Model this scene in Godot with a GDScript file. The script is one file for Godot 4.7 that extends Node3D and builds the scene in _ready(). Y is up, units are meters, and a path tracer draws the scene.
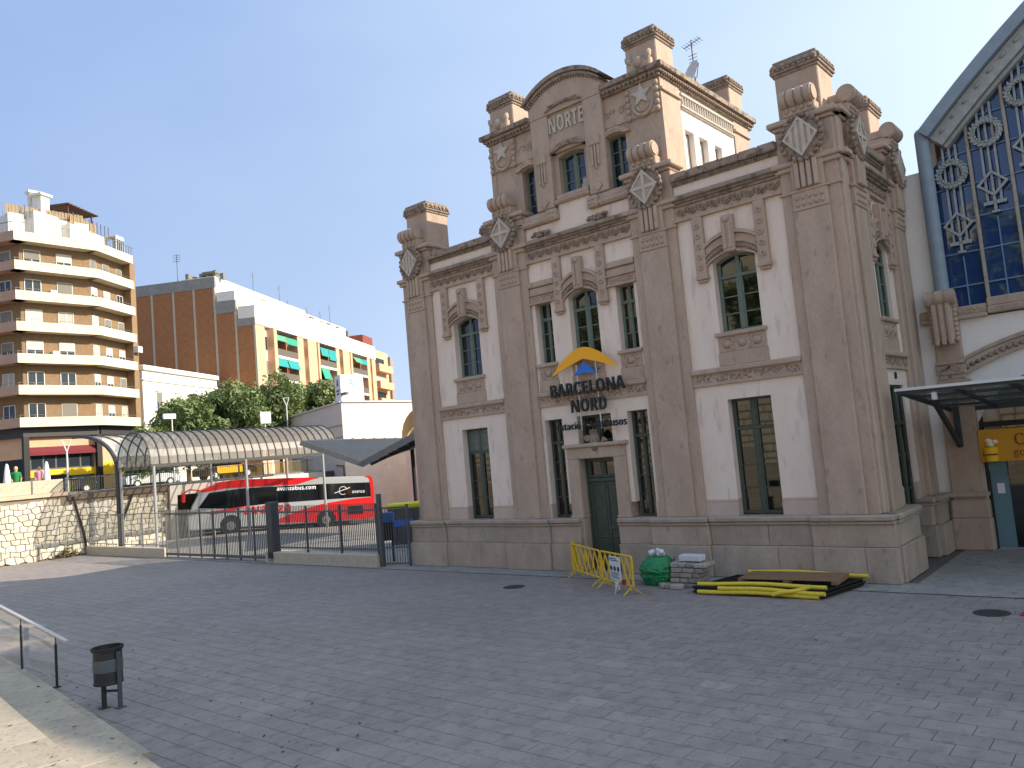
extends Node3D

# ---------- mesh builder ----------
class B:
	var v := PackedVector3Array()
	var n := PackedVector3Array()
	var xf := Transform3D.IDENTITY
	func tri(a: Vector3, b: Vector3, c: Vector3) -> void:  # counter-clockwise seen from outside
		a = xf * a; b = xf * b; c = xf * c
		var nn := (b - a).cross(c - a).normalized()
		v.push_back(a); v.push_back(c); v.push_back(b)
		n.push_back(nn); n.push_back(nn); n.push_back(nn)
	func tris(a: Vector3, b: Vector3, c: Vector3, na: Vector3, nb: Vector3, nc: Vector3) -> void:
		v.push_back(xf * a); v.push_back(xf * c); v.push_back(xf * b)
		n.push_back((xf.basis * na).normalized()); n.push_back((xf.basis * nc).normalized()); n.push_back((xf.basis * nb).normalized())
	func quad(a: Vector3, b: Vector3, c: Vector3, d: Vector3) -> void:
		tri(a, b, c); tri(a, c, d)
	func triv(a: Vector3, b: Vector3, c: Vector3, ctr: Vector3) -> void:
		var nn := (b - a).cross(c - a)
		if nn.dot((a + b + c) / 3.0 - ctr) < 0.0: tri(a, c, b)
		else: tri(a, b, c)
	func fq(a: Vector3, b: Vector3, c: Vector3, d: Vector3, ctr: Vector3) -> void:
		var nn := (c - a).cross(d - b)
		if nn.dot((a + b + c + d) / 4.0 - ctr) < 0.0: quad(a, d, c, b)
		else: quad(a, b, c, d)
	func box(a: Vector3, b: Vector3) -> void:
		var c := (a + b) * 0.5
		hexa([Vector3(a.x, a.y, a.z), Vector3(b.x, a.y, a.z), Vector3(b.x, b.y, a.z), Vector3(a.x, b.y, a.z), Vector3(a.x, a.y, b.z), Vector3(b.x, a.y, b.z), Vector3(b.x, b.y, b.z), Vector3(a.x, b.y, b.z)], c)
	func hexa(p: Array, c: Vector3) -> void:
		fq(p[0], p[1], p[2], p[3], c); fq(p[4], p[5], p[6], p[7], c)
		fq(p[0], p[1], p[5], p[4], c); fq(p[3], p[2], p[6], p[7], c)
		fq(p[0], p[3], p[7], p[4], c); fq(p[1], p[2], p[6], p[5], c)
	func cbox(a: Vector3, b: Vector3, ch: float) -> void:  # chamfered box
		var c := (a + b) * 0.5
		var h := (b - a).abs() * 0.5
		ch = minf(ch, minf(h.x, minf(h.y, h.z)) * 0.45)
		var P := {}
		for sx in [-1, 1]:
			for sy in [-1, 1]:
				for sz in [-1, 1]:
					var k := Vector3i(sx, sy, sz)
					P[k] = [c + Vector3(sx * h.x, sy * (h.y - ch), sz * (h.z - ch)), c + Vector3(sx * (h.x - ch), sy * h.y, sz * (h.z - ch)), c + Vector3(sx * (h.x - ch), sy * (h.y - ch), sz * h.z)]
					triv(P[k][0], P[k][1], P[k][2], c)
		for s in [-1, 1]:
			fq(P[Vector3i(s, -1, -1)][0], P[Vector3i(s, 1, -1)][0], P[Vector3i(s, 1, 1)][0], P[Vector3i(s, -1, 1)][0], c)
			fq(P[Vector3i(-1, s, -1)][1], P[Vector3i(1, s, -1)][1], P[Vector3i(1, s, 1)][1], P[Vector3i(-1, s, 1)][1], c)
			fq(P[Vector3i(-1, -1, s)][2], P[Vector3i(1, -1, s)][2], P[Vector3i(1, 1, s)][2], P[Vector3i(-1, 1, s)][2], c)
			for t in [-1, 1]:
				fq(P[Vector3i(-1, s, t)][1], P[Vector3i(1, s, t)][1], P[Vector3i(1, s, t)][2], P[Vector3i(-1, s, t)][2], c)
				fq(P[Vector3i(s, -1, t)][0], P[Vector3i(s, 1, t)][0], P[Vector3i(s, 1, t)][2], P[Vector3i(s, -1, t)][2], c)
				fq(P[Vector3i(s, t, -1)][0], P[Vector3i(s, t, 1)][0], P[Vector3i(s, t, 1)][1], P[Vector3i(s, t, -1)][1], c)
	func prism(poly: Array, z0: float, z1: float) -> void:  # outline in x,y, from z0 to z1 (z1 > z0)
		var q := PackedVector2Array(poly)
		var area := 0.0
		for i in q.size():
			var w := q[(i + 1) % q.size()]
			area += q[i].x * w.y - w.x * q[i].y
		if area < 0.0: q.reverse()
		var idx := Geometry2D.triangulate_polygon(q)
		for i in range(0, idx.size(), 3):
			var a := q[idx[i]]; var b := q[idx[i + 1]]; var c := q[idx[i + 2]]
			if (b - a).cross(c - a) < 0.0:
				var t := b; b = c; c = t
			tri(Vector3(a.x, a.y, z1), Vector3(b.x, b.y, z1), Vector3(c.x, c.y, z1))
			tri(Vector3(a.x, a.y, z0), Vector3(c.x, c.y, z0), Vector3(b.x, b.y, z0))
		for i in q.size():
			var a := q[i]; var b := q[(i + 1) % q.size()]
			quad(Vector3(a.x, a.y, z0), Vector3(b.x, b.y, z0), Vector3(b.x, b.y, z1), Vector3(a.x, a.y, z1))
	func cyl(p0: Vector3, p1: Vector3, r0: float, r1: float, seg := 10, caps := true) -> void:
		var ax := (p1 - p0).normalized()
		var s := ax.cross(Vector3.UP if absf(ax.y) < 0.9 else Vector3.RIGHT).normalized()
		var t := ax.cross(s)
		for i in seg:
			var a := TAU * i / seg; var b := TAU * (i + 1) / seg
			var da := s * cos(a) + t * sin(a); var db := s * cos(b) + t * sin(b)
			tris(p0 + da * r0, p0 + db * r0, p1 + db * r1, da, db, db)
			tris(p0 + da * r0, p1 + db * r1, p1 + da * r1, da, db, da)
			if caps:
				tri(p1, p1 + da * r1, p1 + db * r1); tri(p0, p0 + db * r0, p0 + da * r0)
	func tube(pts: Array, r: float, seg := 6) -> void:
		for i in pts.size() - 1: cyl(pts[i], pts[i + 1], r, r, seg, true)
	func lathe(o: Vector3, prof: Array, seg := 16) -> void:  # profile of (radius, y) upwards
		for j in prof.size() - 1:
			var p: Vector2 = prof[j]; var q: Vector2 = prof[j + 1]
			var nr := Vector2(q.y - p.y, p.x - q.x).normalized()
			for i in seg:
				var a := TAU * i / seg; var b := TAU * (i + 1) / seg
				var da := Vector3(cos(a), 0, sin(a)); var db := Vector3(cos(b), 0, sin(b))
				var na := da * nr.x + Vector3(0, nr.y, 0); var nb := db * nr.x + Vector3(0, nr.y, 0)
				tris(o + db * p.x + Vector3(0, p.y, 0), o + da * p.x + Vector3(0, p.y, 0), o + da * q.x + Vector3(0, q.y, 0), nb, na, na)
				tris(o + db * p.x + Vector3(0, p.y, 0), o + da * q.x + Vector3(0, q.y, 0), o + db * q.x + Vector3(0, q.y, 0), nb, na, nb)
	func ell(c: Vector3, r: Vector3, seg := 7, rings := 4, bs := Basis.IDENTITY) -> void:
		for j in rings:
			var p := PI * j / rings - PI / 2; var q := PI * (j + 1) / rings - PI / 2
			for i in seg:
				var a := TAU * i / seg; var b := TAU * (i + 1) / seg
				var n0 := Vector3(cos(p) * cos(a), sin(p), cos(p) * sin(a)); var n1 := Vector3(cos(p) * cos(b), sin(p), cos(p) * sin(b))
				var n2 := Vector3(cos(q) * cos(b), sin(q), cos(q) * sin(b)); var n3 := Vector3(cos(q) * cos(a), sin(q), cos(q) * sin(a))
				tris(c + bs * (n1 * r), c + bs * (n0 * r), c + bs * (n3 * r), bs * n1, bs * n0, bs * n3)
				tris(c + bs * (n1 * r), c + bs * (n3 * r), c + bs * (n2 * r), bs * n1, bs * n3, bs * n2)
	func torus(c: Vector3, R: float, r: float, seg := 20, k := 6, a0 := 0.0, a1 := TAU) -> void:  # ring in the x,y plane
		for i in seg:
			var a := lerpf(a0, a1, float(i) / seg); var b := lerpf(a0, a1, float(i + 1) / seg)
			var ra := Vector3(cos(a), sin(a), 0); var rb := Vector3(cos(b), sin(b), 0)
			for j in k:
				var p := TAU * j / k; var q := TAU * (j + 1) / k
				var n00 := ra * cos(p) + Vector3(0, 0, sin(p)); var n01 := ra * cos(q) + Vector3(0, 0, sin(q))
				var n10 := rb * cos(p) + Vector3(0, 0, sin(p)); var n11 := rb * cos(q) + Vector3(0, 0, sin(q))
				tris(c + ra * R + n00 * r, c + rb * R + n10 * r, c + rb * R + n11 * r, n00, n10, n11)
				tris(c + ra * R + n00 * r, c + rb * R + n11 * r, c + ra * R + n01 * r, n00, n11, n01)
	func bar(p0: Vector3, p1: Vector3, w: float, h: float, up := Vector3.UP) -> void:  # box beam between two points
		var ax := (p1 - p0).normalized()
		var s := ax.cross(up)
		if s.length() < 0.01: s = ax.cross(Vector3.RIGHT)
		s = s.normalized() * w * 0.5
		var t := s.cross(ax).normalized() * h * 0.5
		hexa([p0 - s - t, p0 + s - t, p0 + s + t, p0 - s + t, p1 - s - t, p1 + s - t, p1 + s + t, p1 - s + t], (p0 + p1) * 0.5)
	func mesh() -> ArrayMesh:
		var m := ArrayMesh.new()
		if v.is_empty(): return m
		var arr := []
		arr.resize(Mesh.ARRAY_MAX)
		arr[Mesh.ARRAY_VERTEX] = v; arr[Mesh.ARRAY_NORMAL] = n
		m.add_surface_from_arrays(Mesh.PRIMITIVE_TRIANGLES, arr)
		return m

# ---------- naming helpers ----------
var used := {}
var rng := RandomNumberGenerator.new()
var M := {}

func numbered(nm: String) -> String:
	used[nm] = used.get(nm, -1) + 1
	return nm if used[nm] == 0 else "%s_%03d" % [nm, used[nm]]

func thing(nm: String, label: String, cat: String, grp := "", pos := Vector3.ZERO, turn := 0.0) -> Node3D:
	var o := Node3D.new()
	o.name = numbered(nm)
	add_child(o)
	o.position = pos
	o.rotation.y = turn
	o.set_meta("label", label); o.set_meta("category", cat)
	if grp != "": o.set_meta("group", grp)
	return o

func part(par: Node, nm: String, b: B, mat: Material, label := "") -> MeshInstance3D:
	return inst(par, nm, b.mesh(), mat, Transform3D.IDENTITY, label)

func inst(par: Node, nm: String, mesh: Mesh, mat: Material, xf := Transform3D.IDENTITY, label := "") -> MeshInstance3D:
	var o := MeshInstance3D.new()
	o.mesh = mesh
	o.material_override = mat
	o.name = nm if par != self else numbered(nm)
	o.transform = xf
	par.add_child(o, true)
	if label != "": o.set_meta("label", label)
	if nm.ends_with("relief") or nm in ["egg_moulding", "gable_dentils", "rib_ornament", "print", "reed_screen"]: o.set_meta("kind", "stuff")
	return o

func solo(nm: String, b: B, mat: Material, label: String, cat: String, grp := "") -> MeshInstance3D:
	var o := part(self, nm, b, mat)
	o.set_meta("label", label); o.set_meta("category", cat)
	if grp != "": o.set_meta("group", grp)
	return o

func struct(nm: String, b: B, mat: Material, label: String) -> MeshInstance3D:
	var o := part(self, nm, b, mat)
	o.set_meta("kind", "structure"); o.set_meta("label", label); o.set_meta("category", "setting")
	return o

func copy_thing(o: Node3D, base: String, label: String, pos: Vector3, turn := 0.0) -> Node3D:
	var c: Node3D = o.duplicate()
	c.name = numbered(base)
	add_child(c)
	c.position = pos
	c.rotation.y = turn
	c.set_meta("label", label)
	return c

func text_part(par: Node, nm: String, txt: String, size: float, depth: float, mat: Material, xf: Transform3D, font := "Droid Sans", bold := true, squeeze := 1.0) -> MeshInstance3D:
	var f := SystemFont.new()
	f.font_names = PackedStringArray([font])
	if bold: f.font_weight = 700
	var t := TextMesh.new()
	t.text = txt; t.font = f; t.font_size = 64; t.pixel_size = size / 64.0; t.depth = depth; t.curve_step = 2.0
	return inst(par, nm, t, mat, xf * Transform3D(Basis.from_scale(Vector3(squeeze, 1, 1)), Vector3.ZERO))

# ---------- materials ----------
func flat(c: Color, rough := 0.7, metal := 0.0, spec := 0.5) -> StandardMaterial3D:
	var m := StandardMaterial3D.new()
	m.albedo_color = c; m.roughness = rough; m.metallic = metal; m.metallic_specular = spec
	return m

func noise_img(seed_: int, freq: float, size := 256, oct := 4) -> Image:
	var f := FastNoiseLite.new()
	f.seed = seed_; f.noise_type = FastNoiseLite.TYPE_SIMPLEX_SMOOTH; f.frequency = freq; f.fractal_octaves = oct
	return f.get_seamless_image(size, size)

var NORM := {}
# lo..hi: sRGB colours of the surface's own matter, mixed by coarse patches and fine grain
func grain(lo: Color, hi: Color, metres: float, rough: float, seed_ := 1, bump := 0.0, fine := 0.45, stretch := Vector3.ONE, spots := 0.0, spot_c := Color.BLACK) -> StandardMaterial3D:
	var S := 256
	var a := noise_img(seed_, 0.012, S, 4)
	var b := noise_img(seed_ + 50, 0.12, S, 3)
	var c := noise_img(seed_ + 90, 0.03, S, 5)
	var im := Image.create(S, S, false, Image.FORMAT_RGB8)
	for y in S:
		for x in S:
			var t := a.get_pixel(x, y).r * (1.0 - fine) + b.get_pixel(x, y).r * fine
			t = clampf((t - 0.5) * 1.5 + 0.5, 0, 1)
			var col := lo.lerp(hi, t)
			if spots > 0.0:
				var k := clampf((c.get_pixel(x, y).r - (1.0 - spots)) * 6.0, 0, 1)
				col = col.lerp(spot_c, k * 0.7)
			im.set_pixel(x, y, col)
	im.generate_mipmaps()
	var m := StandardMaterial3D.new()
	m.albedo_texture = ImageTexture.create_from_image(im)
	m.roughness = rough
	m.uv1_triplanar = true; m.uv1_world_triplanar = true
	m.uv1_scale = stretch / metres
	if bump > 0.0:
		var key := snappedf(bump, 0.1)
		if not NORM.has(key):
			var nb := noise_img(17, 0.09, S, 4)
			nb.convert(Image.FORMAT_RGBA8)
			nb.bump_map_to_normal_map(bump * 1.3)
			NORM[key] = ImageTexture.create_from_image(nb)
		m.normal_enabled = true
		m.normal_texture = NORM[key]
		m.normal_scale = 1.0
	return m
func srgb(r: int, g: int, b: int) -> Color: return Color(r / 255.0, g / 255.0, b / 255.0)
func V(x: float, y: float, z: float) -> Vector3: return Vector3(x, y, z)
func arc_pts(cx: float, w: float, y: float, rise: float, k := 10) -> Array:  # segmental arch from left to right
	var out := []
	if rise < 0.005: return [Vector2(cx - w / 2, y), Vector2(cx + w / 2, y)]
	var R := (w * w / 4 + rise * rise) / (2 * rise)
	var h := asin(minf(1.0, w / 2 / R))
	for i in k + 1:
		var a := lerpf(-h, h, float(i) / k)
		out.append(Vector2(cx + R * sin(a), y + rise - R + R * cos(a)))
	return out
func arc_band(b: B, cx: float, w: float, y: float, rise: float, th: float, z0: float, z1: float, k := 10) -> void:
	var inner := arc_pts(cx, w, y, rise, k)
	var outer := arc_pts(cx, w + 2 * th, y, rise + th, k)
	for i in k:
		var p := [inner[i], inner[i + 1], outer[i + 1], outer[i]]
		b.prism(p, z0, z1)

# ---------- scene ----------
const SUN_AZ := 34.5   # degrees from +X towards -Z
const SUN_EL := 29.3

func _ready() -> void:
	rng.seed = 7
	setup_view()
	make_materials()
	print("plaza"); plaza()
	print("pavilion"); pavilion()
	print("shed"); shed()
	print("yard"); yard()
	print("street"); street()
	print("far"); far_buildings()
	print("behind"); behind_camera()
	print("objects"); small_objects()
	print("done")

func setup_view() -> void:
	var cam := Camera3D.new()
	cam.name = "camera"
	add_child(cam)
	var f := V(-0.64270975, 0.0834339, -0.76155299)
	var r := V(0.75668514, -0.08630906, -0.64805736)
	var u := V(0.11979887, 0.99276862, 0.00766151)
	cam.transform = Transform3D(Basis(r, u, -f), V(14.23782, 3.96, 20.501616))
	cam.fov = rad_to_deg(2.0 * atan(384.0 / 791.21))
	cam.near = 0.1; cam.far = 1200.0
	cam.current = true
	var az := deg_to_rad(SUN_AZ); var el := deg_to_rad(SUN_EL)
	var s := V(cos(az) * cos(el), sin(el), -sin(az) * cos(el))
	var sun := DirectionalLight3D.new()
	sun.name = "sun"
	sun.light_color = Color(1.0, 0.95, 0.87); sun.light_energy = 1.6; sun.light_angular_distance = 0.53; sun.shadow_enabled = true
	add_child(sun)
	sun.look_at_from_position(s * 100.0, Vector3.ZERO)
	WISP.seed = 3; WISP.frequency = 0.55; WISP.fractal_octaves = 4
	var W := 768; var H := 384
	var im := Image.create(W, H, false, Image.FORMAT_RGBF)
	for y in H:
		var th := PI * (y + 0.5) / H
		for x in W:
			var ph := TAU * (x + 0.5) / W
			var d := V(sin(th) * sin(ph), cos(th), -sin(th) * cos(ph))
			im.set_pixel(x, y, sky_at(d, s))
	var pm := PanoramaSkyMaterial.new()
	pm.panorama = ImageTexture.create_from_image(im)
	var sky := Sky.new(); sky.sky_material = pm
	var env := Environment.new()
	env.background_mode = Environment.BG_SKY; env.sky = sky
	env.tonemap_mode = Environment.TONE_MAPPER_LINEAR
	env.tonemap_exposure = 1.5
	env.sdfgi_enabled = true; env.ssao_enabled = true; env.ssil_enabled = true
	var we := WorldEnvironment.new()
	we.name = "environment"; we.environment = env
	add_child(we)

var WISP := FastNoiseLite.new()
func sky_at(d: Vector3, s: Vector3) -> Color:
	if d.y < 0.0: return Color(0.17, 0.165, 0.16)
	var e := pow(clampf(d.y, 0, 1), 0.38)
	var c := Color(0.42, 0.515, 0.675).lerp(Color(0.01, 0.115, 0.40), e)
	var g := acos(clampf(d.dot(s), -1, 1))
	var glow := 1.75 * exp(-g / 0.7)
	var w := WISP.get_noise_3d(d.x * 3.0, d.y * 9.0, d.z * 3.0) * 0.035 * smoothstep(0.0, 0.1, d.y)   # thin high haze
	return Color(maxf(0.0, c.r + glow * 0.97 + w), maxf(0.0, c.g + glow * 1.0 + w), c.b + glow * 0.74 + w * 0.7)

func make_materials() -> void:
	M.stone = grain(srgb(167, 146, 130), srgb(186, 164, 147), 3.0, 0.92, 11, 0.3, 0.4, V(1, 0.45, 1), 0.24, srgb(147, 130, 118))
	M.stone_dark = grain(srgb(133, 116, 102), srgb(164, 145, 130), 2.2, 0.95, 12, 0.4, 0.5, Vector3.ONE, 0.42, srgb(88, 79, 71))
	M.emblem = grain(srgb(176, 166, 154), srgb(198, 188, 177), 1.2, 0.9, 13, 0.4)
	M.plaster = grain(srgb(222, 204, 190), srgb(231, 214, 201), 4.0, 0.95, 14, 0.2, 0.3, V(1.4, 0.35, 1.4), 0.34, srgb(203, 187, 176))
	M.plinth = []
	var tint := [srgb(178, 161, 145), srgb(173, 156, 141), srgb(182, 164, 147), srgb(175, 156, 139)]
	for i in 4:
		M.plinth.append(grain(tint[i].darkened(0.1), tint[i].lightened(0.04), 2.6, 0.93, 20 + i, 0.4, 0.3, V(1.0, 0.4, 1.0), 0.26, tint[i].darkened(0.2)))
	M.green = grain(srgb(58, 68, 59), srgb(74, 85, 74), 0.8, 0.5, 31, 0.15)
	M.green_light = grain(srgb(92, 106, 96), srgb(112, 124, 112), 0.8, 0.6, 32, 0.15)
	M.glass = flat(srgb(15, 17, 18), 0.03, 0.0, 0.65)
	M.glass_navy = flat(srgb(22, 32, 52), 0.03, 0.0, 0.8)
	M.glass_sky_blue = flat(srgb(36, 62, 108), 0.03, 0.0, 1.0)  # blue of the reflected sky is put into the pane colour
	M.curtain = flat(srgb(170, 168, 158), 0.9)
	M.dark = flat(srgb(34, 33, 33), 0.8)
	M.black = flat(srgb(16, 16, 17), 0.55)
	M.white_metal = flat(srgb(205, 206, 206), 0.45)
	M.grey_metal = grain(srgb(92, 94, 96), srgb(112, 113, 115), 1.0, 0.45, 33)
	M.fence = grain(srgb(70, 71, 74), srgb(90, 90, 92), 0.6, 0.55, 34)
	M.blue_grey = grain(srgb(120, 136, 150), srgb(140, 154, 166), 2.0, 0.55, 35, 0.1)
	M.cast = grain(srgb(138, 144, 146), srgb(170, 172, 168), 0.7, 0.7, 36, 0.3)
	M.muntin = flat(srgb(96, 132, 176), 0.45)
	M.post_rust = grain(srgb(150, 146, 134), srgb(172, 166, 150), 0.9, 0.75, 37, 0.3, 0.5, V(1, 0.4, 1), 0.36, srgb(136, 110, 80))
	M.concrete = grain(srgb(134, 130, 126), srgb(154, 150, 144), 3.0, 0.95, 38, 0.5, 0.4, Vector3.ONE, 0.38, srgb(118, 114, 110))
	M.pale_concrete = grain(srgb(176, 165, 146), srgb(192, 181, 162), 1.6, 0.95, 39, 0.3, 0.5, Vector3.ONE, 0.34, srgb(158, 146, 128))
	M.step = grain(srgb(158, 147, 131), srgb(176, 164, 146), 1.6, 0.95, 44, 0.3, 0.5, Vector3.ONE, 0.34, srgb(142, 131, 115))
	M.asphalt = grain(srgb(82, 82, 84), srgb(104, 103, 103), 2.0, 0.95, 40, 0.7)
	M.yellow = grain(srgb(206, 166, 26), srgb(226, 188, 44), 0.5, 0.5, 41)
	M.dado = grain(srgb(186, 166, 152), srgb(198, 178, 164), 2.0, 0.93, 15, 0.3)
	M.yellow_tube = grain(srgb(204, 180, 44), srgb(220, 198, 62), 0.5, 0.6, 42, 0.2)
	M.wood = grain(srgb(120, 92, 66), srgb(150, 118, 86), 0.5, 0.85, 43, 0.5, 0.5, V(1, 5, 5))
	M.orange_logo = flat(srgb(245, 172, 14), 0.45)
	M.blue_logo = flat(srgb(24, 110, 205), 0.4)


func in_view(p: Vector3) -> float:  # pixel size of a metre at p, 0 outside the photograph's field of view
	var d := p - V(14.23782, 3.96, 20.501616)
	var z := d.dot(V(-0.64270975, 0.0834339, -0.76155299))
	if z < 0.5: return 0.0
	var x := d.dot(V(0.75668514, -0.08630906, -0.64805736)) / z * 791.21
	var y := d.dot(V(0.11979887, 0.99276862, 0.00766151)) / z * 791.21
	if absf(x) > 540.0 or absf(y) > 400.0: return 0.0
	return 791.21 / z

func plaza() -> void:
	var b := B.new()
	b.box(V(-700, -2.0, -900), V(500, -1.4, 700))
	struct("ground", b, M.asphalt, "grey asphalt ground reaching out to the horizon")
	b = B.new()
	b.box(V(-36.8, -1.39, -5.6), V(60, -0.02, 36))
	var pz := struct("plaza", b, flat(srgb(104, 98, 94), 0.95), "square of long grey paving slabs in front of the station")
	# paving slabs in running bond
	var tex := grain(srgb(130, 122, 118), srgb(148, 139, 134), 2.3, 0.85, 61, 0.3, 0.4, Vector3.ONE, 0.36, srgb(120, 112, 108))
	var tones := [0.9, 0.94, 0.97, 1.0, 1.02, 1.05, 1.14]
	var mats := []
	for t in tones:
		var m: StandardMaterial3D = tex.duplicate()
		m.albedo_color = Color(t, t, t * 1.005).linear_to_srgb()
		mats.append(m)
	var vm: StandardMaterial3D = tex.duplicate()
	vm.vertex_color_use_as_albedo = true
	var r := RandomNumberGenerator.new(); r.seed = 21
	var L := 0.62; var D := 0.375
	var cells := []
	var special := [V(8.1, 0, 8.95), V(5.95, 0, 8.2), V(3.6, 0, 7.6), V(6.4, 0, 10.4), V(2.2, 0, 5.0)]
	var patch := FastNoiseLite.new(); patch.seed = 9; patch.frequency = 0.16; patch.fractal_octaves = 2
	var row := 0
	var z := 1.16
	while z < 16.6:
		var x := -36.75 + fmod(row * 0.27 + r.randf() * 0.08, L)
		while x < 24.0:
			var zc := z + D / 2
			var ln := L
			if zc < 15.1 + 0.125 * (x + L / 2):
				var s := in_view(V(x + ln / 2, 0, zc))
				cells.append([s, x, z, clampi(int(2.5 + patch.get_noise_2d(x, z * 1.4) * 4.5 + r.randf_range(-1.6, 1.9)), 0, 5), r.randf_range(-0.0035, 0.0035), r.randf_range(-0.004, 0.004)])
			x += ln
		z += D
		row += 1
	for p in special:
		var best = null; var bd := 9.0
		for c in cells:
			var dd := Vector2(c[1] + L / 2 - p.x, c[2] + D / 2 - p.z).length()
			if dd < bd: bd = dd; best = c
		best[3] = 6
	cells.sort_custom(func(a, c): return a[0] > c[0])
	var g := 0.0032; var ch := 0.004
	var pb := B.new()
	paver(pb, 0, 0, L, D, g, ch, 0, 0)
	var pm := pb.mesh()
	var vv := PackedVector3Array(); var nn := PackedVector3Array(); var cc := PackedColorArray()
	for i in cells.size():
		var c = cells[i]
		if i < 300:
			var bs := Basis(V(1, c[4] / L, 0).normalized(), V(-c[4] / L, 1, 0).normalized(), V(0, 0, 1))
			inst(pz, "paving_slab", pm, mats[c[3]], Transform3D(bs, V(c[1], 0, c[2])))
		else:
			var q := B.new()
			paver(q, c[1], c[2], L, D, g, ch, c[4], c[5])
			vv.append_array(q.v); nn.append_array(q.n)
			var t: float = tones[c[3]]
			var col := Color(t, t, t * 1.005)
			var k := PackedColorArray(); k.resize(q.v.size()); k.fill(col)
			cc.append_array(k)
	var arr := []
	arr.resize(Mesh.ARRAY_MAX)
	arr[Mesh.ARRAY_VERTEX] = vv; arr[Mesh.ARRAY_NORMAL] = nn; arr[Mesh.ARRAY_COLOR] = cc
	var am := ArrayMesh.new()
	am.add_surface_from_arrays(Mesh.PRIMITIVE_TRIANGLES, arr)
	inst(pz, "paving_slabs", am, vm).set_meta("kind", "stuff")
	# pavement strip along the buildings, with the slot drain
	b = B.new()
	b.box(V(-36.75, -0.2, 0.35), V(-8.45, 0.0, 1.05))
	b.box(V(-8.44, -0.2, -0.05), V(8.9, 0.0, 1.05))
	b.box(V(8.91, -0.2, -5.45), V(60, 0.0, 1.05))
	struct("pavement", b, M.concrete, "strip of concrete pavement between the slot drain and the station")
	b = B.new()
	b.box(V(-36.7, -0.05, 1.07), V(60, -0.006, 1.14))
	struct("drain_slot", b, M.black, "long dark drain slot crossing the square along the facade")
	b = B.new()
	var xx := -36.0
	while xx < 40.0:
		b.box(V(xx, -0.05, 1.075), V(xx + 0.012, -0.002, 1.135))
		xx += 0.5
	part(get_node("drain_slot"), "grating_bar", b, M.grey_metal).set_meta("kind", "stuff")
	# steps behind the bin
	var al := atan(0.125)
	var fx := Transform3D(Basis(V(cos(al), 0, sin(al)), V(0, 1, 0), V(-sin(al), 0, cos(al))), V(0, 0, 14.9))
	var zs := [0.0, 0.268, 1.06, 1.61]
	while zs.size() < 15: zs.append(zs[-1] + 0.42)
	b = B.new(); b.xf = fx
	b.box(V(-45, -0.3, 0.6), V(40, 0.1, 30))
	var st := struct("stone_steps", b, M.step, "wide pale stone steps rising from the square towards the viewer")
	var sm := []
	for t in [0.91, 0.96, 1.0, 1.04]:
		var m2: StandardMaterial3D = M.step.duplicate()
		m2.albedo_color = Color(t, t, t).linear_to_srgb()
		sm.append(m2)
	for k in zs.size() - 1:
		var x0 := -14.0
		while x0 < 22.0:
			var w := 1.35 + r.randf() * 0.1
			var x1 := x0 + w
			if k == 0 and x0 < 2.45 and x1 > 2.45: x1 = 2.45
			if k == 0 and x0 >= 2.45: break
			var q := B.new(); q.xf = fx
			q.cbox(V(x0 + 0.004, 0.15 * k - 0.15, zs[k]), V(x1 - 0.004, 0.15 * (k + 1) + r.randf_range(-0.002, 0.002), zs[k + 1] + 0.03 if k > 0 else zs[1] + 0.03), 0.012)
			part(st, "step_slab", q, sm[(k * 2 + int(x0 * 1.7) + 30) % 4])
			x0 = x1
	b = B.new(); b.xf = fx
	var top: float = 0.15 * (zs.size() - 1) - 0.004
	b.box(V(-45, 0.0, zs[-1] - 0.2), V(40, top, 40))
	struct("terrace", b, M.step, "pale terrace at the head of the stone steps")
	# fallen leaves
	b = B.new()
	for i in 110:
		var p := V(r.randf_range(-9, 11), 0.008, r.randf_range(5.0, 14.4))
		if i < 60: p = V(r.randf_range(-6, 5), 0.008, r.randf_range(12.0, 14.6))
		leaf(b, p, r.randf_range(0.015, 0.045), r)
	for i in 26:
		var k := 1 + r.randi() % 3
		var lz: float = zs[k] + r.randf_range(0.05, 0.4)
		leaf(b, fx * V(r.randf_range(-6, 3.5), 0.15 * (k + 1) + 0.008, lz), r.randf_range(0.02, 0.05), r)
	var lv := solo("fallen_leaves", b, flat(srgb(74, 56, 40), 0.9), "small dry brown leaves scattered over slabs and steps", "leaves")
	lv.set_meta("kind", "stuff")

func leaf(b: B, p: Vector3, s: float, r: RandomNumberGenerator) -> void:
	var a := r.randf() * TAU
	var u := V(cos(a), r.randf_range(-0.1, 0.25), sin(a)) * s
	var w := V(-sin(a), r.randf_range(-0.1, 0.25), cos(a)) * s * 0.55
	b.tri(p - u, p + w, p + u + V(0, s * 0.3, 0)); b.tri(p - u, p + u + V(0, s * 0.3, 0), p - w)

func paver(q: B, x: float, z: float, L: float, D: float, g: float, ch: float, dy: float, dz: float) -> void:
	var a := V(x + g, -0.014, z + g); var e := V(x + L - g, -0.014, z + D - g)
	var t0 := V(a.x + ch, -dy * 0.5, a.z + ch); var t1 := V(e.x - ch, dy * 0.5, a.z + ch)
	var t2 := V(e.x - ch, dy * 0.5 + dz * 0.3, e.z - ch); var t3 := V(a.x + ch, -dy * 0.5 + dz * 0.3, e.z - ch)
	var c := V(x + L / 2, -0.5, z + D / 2)
	q.fq(t0, t1, t2, t3, c)
	q.fq(t0, t1, V(e.x, a.y, a.z), a, c)
	q.fq(t1, t2, e, V(e.x, a.y, a.z), c)
	q.fq(t2, t3, V(a.x, a.y, e.z), e, c)
	q.fq(t3, t0, a, V(a.x, a.y, e.z), c)

var PAV: Node3D

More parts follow.
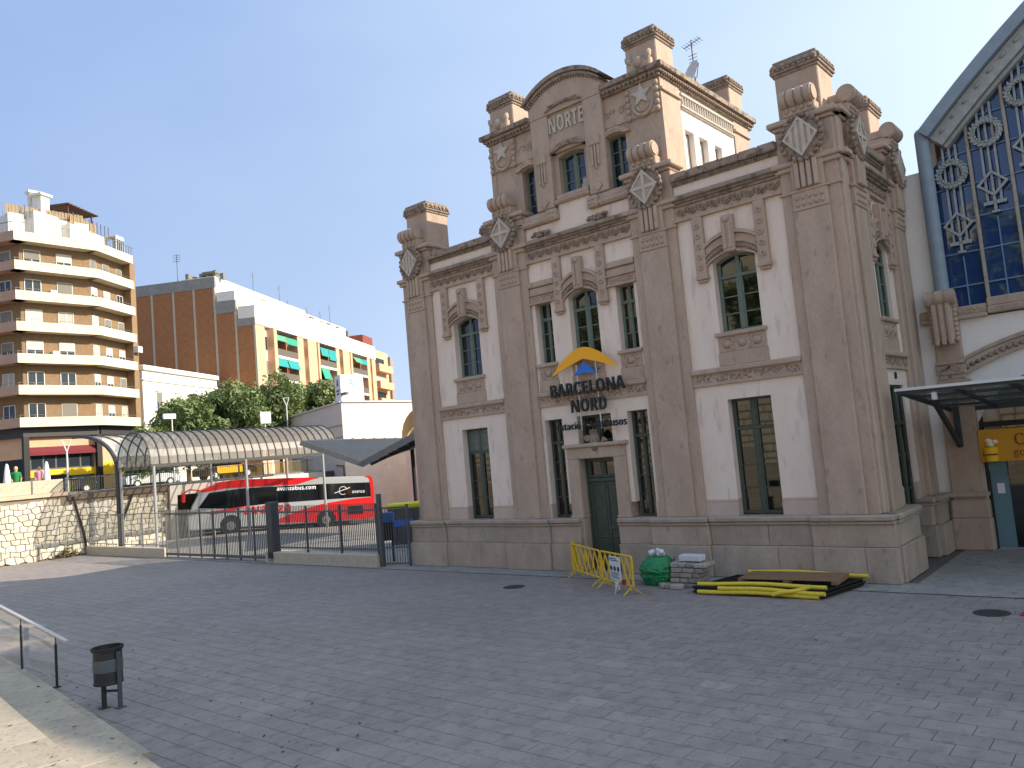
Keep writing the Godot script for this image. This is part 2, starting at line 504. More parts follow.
# pieces of wall round openings [centre, width, bottom, top of the straight jamb, rise]
func wall_open(b: B, x0: float, x1: float, y0: float, y1: float, zf: float, zb: float, opens: Array) -> void:
	var x := x0
	for o in opens:
		var l: float = o[0] - o[1] / 2; var rr: float = o[0] + o[1] / 2
		if l > x + 0.001: b.box(V(x, y0, zb), V(l, y1, zf))
		if o[2] > y0 + 0.001: b.box(V(l, y0, zb), V(rr, o[2], zf))
		if o[3] + o[4] < y1 - 0.001:
			var poly := arc_pts(o[0], o[1], o[3], o[4])
			poly.append(Vector2(rr, y1)); poly.append(Vector2(l, y1))
			b.prism(poly, zb, zf)
		x = rr
	if x1 > x + 0.001: b.box(V(x, y0, zb), V(x1, y1, zf))

# a framed window: xf puts its bottom centre; z towards the viewer. rows: heights (fractions) of the horizontal bars
func window(par: Node, xf: Transform3D, w: float, h: float, rise: float, bars: Array, transom: float, frame: Material, glass: Material, nm := "window", cols := 2, label := "") -> MeshInstance3D:
	var b := B.new(); b.xf = xf
	var H := h + rise
	var t := 0.065 if w > 0.9 else 0.045
	var mu := 0.055 if w > 0.9 else 0.035
	var st := 0.1 if w > 0.9 else 0.055
	b.cbox(V(-w / 2, 0, -0.05), V(-w / 2 + t, h, 0.05), 0.012); b.cbox(V(w / 2 - t, 0, -0.05), V(w / 2, h, 0.05), 0.012)
	b.cbox(V(-w / 2 + t, 0, -0.05), V(w / 2 - t, t * 1.3, 0.05), 0.012)
	if rise > 0.01: arc_band(b, 0, w - 2 * t, h - t, rise, t, -0.05, 0.05)
	else: b.cbox(V(-w / 2 + t, h - t, -0.05), V(w / 2 - t, h, 0.05), 0.012)
	if transom > 0.0: b.cbox(V(-w / 2 + t, h * transom - 0.05, -0.04), V(w / 2 - t, h * transom + 0.05, 0.075), 0.015)
	if cols == 2: b.cbox(V(-mu, t, -0.04), V(mu, H - t, 0.065), 0.015)
	for k in bars: b.box(V(-w / 2 + t, h * k - 0.015, -0.02), V(w / 2 - t, h * k + 0.015, 0.03))
	for s in [-1, 1]:
		if cols == 2:
			b.box(V(mu if s > 0 else -st, t, -0.03), V(st if s > 0 else -mu, h - t, 0.04))
			b.box(V(s * (w / 2 - t) - 0.022 - 0.022 * s, t, -0.03), V(s * (w / 2 - t) + 0.022 - 0.022 * s, h - t, 0.04))
	var o := part(par, nm, b, frame, label)
	var ys := [t]
	var lv := bars.duplicate()
	if transom > 0.0: lv.append(transom)
	lv.sort()
	for k in lv: ys.append(h * k)
	ys.append(H - t * 0.6)
	var xs := [-w / 2 + t, 0.0, w / 2 - t] if cols == 2 else [-w / 2 + t, w / 2 - t]
	for i in xs.size() - 1:
		for j in ys.size() - 1:
			var p := B.new(); p.xf = xf * Transform3D(Basis(V(0, 1, 0), rng.randf_range(-0.016, 0.016)).rotated(V(1, 0, 0), rng.randf_range(-0.016, 0.016)), V((xs[i] + xs[i + 1]) / 2, (ys[j] + ys[j + 1]) / 2, -0.012))
			var hx: float = (xs[i + 1] - xs[i]) / 2 - 0.002; var hy: float = (ys[j + 1] - ys[j]) / 2 - 0.002
			p.box(V(-hx, -hy, -0.004), V(hx, hy, 0.004))
			part(o, "pane", p, glass)
	return o

func lumps(b: B, x0: float, x1: float, y0: float, y1: float, z: float, style: int, r: RandomNumberGenerator) -> void:
	var h := y1 - y0; var yc := (y0 + y1) / 2
	var x := x0
	if style == 0:      # discs joined by slanting leaves
		var st := h * 0.95
		var k := int((x1 - x0) / st)
		if k < 1: k = 1
		st = (x1 - x0) / k
		for i in k:
			var c := x0 + st * (i + 0.5)
			b.torus(V(c - st * 0.18, yc + h * 0.05, z + 0.02), h * 0.21, h * 0.085, 10, 5)
			b.ell(V(c - st * 0.18, yc + h * 0.05, z + 0.015), V(h * 0.08, h * 0.08, 0.03), 6, 4)
			for s in [-1, 1]:
				b.ell(V(c + st * 0.27, yc + s * h * 0.12, z + 0.01), V(h * 0.36, h * 0.09, 0.07), 7, 4, Basis(V(0, 0, 1), 0.75))
	elif style == 1:    # row of eggs
		var st := h * 0.9
		var k := maxi(1, int((x1 - x0) / st)); st = (x1 - x0) / k
		for i in k: b.ell(V(x0 + st * (i + 0.5), yc, z), V(st * 0.38, h * 0.48, h * 0.35), 6, 4)
	elif style == 2:    # dense foliage relief
		var area := (x1 - x0) * h
		var k := int(area / (h * h * 0.09))
		for i in k:
			var s := h * r.randf_range(0.1, 0.2)
			b.ell(V(r.randf_range(x0 + s, x1 - s), r.randf_range(y0 + s * 0.7, y1 - s * 0.7), z), V(s, s * 0.5, s * 0.6), 6, 4, Basis(V(0, 0, 1), r.randf_range(-1.5, 1.5)))
	elif style == 3:    # dentils
		var k := int((x1 - x0) / (h * 1.1)); var st := (x1 - x0) / k
		for i in k: b.box(V(x0 + st * (i + 0.18), y0, z - 0.1), V(x0 + st * (i + 0.82), y1, z + 0.07))
	elif style == 4:    # chain down a strip
		var k := int(h / ((x1 - x0) * 0.85))
		for i in k:
			b.torus(V((x0 + x1) / 2, y0 + h * (i + 0.5) / k, z + 0.005), (x1 - x0) * 0.22, (x1 - x0) * 0.09, 8, 4)

func pilaster(fr: Transform3D, xc: float, stripes: bool, corner: bool) -> void:
	var r := RandomNumberGenerator.new(); r.seed = int(xc * 100) + 5
	var b := B.new(); b.xf = fr
	b.cbox(V(xc - 0.75, 1.63, -0.6), V(xc + 0.75, 11.75, -0.1), 0.02)
	b.cbox(V(xc - 0.46, 1.63, -0.12), V(xc + 0.46, 9.5, 0.0), 0.025)
	b.cbox(V(xc - 0.46, 9.5, -0.12), V(xc + 0.46, 10.0, 0.015), 0.02)
	b.cbox(V(xc - 0.52, 9.98, -0.12), V(xc + 0.52, 10.05, 0.05), 0.015)
	b.cbox(V(xc - 0.42, 10.05, -0.12), V(xc + 0.42, 11.72, 0.02), 0.02)
	# cornice breaks round the back shaft
	b.cbox(V(xc - 0.84, 10.60, -0.58), V(xc + 0.84, 10.72, 0.0), 0.02)
	b.cbox(V(xc - 0.92, 10.72, -0.58), V(xc + 0.92, 10.86, 0.07), 0.03)
	b.cbox(V(xc - 0.8, 10.0, -0.58), V(xc + 0.8, 10.06, -0.05), 0.015)
	var P := part(PAV, "pilaster", b, M.stone)
	b = B.new(); b.xf = fr
	lumps(b, xc - 0.4, xc + 0.4, 9.58, 9.74, 0.012, 1, r); lumps(b, xc - 0.4, xc + 0.4, 9.76, 9.92, 0.012, 1, r)
	part(P, "capital_relief", b, M.stone)
	b = B.new(); b.xf = fr
	for i in 4:
		b.cbox(V(xc - 0.3 + 0.16 * i, 10.06, 0.0), V(xc - 0.3 + 0.16 * i + 0.12, 10.85, 0.13), 0.03)
	part(P, "fluted_console", b, M.stone)
	b = B.new(); b.xf = fr
	# wreath behind the diamond
	var oct := []
	for i in 10: oct.append(Vector2(xc + 0.55 * cos(TAU * i / 10), 11.36 + 0.6 * sin(TAU * i / 10)))
	b.prism(oct, 0.0, 0.13)
	for i in 22:
		var a := TAU * i / 22
		b.ell(V(xc + 0.53 * cos(a), 11.36 + 0.58 * sin(a), 0.14 + r.randf_range(-0.02, 0.02)), V(0.1, 0.055, 0.07), 6, 4, Basis(V(0, 0, 1), a + r.randf_range(0.4, 1.3)))
	part(P, "wreath", b, M.stone_dark)
	b = B.new(); b.xf = fr
	var hx := 0.46; var hy := 0.53
	b.prism([Vector2(xc - hx, 11.37), Vector2(xc, 11.37 - hy), Vector2(xc + hx, 11.37), Vector2(xc, 11.37 + hy)], 0.13, 0.2)
	var E := part(P, "shield", b, M.stone)
	b = B.new(); b.xf = fr
	var o := [V(xc - hx, 11.37, 0), V(xc, 11.37 - hy, 0), V(xc + hx, 11.37, 0), V(xc, 11.37 + hy, 0)]
	for i in 4:
		var p: Vector3 = o[i]; var q: Vector3 = o[(i + 1) % 4]; var c := V(xc, 11.37, 0)
		var pi_ := p.lerp(c, 0.17); var qi := q.lerp(c, 0.17)
		b.prism([Vector2(p.x, p.y), Vector2(q.x, q.y), Vector2(qi.x, qi.y), Vector2(pi_.x, pi_.y)], 0.2, 0.235)
	if stripes:
		for i in 4:
			var x := xc - 0.24 + 0.16 * i
			var hh := (1.0 - absf(x - xc) / hx) * hy * 0.95
			b.box(V(x - 0.045, 11.37 - hh, 0.2), V(x + 0.045, 11.37 + hh, 0.228))
	else:
		b.box(V(xc - 0.05, 11.37 - hy * 0.86, 0.2), V(xc + 0.05, 11.37 + hy * 0.86, 0.228))
		b.box(V(xc - hx * 0.86, 11.32, 0.2), V(xc - 0.05, 11.42, 0.228)); b.box(V(xc + 0.05, 11.32, 0.2), V(xc + hx * 0.86, 11.42, 0.228))
	part(E, "shield_bars", b, M.emblem)
	b = B.new(); b.xf = fr
	b.cbox(V(xc - 0.78, 11.75, -0.75), V(xc + 0.78, 11.85, -0.02), 0.02)
	b.cbox(V(xc - 0.9, 11.85, -0.75), V(xc + 0.9, 12.0, 0.08), 0.03)
	b.cbox(V(xc - 0.42, 12.0, -0.6), V(xc + 0.42, 12.28, 0.1), 0.03)
	b.cbox(V(xc - 0.38, 12.28, -0.6), V(xc + 0.38, 12.55, 0.0), 0.05)
	lumps(b, xc - 0.4, xc + 0.4, 12.06, 12.24, 0.1, 1, r)
	part(P, "cap", b, M.stone)
	b = B.new(); b.xf = fr
	b.cyl(V(xc - 0.44, 12.46, 0.06), V(xc + 0.44, 12.46, 0.06), 0.2, 0.2, 16)
	for i in 4:
		var x := xc - 0.42 + 0.22 * i
		b.cyl(V(x, 12.46, 0.06), V(x + 0.16, 12.46, 0.06), 0.245, 0.245, 16)
	part(P, "scroll", b, M.stone)

func pedestal(c: Vector3, s: float, h: float) -> void:
	var r := RandomNumberGenerator.new(); r.seed = int(c.x * 77 + c.z * 13)
	var b := B.new()
	b.cbox(V(c.x - s * 0.86, c.y, c.z - s * 0.86), V(c.x + s * 0.86, c.y + h - 0.4, c.z + s * 0.86), 0.025)
	var P := part(PAV, "pedestal", b, M.stone)
	b = B.new()
	var y := c.y + h - 0.44
	b.cbox(V(c.x - s * 0.92, y, c.z - s * 0.92), V(c.x + s * 0.92, y + 0.08, c.z + s * 0.92), 0.02)
	b.cbox(V(c.x - s * 0.99, y + 0.08, c.z - s * 0.99), V(c.x + s * 0.99, y + 0.16, c.z + s * 0.99), 0.03)
	b.cbox(V(c.x - s * 0.95, y + 0.16, c.z - s * 0.95), V(c.x + s * 0.95, y + 0.36, c.z + s * 0.95), 0.03)
	b.cbox(V(c.x - s * 0.88, y + 0.36, c.z - s * 0.88), V(c.x + s * 0.88, y + 0.45, c.z + s * 0.88), 0.04)
	var cap := part(P, "pedestal_cap", b, M.stone_dark)
	b = B.new()
	for k in 4:
		var bs := Basis(V(0, 1, 0), k * PI / 2)
		b.xf = Transform3D(bs, V(c.x, 0, c.z))
		for i in 6:
			var x := -s * 0.8 + s * 1.6 * i / 5.0
			b.ell(V(x, y + 0.27, s * 0.96), V(0.1, 0.07, 0.05), 6, 4, Basis(V(0, 0, 1), r.randf_range(-0.8, 0.8)))
		for i in 9: b.ell(V(-s * 0.85 + s * 1.7 * i / 8.0, y + 0.18, s * 0.98), V(0.05, 0.045, 0.045), 5, 4)
	part(cap, "cap_relief", b, M.stone_dark)

# plain and relief bands of one bay, from x0 to x1 in the frame fr
func bay_bands(fr: Transform3D, x0: float, x1: float, attic := true) -> void:
	var r := RandomNumberGenerator.new(); r.seed = int(x0 * 31) + 3
	var b := B.new(); b.xf = fr
	b.box(V(x0, 5.33, -0.6), V(x1, 5.66, -0.15))
	b.cbox(V(x0, 5.28, -0.3), V(x1, 5.34, -0.12), 0.015)
	b.cbox(V(x0, 5.62, -0.3), V(x1, 5.77, -0.04), 0.03)
	var o := part(PAV, "belt_course", b, M.stone)
	b = B.new(); b.xf = fr
	lumps(b, x0 + 0.03, x1 - 0.03, 5.36, 5.60, -0.15, 2, r)
	part(o, "belt_relief", b, M.stone_dark)
	b = B.new(); b.xf = fr
	b.box(V(x0, 10.16, -0.6), V(x1, 10.56, -0.14))
	b.cbox(V(x0, 10.12, -0.4), V(x1, 10.2, -0.08), 0.015)
	o = part(PAV, "frieze", b, M.stone)
	b = B.new(); b.xf = fr
	lumps(b, x0 + 0.04, x1 - 0.04, 10.2, 10.56, -0.14, 0, r)
	part(o, "frieze_relief", b, M.stone_dark)
	b = B.new(); b.xf = fr
	b.cbox(V(x0, 10.56, -0.6), V(x1, 10.64, -0.06), 0.015)
	b.cbox(V(x0, 10.64, -0.6), V(x1, 10.72, 0.0), 0.02)
	b.cbox(V(x0, 10.72, -0.6), V(x1, 10.86, 0.06), 0.03)
	o = part(PAV, "cornice", b, M.stone_dark)
	b = B.new(); b.xf = fr
	lumps(b, x0, x1, 10.655, 10.715, 0.0, 1, r)
	part(o, "egg_moulding", b, M.stone_dark)
	if attic:
		b = B.new(); b.xf = fr
		b.box(V(x0, 10.86, -0.6), V(x1, 11.2, -0.2))
		part(PAV, "attic_wall", b, M.plaster)
		b = B.new(); b.xf = fr
		b.cbox(V(x0, 11.2, -0.6), V(x1, 11.32, -0.12), 0.015)
		var n := maxi(1, roundi((x1 - x0) / 0.55))
		for i in n:
			b.cbox(V(lerpf(x0, x1, float(i) / n) + 0.003, 11.32, -0.62), V(lerpf(x0, x1, float(i + 1) / n) - 0.003, 11.56 + r.randf_range(-0.006, 0.006), -0.02), 0.03)
		o = part(PAV, "parapet", b, M.stone_dark)
		b = B.new(); b.xf = fr
		lumps(b, x0 + 0.05, x1 - 0.05, 11.22, 11.31, -0.1, 1, r)
		part(o, "egg_moulding", b, M.stone_dark)

# arched head with keystone, hanging consoles at the sides
func hood(fr: Transform3D, c: float, w: float, console: float) -> void:
	var r := RandomNumberGenerator.new(); r.seed = int(c * 53) + 9
	var b := B.new(); b.xf = fr
	var W := 2.0 * (console - 0.13)
	var R := (w * w / 4 + 0.17 * 0.17) / 0.34
	var ri := R - sqrt(R * R - W * W / 4)
	var y0 := 8.915 - ri
	for q in [[0.0, 0.05, -0.08], [0.05, 0.27, -0.14], [0.27, 0.31, -0.07], [0.31, 0.5, -0.13], [0.52, 0.62, -0.06]]:
		var lo := arc_pts(c, W, y0 + q[0], ri, 12); var hi := arc_pts(c, W, y0 + q[1], ri, 12)
		for i in 12: b.prism([lo[i], lo[i + 1], hi[i + 1], hi[i]], -0.4, q[2])
	var o := part(PAV, "window_hood", b, M.stone)
	b = B.new(); b.xf = fr
	var pts := arc_pts(c, W - 0.1, y0 + 0.17, ri, 16)
	for i in 17:
		var p: Vector2 = pts[i]
		if absf(p.x - c) > 0.2: b.ell(V(p.x, p.y, -0.13), V(0.085, 0.06, 0.07), 6, 4, Basis(V(0, 0, 1), r.randf_range(-0.9, 0.9)))
	part(o, "hood_relief", b, M.stone_dark)
	b = B.new(); b.xf = fr
	b.cbox(V(c - 0.17, 8.9, -0.4), V(c + 0.17, 9.95, 0.02), 0.03)
	for s in [-1, 1]: b.cbox(V(c + s * 0.085 - 0.05, 9.0, 0.0), V(c + s * 0.085 + 0.05, 9.7, 0.06), 0.02)
	b.ell(V(c, 9.82, 0.03), V(0.12, 0.1, 0.06), 8, 5)
	part(o, "keystone", b, M.stone)
	for s in [-1, 1]:
		b = B.new(); b.xf = fr
		var x: float = c + s * console
		b.cbox(V(x - 0.16, 8.34, -0.4), V(x + 0.16, 10.12, -0.06), 0.025)
		b.cbox(V(x - 0.19, 8.3, -0.4), V(x + 0.19, 8.42, -0.03), 0.025)
		b.cbox(V(x - 0.14, 8.22, -0.4), V(x + 0.14, 8.3, -0.08), 0.02)
		lumps(b, x - 0.15, x + 0.15, 8.5, 10.0, -0.055, 4, r)
		part(o, "hanging_console", b, M.stone)

func sill_panel(fr: Transform3D, c: float, w: float) -> void:
	var r := RandomNumberGenerator.new(); r.seed = int(c * 29) + 2
	var b := B.new(); b.xf = fr
	b.cbox(V(c - w / 2, 5.77, -0.3), V(c + w / 2, 6.16, -0.155), 0.02)
	b.cbox(V(c - w / 2 + 0.02, 6.16, -0.3), V(c + w / 2 - 0.02, 6.62, -0.17), 0.02)
	b.cbox(V(c - w / 2 - 0.03, 6.6, -0.55), V(c + w / 2 + 0.03, 6.72, -0.08), 0.025)
	var o := part(PAV, "sill", b, M.stone)
	b = B.new(); b.xf = fr
	b.ell(V(c, 6.39, -0.17), V(0.14, 0.14, 0.05), 10, 5)
	for s in [-1, 1]:
		if w > 1.0: b.ell(V(c + s * w * 0.3, 6.39, -0.17), V(0.14, 0.14, 0.05), 10, 5)
		for i in 6: b.ell(V(c + s * (w * 0.15 + r.randf() * 0.12), 6.25 + 0.06 * i, -0.17), V(0.1, 0.035, 0.035), 6, 4, Basis(V(0, 0, 1), r.randf_range(-1, 1)))
	part(o, "sill_relief", b, M.stone)

func plinth_run(fr: Transform3D, x0: float, x1: float, zf: float, r: RandomNumberGenerator) -> void:
	for row in 2:
		var x := x0
		var y0 := 0.0 if row == 0 else 0.86
		var y1 := 0.86 if row == 0 else 1.42
		var z := zf + (0.07 if row == 0 else 0.0)
		while x < x1 - 0.01:
			var w := r.randf_range(1.2, 2.0)
			if x + w > x1 - 0.6: w = x1 - x
			var b := B.new(); b.xf = fr
			b.cbox(V(x + 0.003, y0 + 0.003, zf - 0.5), V(x + w - 0.003, y1 - 0.002, z + r.randf_range(-0.006, 0.006)), 0.016)
			part(PAV, "plinth_stone", b, M.plinth[r.randi() % 4])
			x += w
	var b := B.new(); b.xf = fr
	b.cbox(V(x0, 1.42, zf - 0.5), V(x1, 1.49, zf + 0.06), 0.02)
	b.cbox(V(x0, 1.5, zf - 0.5), V(x1, 1.64, zf + 0.1), 0.03)
	part(PAV, "plinth_ledge", b, M.plinth[1])

func pavilion() -> void:
	PAV = thing("station_pavilion", "taupe and pink two storey station pavilion with square tower reading NORTE", "building")
	var I := Transform3D.IDENTITY
	var side := Transform3D(Basis(V(0, 0, -1), V(0, 1, 0), V(1, 0, 0)), V(8.4, 0, 0))
	var r := RandomNumberGenerator.new(); r.seed = 4
	var b := B.new()
	# core: closed body behind the facades
	b.box(V(-8.2, 0.0, -9.0), V(7.6, 10.9, -0.72))
	b.box(V(7.6, 0.0, -9.0), V(7.72, 10.9, -0.9))
	part(PAV, "core", b, M.plaster)
	b = B.new()
	b.box(V(-8.3, 10.9, -9.0), V(8.0, 10.98, -0.5))
	part(PAV, "roof", b, M.concrete)
	# left and back walls
	b = B.new()
	b.box(V(-8.4, 0.0, -9.2), V(-8.2, 11.5, -0.62)); b.box(V(-8.2, 0.0, -9.2), V(8.2, 11.5, -9.0)); b.box(V(8.0, 0.0, -9.0), V(8.2, 11.5, -5.5))
	part(PAV, "rear_wall", b, M.plaster)
	# plinth
	plinth_run(I, -8.5, -6.7, 0.16, r); plinth_run(I, -6.7, -3.75, 0.06, r); plinth_run(I, -3.75, -1.9, 0.16, r)
	plinth_run(I, -1.9, -0.72, 0.06, r); plinth_run(I, 0.72, 1.9, 0.06, r)
	plinth_run(I, 1.9, 3.75, 0.16, r); plinth_run(I, 3.75, 6.6, 0.06, r); plinth_run(I, 6.6, 8.62, 0.16, r)
	plinth_run(side, 0.02, 2.05, 0.22, r); plinth_run(side, 2.05, 2.35, 0.1, r); plinth_run(side, 3.85, 4.2, 0.1, r); plinth_run(side, 4.2, 5.45, 0.22, r)
	# walls
	var W := [[-6.76, -3.58, -5.17], [3.58, 6.76, 5.17]]
	for w in W:
		b = B.new()
		wall_open(b, w[0], w[1], 2.1, 5.33, -0.2, -0.6, [[w[2], 1.25, 1.66, 4.85, 0.0]])
		wall_open(b, w[0], w[1], 5.66, 10.16, -0.2, -0.6, [[w[2], 1.25, 6.6, 8.74, 0.17]])
		part(PAV, "plaster_wall", b, M.plaster)
		for q in [[w[0], w[2] - 0.625], [w[2] + 0.625, w[1]]]:
			b = B.new()
			b.box(V(q[0], 1.63, -0.6), V(q[1], 2.0, -0.165)); b.box(V(q[0], 2.0, -0.6), V(q[1], 2.03, -0.185)); b.cbox(V(q[0], 2.03, -0.6), V(q[1], 2.1, -0.17), 0.01)
			part(PAV, "dado", b, M.dado)
		bay_bands(I, w[0], w[1])
		window(PAV, Transform3D(Basis.IDENTITY, V(w[2], 1.66, -0.5)), 1.25, 3.19, 0.0, [0.22, 0.42], 0.74, M.green, M.glass, "tall_window")
		window(PAV, Transform3D(Basis.IDENTITY, V(w[2], 6.72, -0.5)), 1.25, 2.02, 0.17, [0.26, 0.5], 0.78, M.green_light, M.glass, "arched_window")
		hood(I, w[2], 1.25, 0.92)
		sill_panel(I, w[2], 1.45)
	# blind in the left ground window
	b = B.new(); 
	for i in 16: b.box(V(-5.17 - 0.52, 3.95 + 0.052 * i, -0.47), V(-5.17 + 0.52, 3.99 + 0.052 * i, -0.455))
	part(PAV, "blind", b, M.green_light)
	# central bay
	b = B.new()
	wall_open(b, -2.08, 2.08, 3.98, 5.33, -0.2, -0.6, [[-1.6, 0.72, 1.6, 4.85, 0.0], [0.0, 1.3, 3.9, 4.86, 0.0], [1.6, 0.72, 1.6, 4.85, 0.0]])
	wall_open(b, -2.08, 2.08, 5.66, 10.16, -0.2, -0.6, [[-1.6, 0.66, 6.6, 8.74, 0.0], [0.0, 1.1, 6.6, 8.74, 0.17], [1.6, 0.66, 6.6, 8.74, 0.0]])
	for s in [-1, 1]:
		var x0: float = -2.08 if s < 0 else 1.96
		b.box(V(x0, 2.1, -0.6), V(x0 + 0.12, 3.98, -0.2))
		b.box(V(s * 1.24 - (0.0 if s > 0 else 0.0) - (0.14 if s > 0 else 0.0), 2.1, -0.6), V(s * 1.24 + (0.14 if s < 0 else 0.0), 3.98, -0.2))
	part(PAV, "plaster_wall", b, M.plaster)
	for s in [-1, 1]:
		b = B.new()
		var x0: float = -2.08 if s < 0 else 1.96
		b.box(V(x0, 1.63, -0.6), V(x0 + 0.12, 2.1, -0.165))
		part(PAV, "dado", b, M.dado)
	bay_bands(I, -2.08, 2.08, false)
	for s in [-1, 1]:
		window(PAV, Transform3D(Basis.IDENTITY, V(s * 1.6, 1.66, -0.5)), 0.72, 3.19, 0.0, [0.2, 0.38, 0.56], 0.76, M.green, M.glass, "tall_window")
		window(PAV, Transform3D(Basis.IDENTITY, V(s * 1.6, 6.72, -0.5)), 0.66, 2.02, 0.0, [0.26, 0.5], 0.74, M.green_light, M.glass, "narrow_window")
		sill_panel(I, s * 1.6, 0.8)
		b = B.new()
		var la: float = 1.03 if s > 0 else -2.07; var lb: float = 2.07 if s > 0 else -1.03
		b.cbox(V(la, 8.72, -0.4), V(lb, 8.78, -0.06), 0.015)
		b.cbox(V(la, 8.78, -0.4), V(lb, 9.02, -0.13), 0.02)
		b.cbox(V(la, 9.02, -0.4), V(lb, 9.07, -0.06), 0.015)
		b.cbox(V(la, 9.07, -0.4), V(lb, 9.28, -0.13), 0.02)
		b.cbox(V(la, 9.3, -0.4), V(lb, 9.48, -0.06), 0.02)
		lumps(b, la + 0.05, lb - 0.05, 8.8, 9.0, -0.12, 2, r)
		part(PAV, "lintel", b, M.stone)
	window(PAV, Transform3D(Basis.IDENTITY, V(0, 6.72, -0.5)), 1.1, 2.02, 0.17, [0.26, 0.5], 0.78, M.green_light, M.glass, "arched_window")
	window(PAV, Transform3D(Basis.IDENTITY, V(0, 4.0, -0.5)), 1.3, 0.86, 0.0, [], 0.0, M.green, M.glass, "overdoor_window")
	hood(I, 0.0, 1.1, 0.86)
	sill_panel(I, 0.0, 1.3)
	# door case and door
	b = B.new()
	b.cbox(V(-1.1, 0.02, -0.6), V(-0.66, 3.5, -0.08), 0.02); b.cbox(V(0.66, 0.02, -0.6), V(1.1, 3.5, -0.08), 0.02)
	b.cbox(V(-1.1, 3.5, -0.6), V(1.1, 3.86, -0.08), 0.02)
	b.cbox(V(-1.2, 3.86, -0.6), V(1.2, 3.98, 0.02), 0.025)
	b.cbox(V(-1.14, 1.64, -0.5), V(-0.64, 1.72, -0.05), 0.015); b.cbox(V(0.64, 1.64, -0.5), V(1.14, 1.72, -0.05), 0.015)
	var dc := part(PAV, "door_case", b, M.stone)
	b = B.new()
	b.ell(V(0.02, 4.02, -0.12), V(0.2, 0.34, 0.12), 10, 6)
	for i in 14: b.ell(V(r.randf_range(-0.42, 0.42), 4.02 + r.randf_range(0, 0.16), -0.12), V(0.13, 0.06, 0.08), 6, 4, Basis(V(0, 0, 1), r.randf_range(-0.7, 0.7)))
	part(dc, "carved_crest", b, M.stone_dark)
	b = B.new()
	b.box(V(-0.66, 0.04, -0.6), V(-0.58, 3.5, -0.44)); b.box(V(0.58, 0.04, -0.6), V(0.66, 3.5, -0.44))
	b.cbox(V(-0.58, 2.74, -0.6), V(0.58, 2.86, -0.4), 0.02); b.box(V(-0.58, 3.42, -0.6), V(0.58, 3.5, -0.44))
	var df := part(PAV, "entrance_door", b, M.green)
	for s in [-1, 1]:
		b = B.new()
		var x0: float = -0.58 if s < 0 else 0.006; var x1: float = -0.006 if s < 0 else 0.58
		b.box(V(x0, 0.06, -0.55), V(x1, 2.74, -0.5))
		for q in [[0.06, 0.2], [0.98, 1.06], [1.24, 1.32], [2.62, 2.74]]: b.cbox(V(x0, q[0], -0.5), V(x1, q[1], -0.47), 0.01)
		b.cbox(V(x0, 0.06, -0.5), V(x0 + 0.09, 2.74, -0.468), 0.01); b.cbox(V(x1 - 0.09, 0.06, -0.5), V(x1, 2.74, -0.468), 0.01)
		part(df, "door_leaf", b, M.green)
	window(PAV, Transform3D(Basis.IDENTITY, V(0, 2.87, -0.5)), 1.15, 0.56, 0.0, [], 0.0, M.green, M.glass, "transom_light")
	# side bay
	b = B.new(); b.xf = side
	wall_open(b, 1.95, 4.25, 2.1, 5.33, -0.2, -0.6, [[3.1, 1.35, 0.0, 4.85, 0.0]])
	wall_open(b, 1.95, 4.25, 5.66, 10.16, -0.2, -0.6, [[3.1, 1.25, 6.6, 8.74, 0.17]])
	part(PAV, "plaster_wall", b, M.plaster)
	for q in [[1.95, 2.425], [3.775, 4.25]]:
		b = B.new(); b.xf = side
		b.box(V(q[0], 1.63, -0.6), V(q[1], 2.1, -0.165))
		part(PAV, "dado", b, M.dado)
	bay_bands(side, 1.95, 4.25)
	window(PAV, side * Transform3D(Basis.IDENTITY, V(3.1, 6.72, -0.34)), 1.25, 2.02, 0.17, [0.26, 0.5], 0.78, M.green_light, M.glass, "arched_window")
	window(PAV, side * Transform3D(Basis.IDENTITY, V(3.1, 0.05, -0.3)), 1.35, 4.8, 0.0, [0.2, 0.4, 0.6], 0.78, M.green, M.glass, "side_door")
	hood(side, 3.1, 1.25, 0.92)
	sill_panel(side, 3.1, 1.45)
	b = B.new(); b.xf = side
	b.box(V(3.02, 5.02, -0.2), V(3.18, 5.2, -0.17))
	part(PAV, "number_plate", b, M.dark)
	# pilasters
	pilaster(I, -7.505, true, true); pilaster(I, -2.83, false, false); pilaster(I, 2.83, false, false); pilaster(I, 7.505, true, true)
	pilaster(side, 1.2, false, true); pilaster(side, 5.0, true, true)
	# corner fill between the two corner pilasters
	b = B.new()
	b.cbox(V(8.0, 1.64, -0.5), V(8.36, 11.75, -0.16), 0.03)
	b.cbox(V(7.9, 11.85, -0.8), V(8.5, 12.0, -0.14), 0.03)
	b.cbox(V(8.0, 10.72, -0.6), V(8.52, 10.86, -0.12), 0.02)
	part(PAV, "corner_strip", b, M.stone)
	pedestal(V(-7.4, 12.0, -0.85), 0.66, 1.72); pedestal(V(7.42, 12.0, -0.85), 0.66, 1.72); pedestal(V(7.42, 12.0, -5.2), 0.66, 1.72)
	pedestal(V(-7.4, 12.0, -5.2), 0.66, 1.72)
	b = B.new()
	for p in [V(-7.4, 0, -0.85), V(7.42, 0, -0.85), V(7.42, 0, -5.2), V(-7.4, 0, -5.2)]:
		b.cbox(V(p.x - 0.72, 10.9, p.z - 0.72), V(p.x + 0.72, 11.98, p.z + 0.5), 0.03)
	part(PAV, "pedestal_base", b, M.stone)
	# parapet of the left flank
	b = B.new()
	b.cbox(V(-8.45, 11.2, -9.2), V(-8.0, 11.56, -1.6), 0.03)
	part(PAV, "parapet", b, M.stone_dark)
	tower()

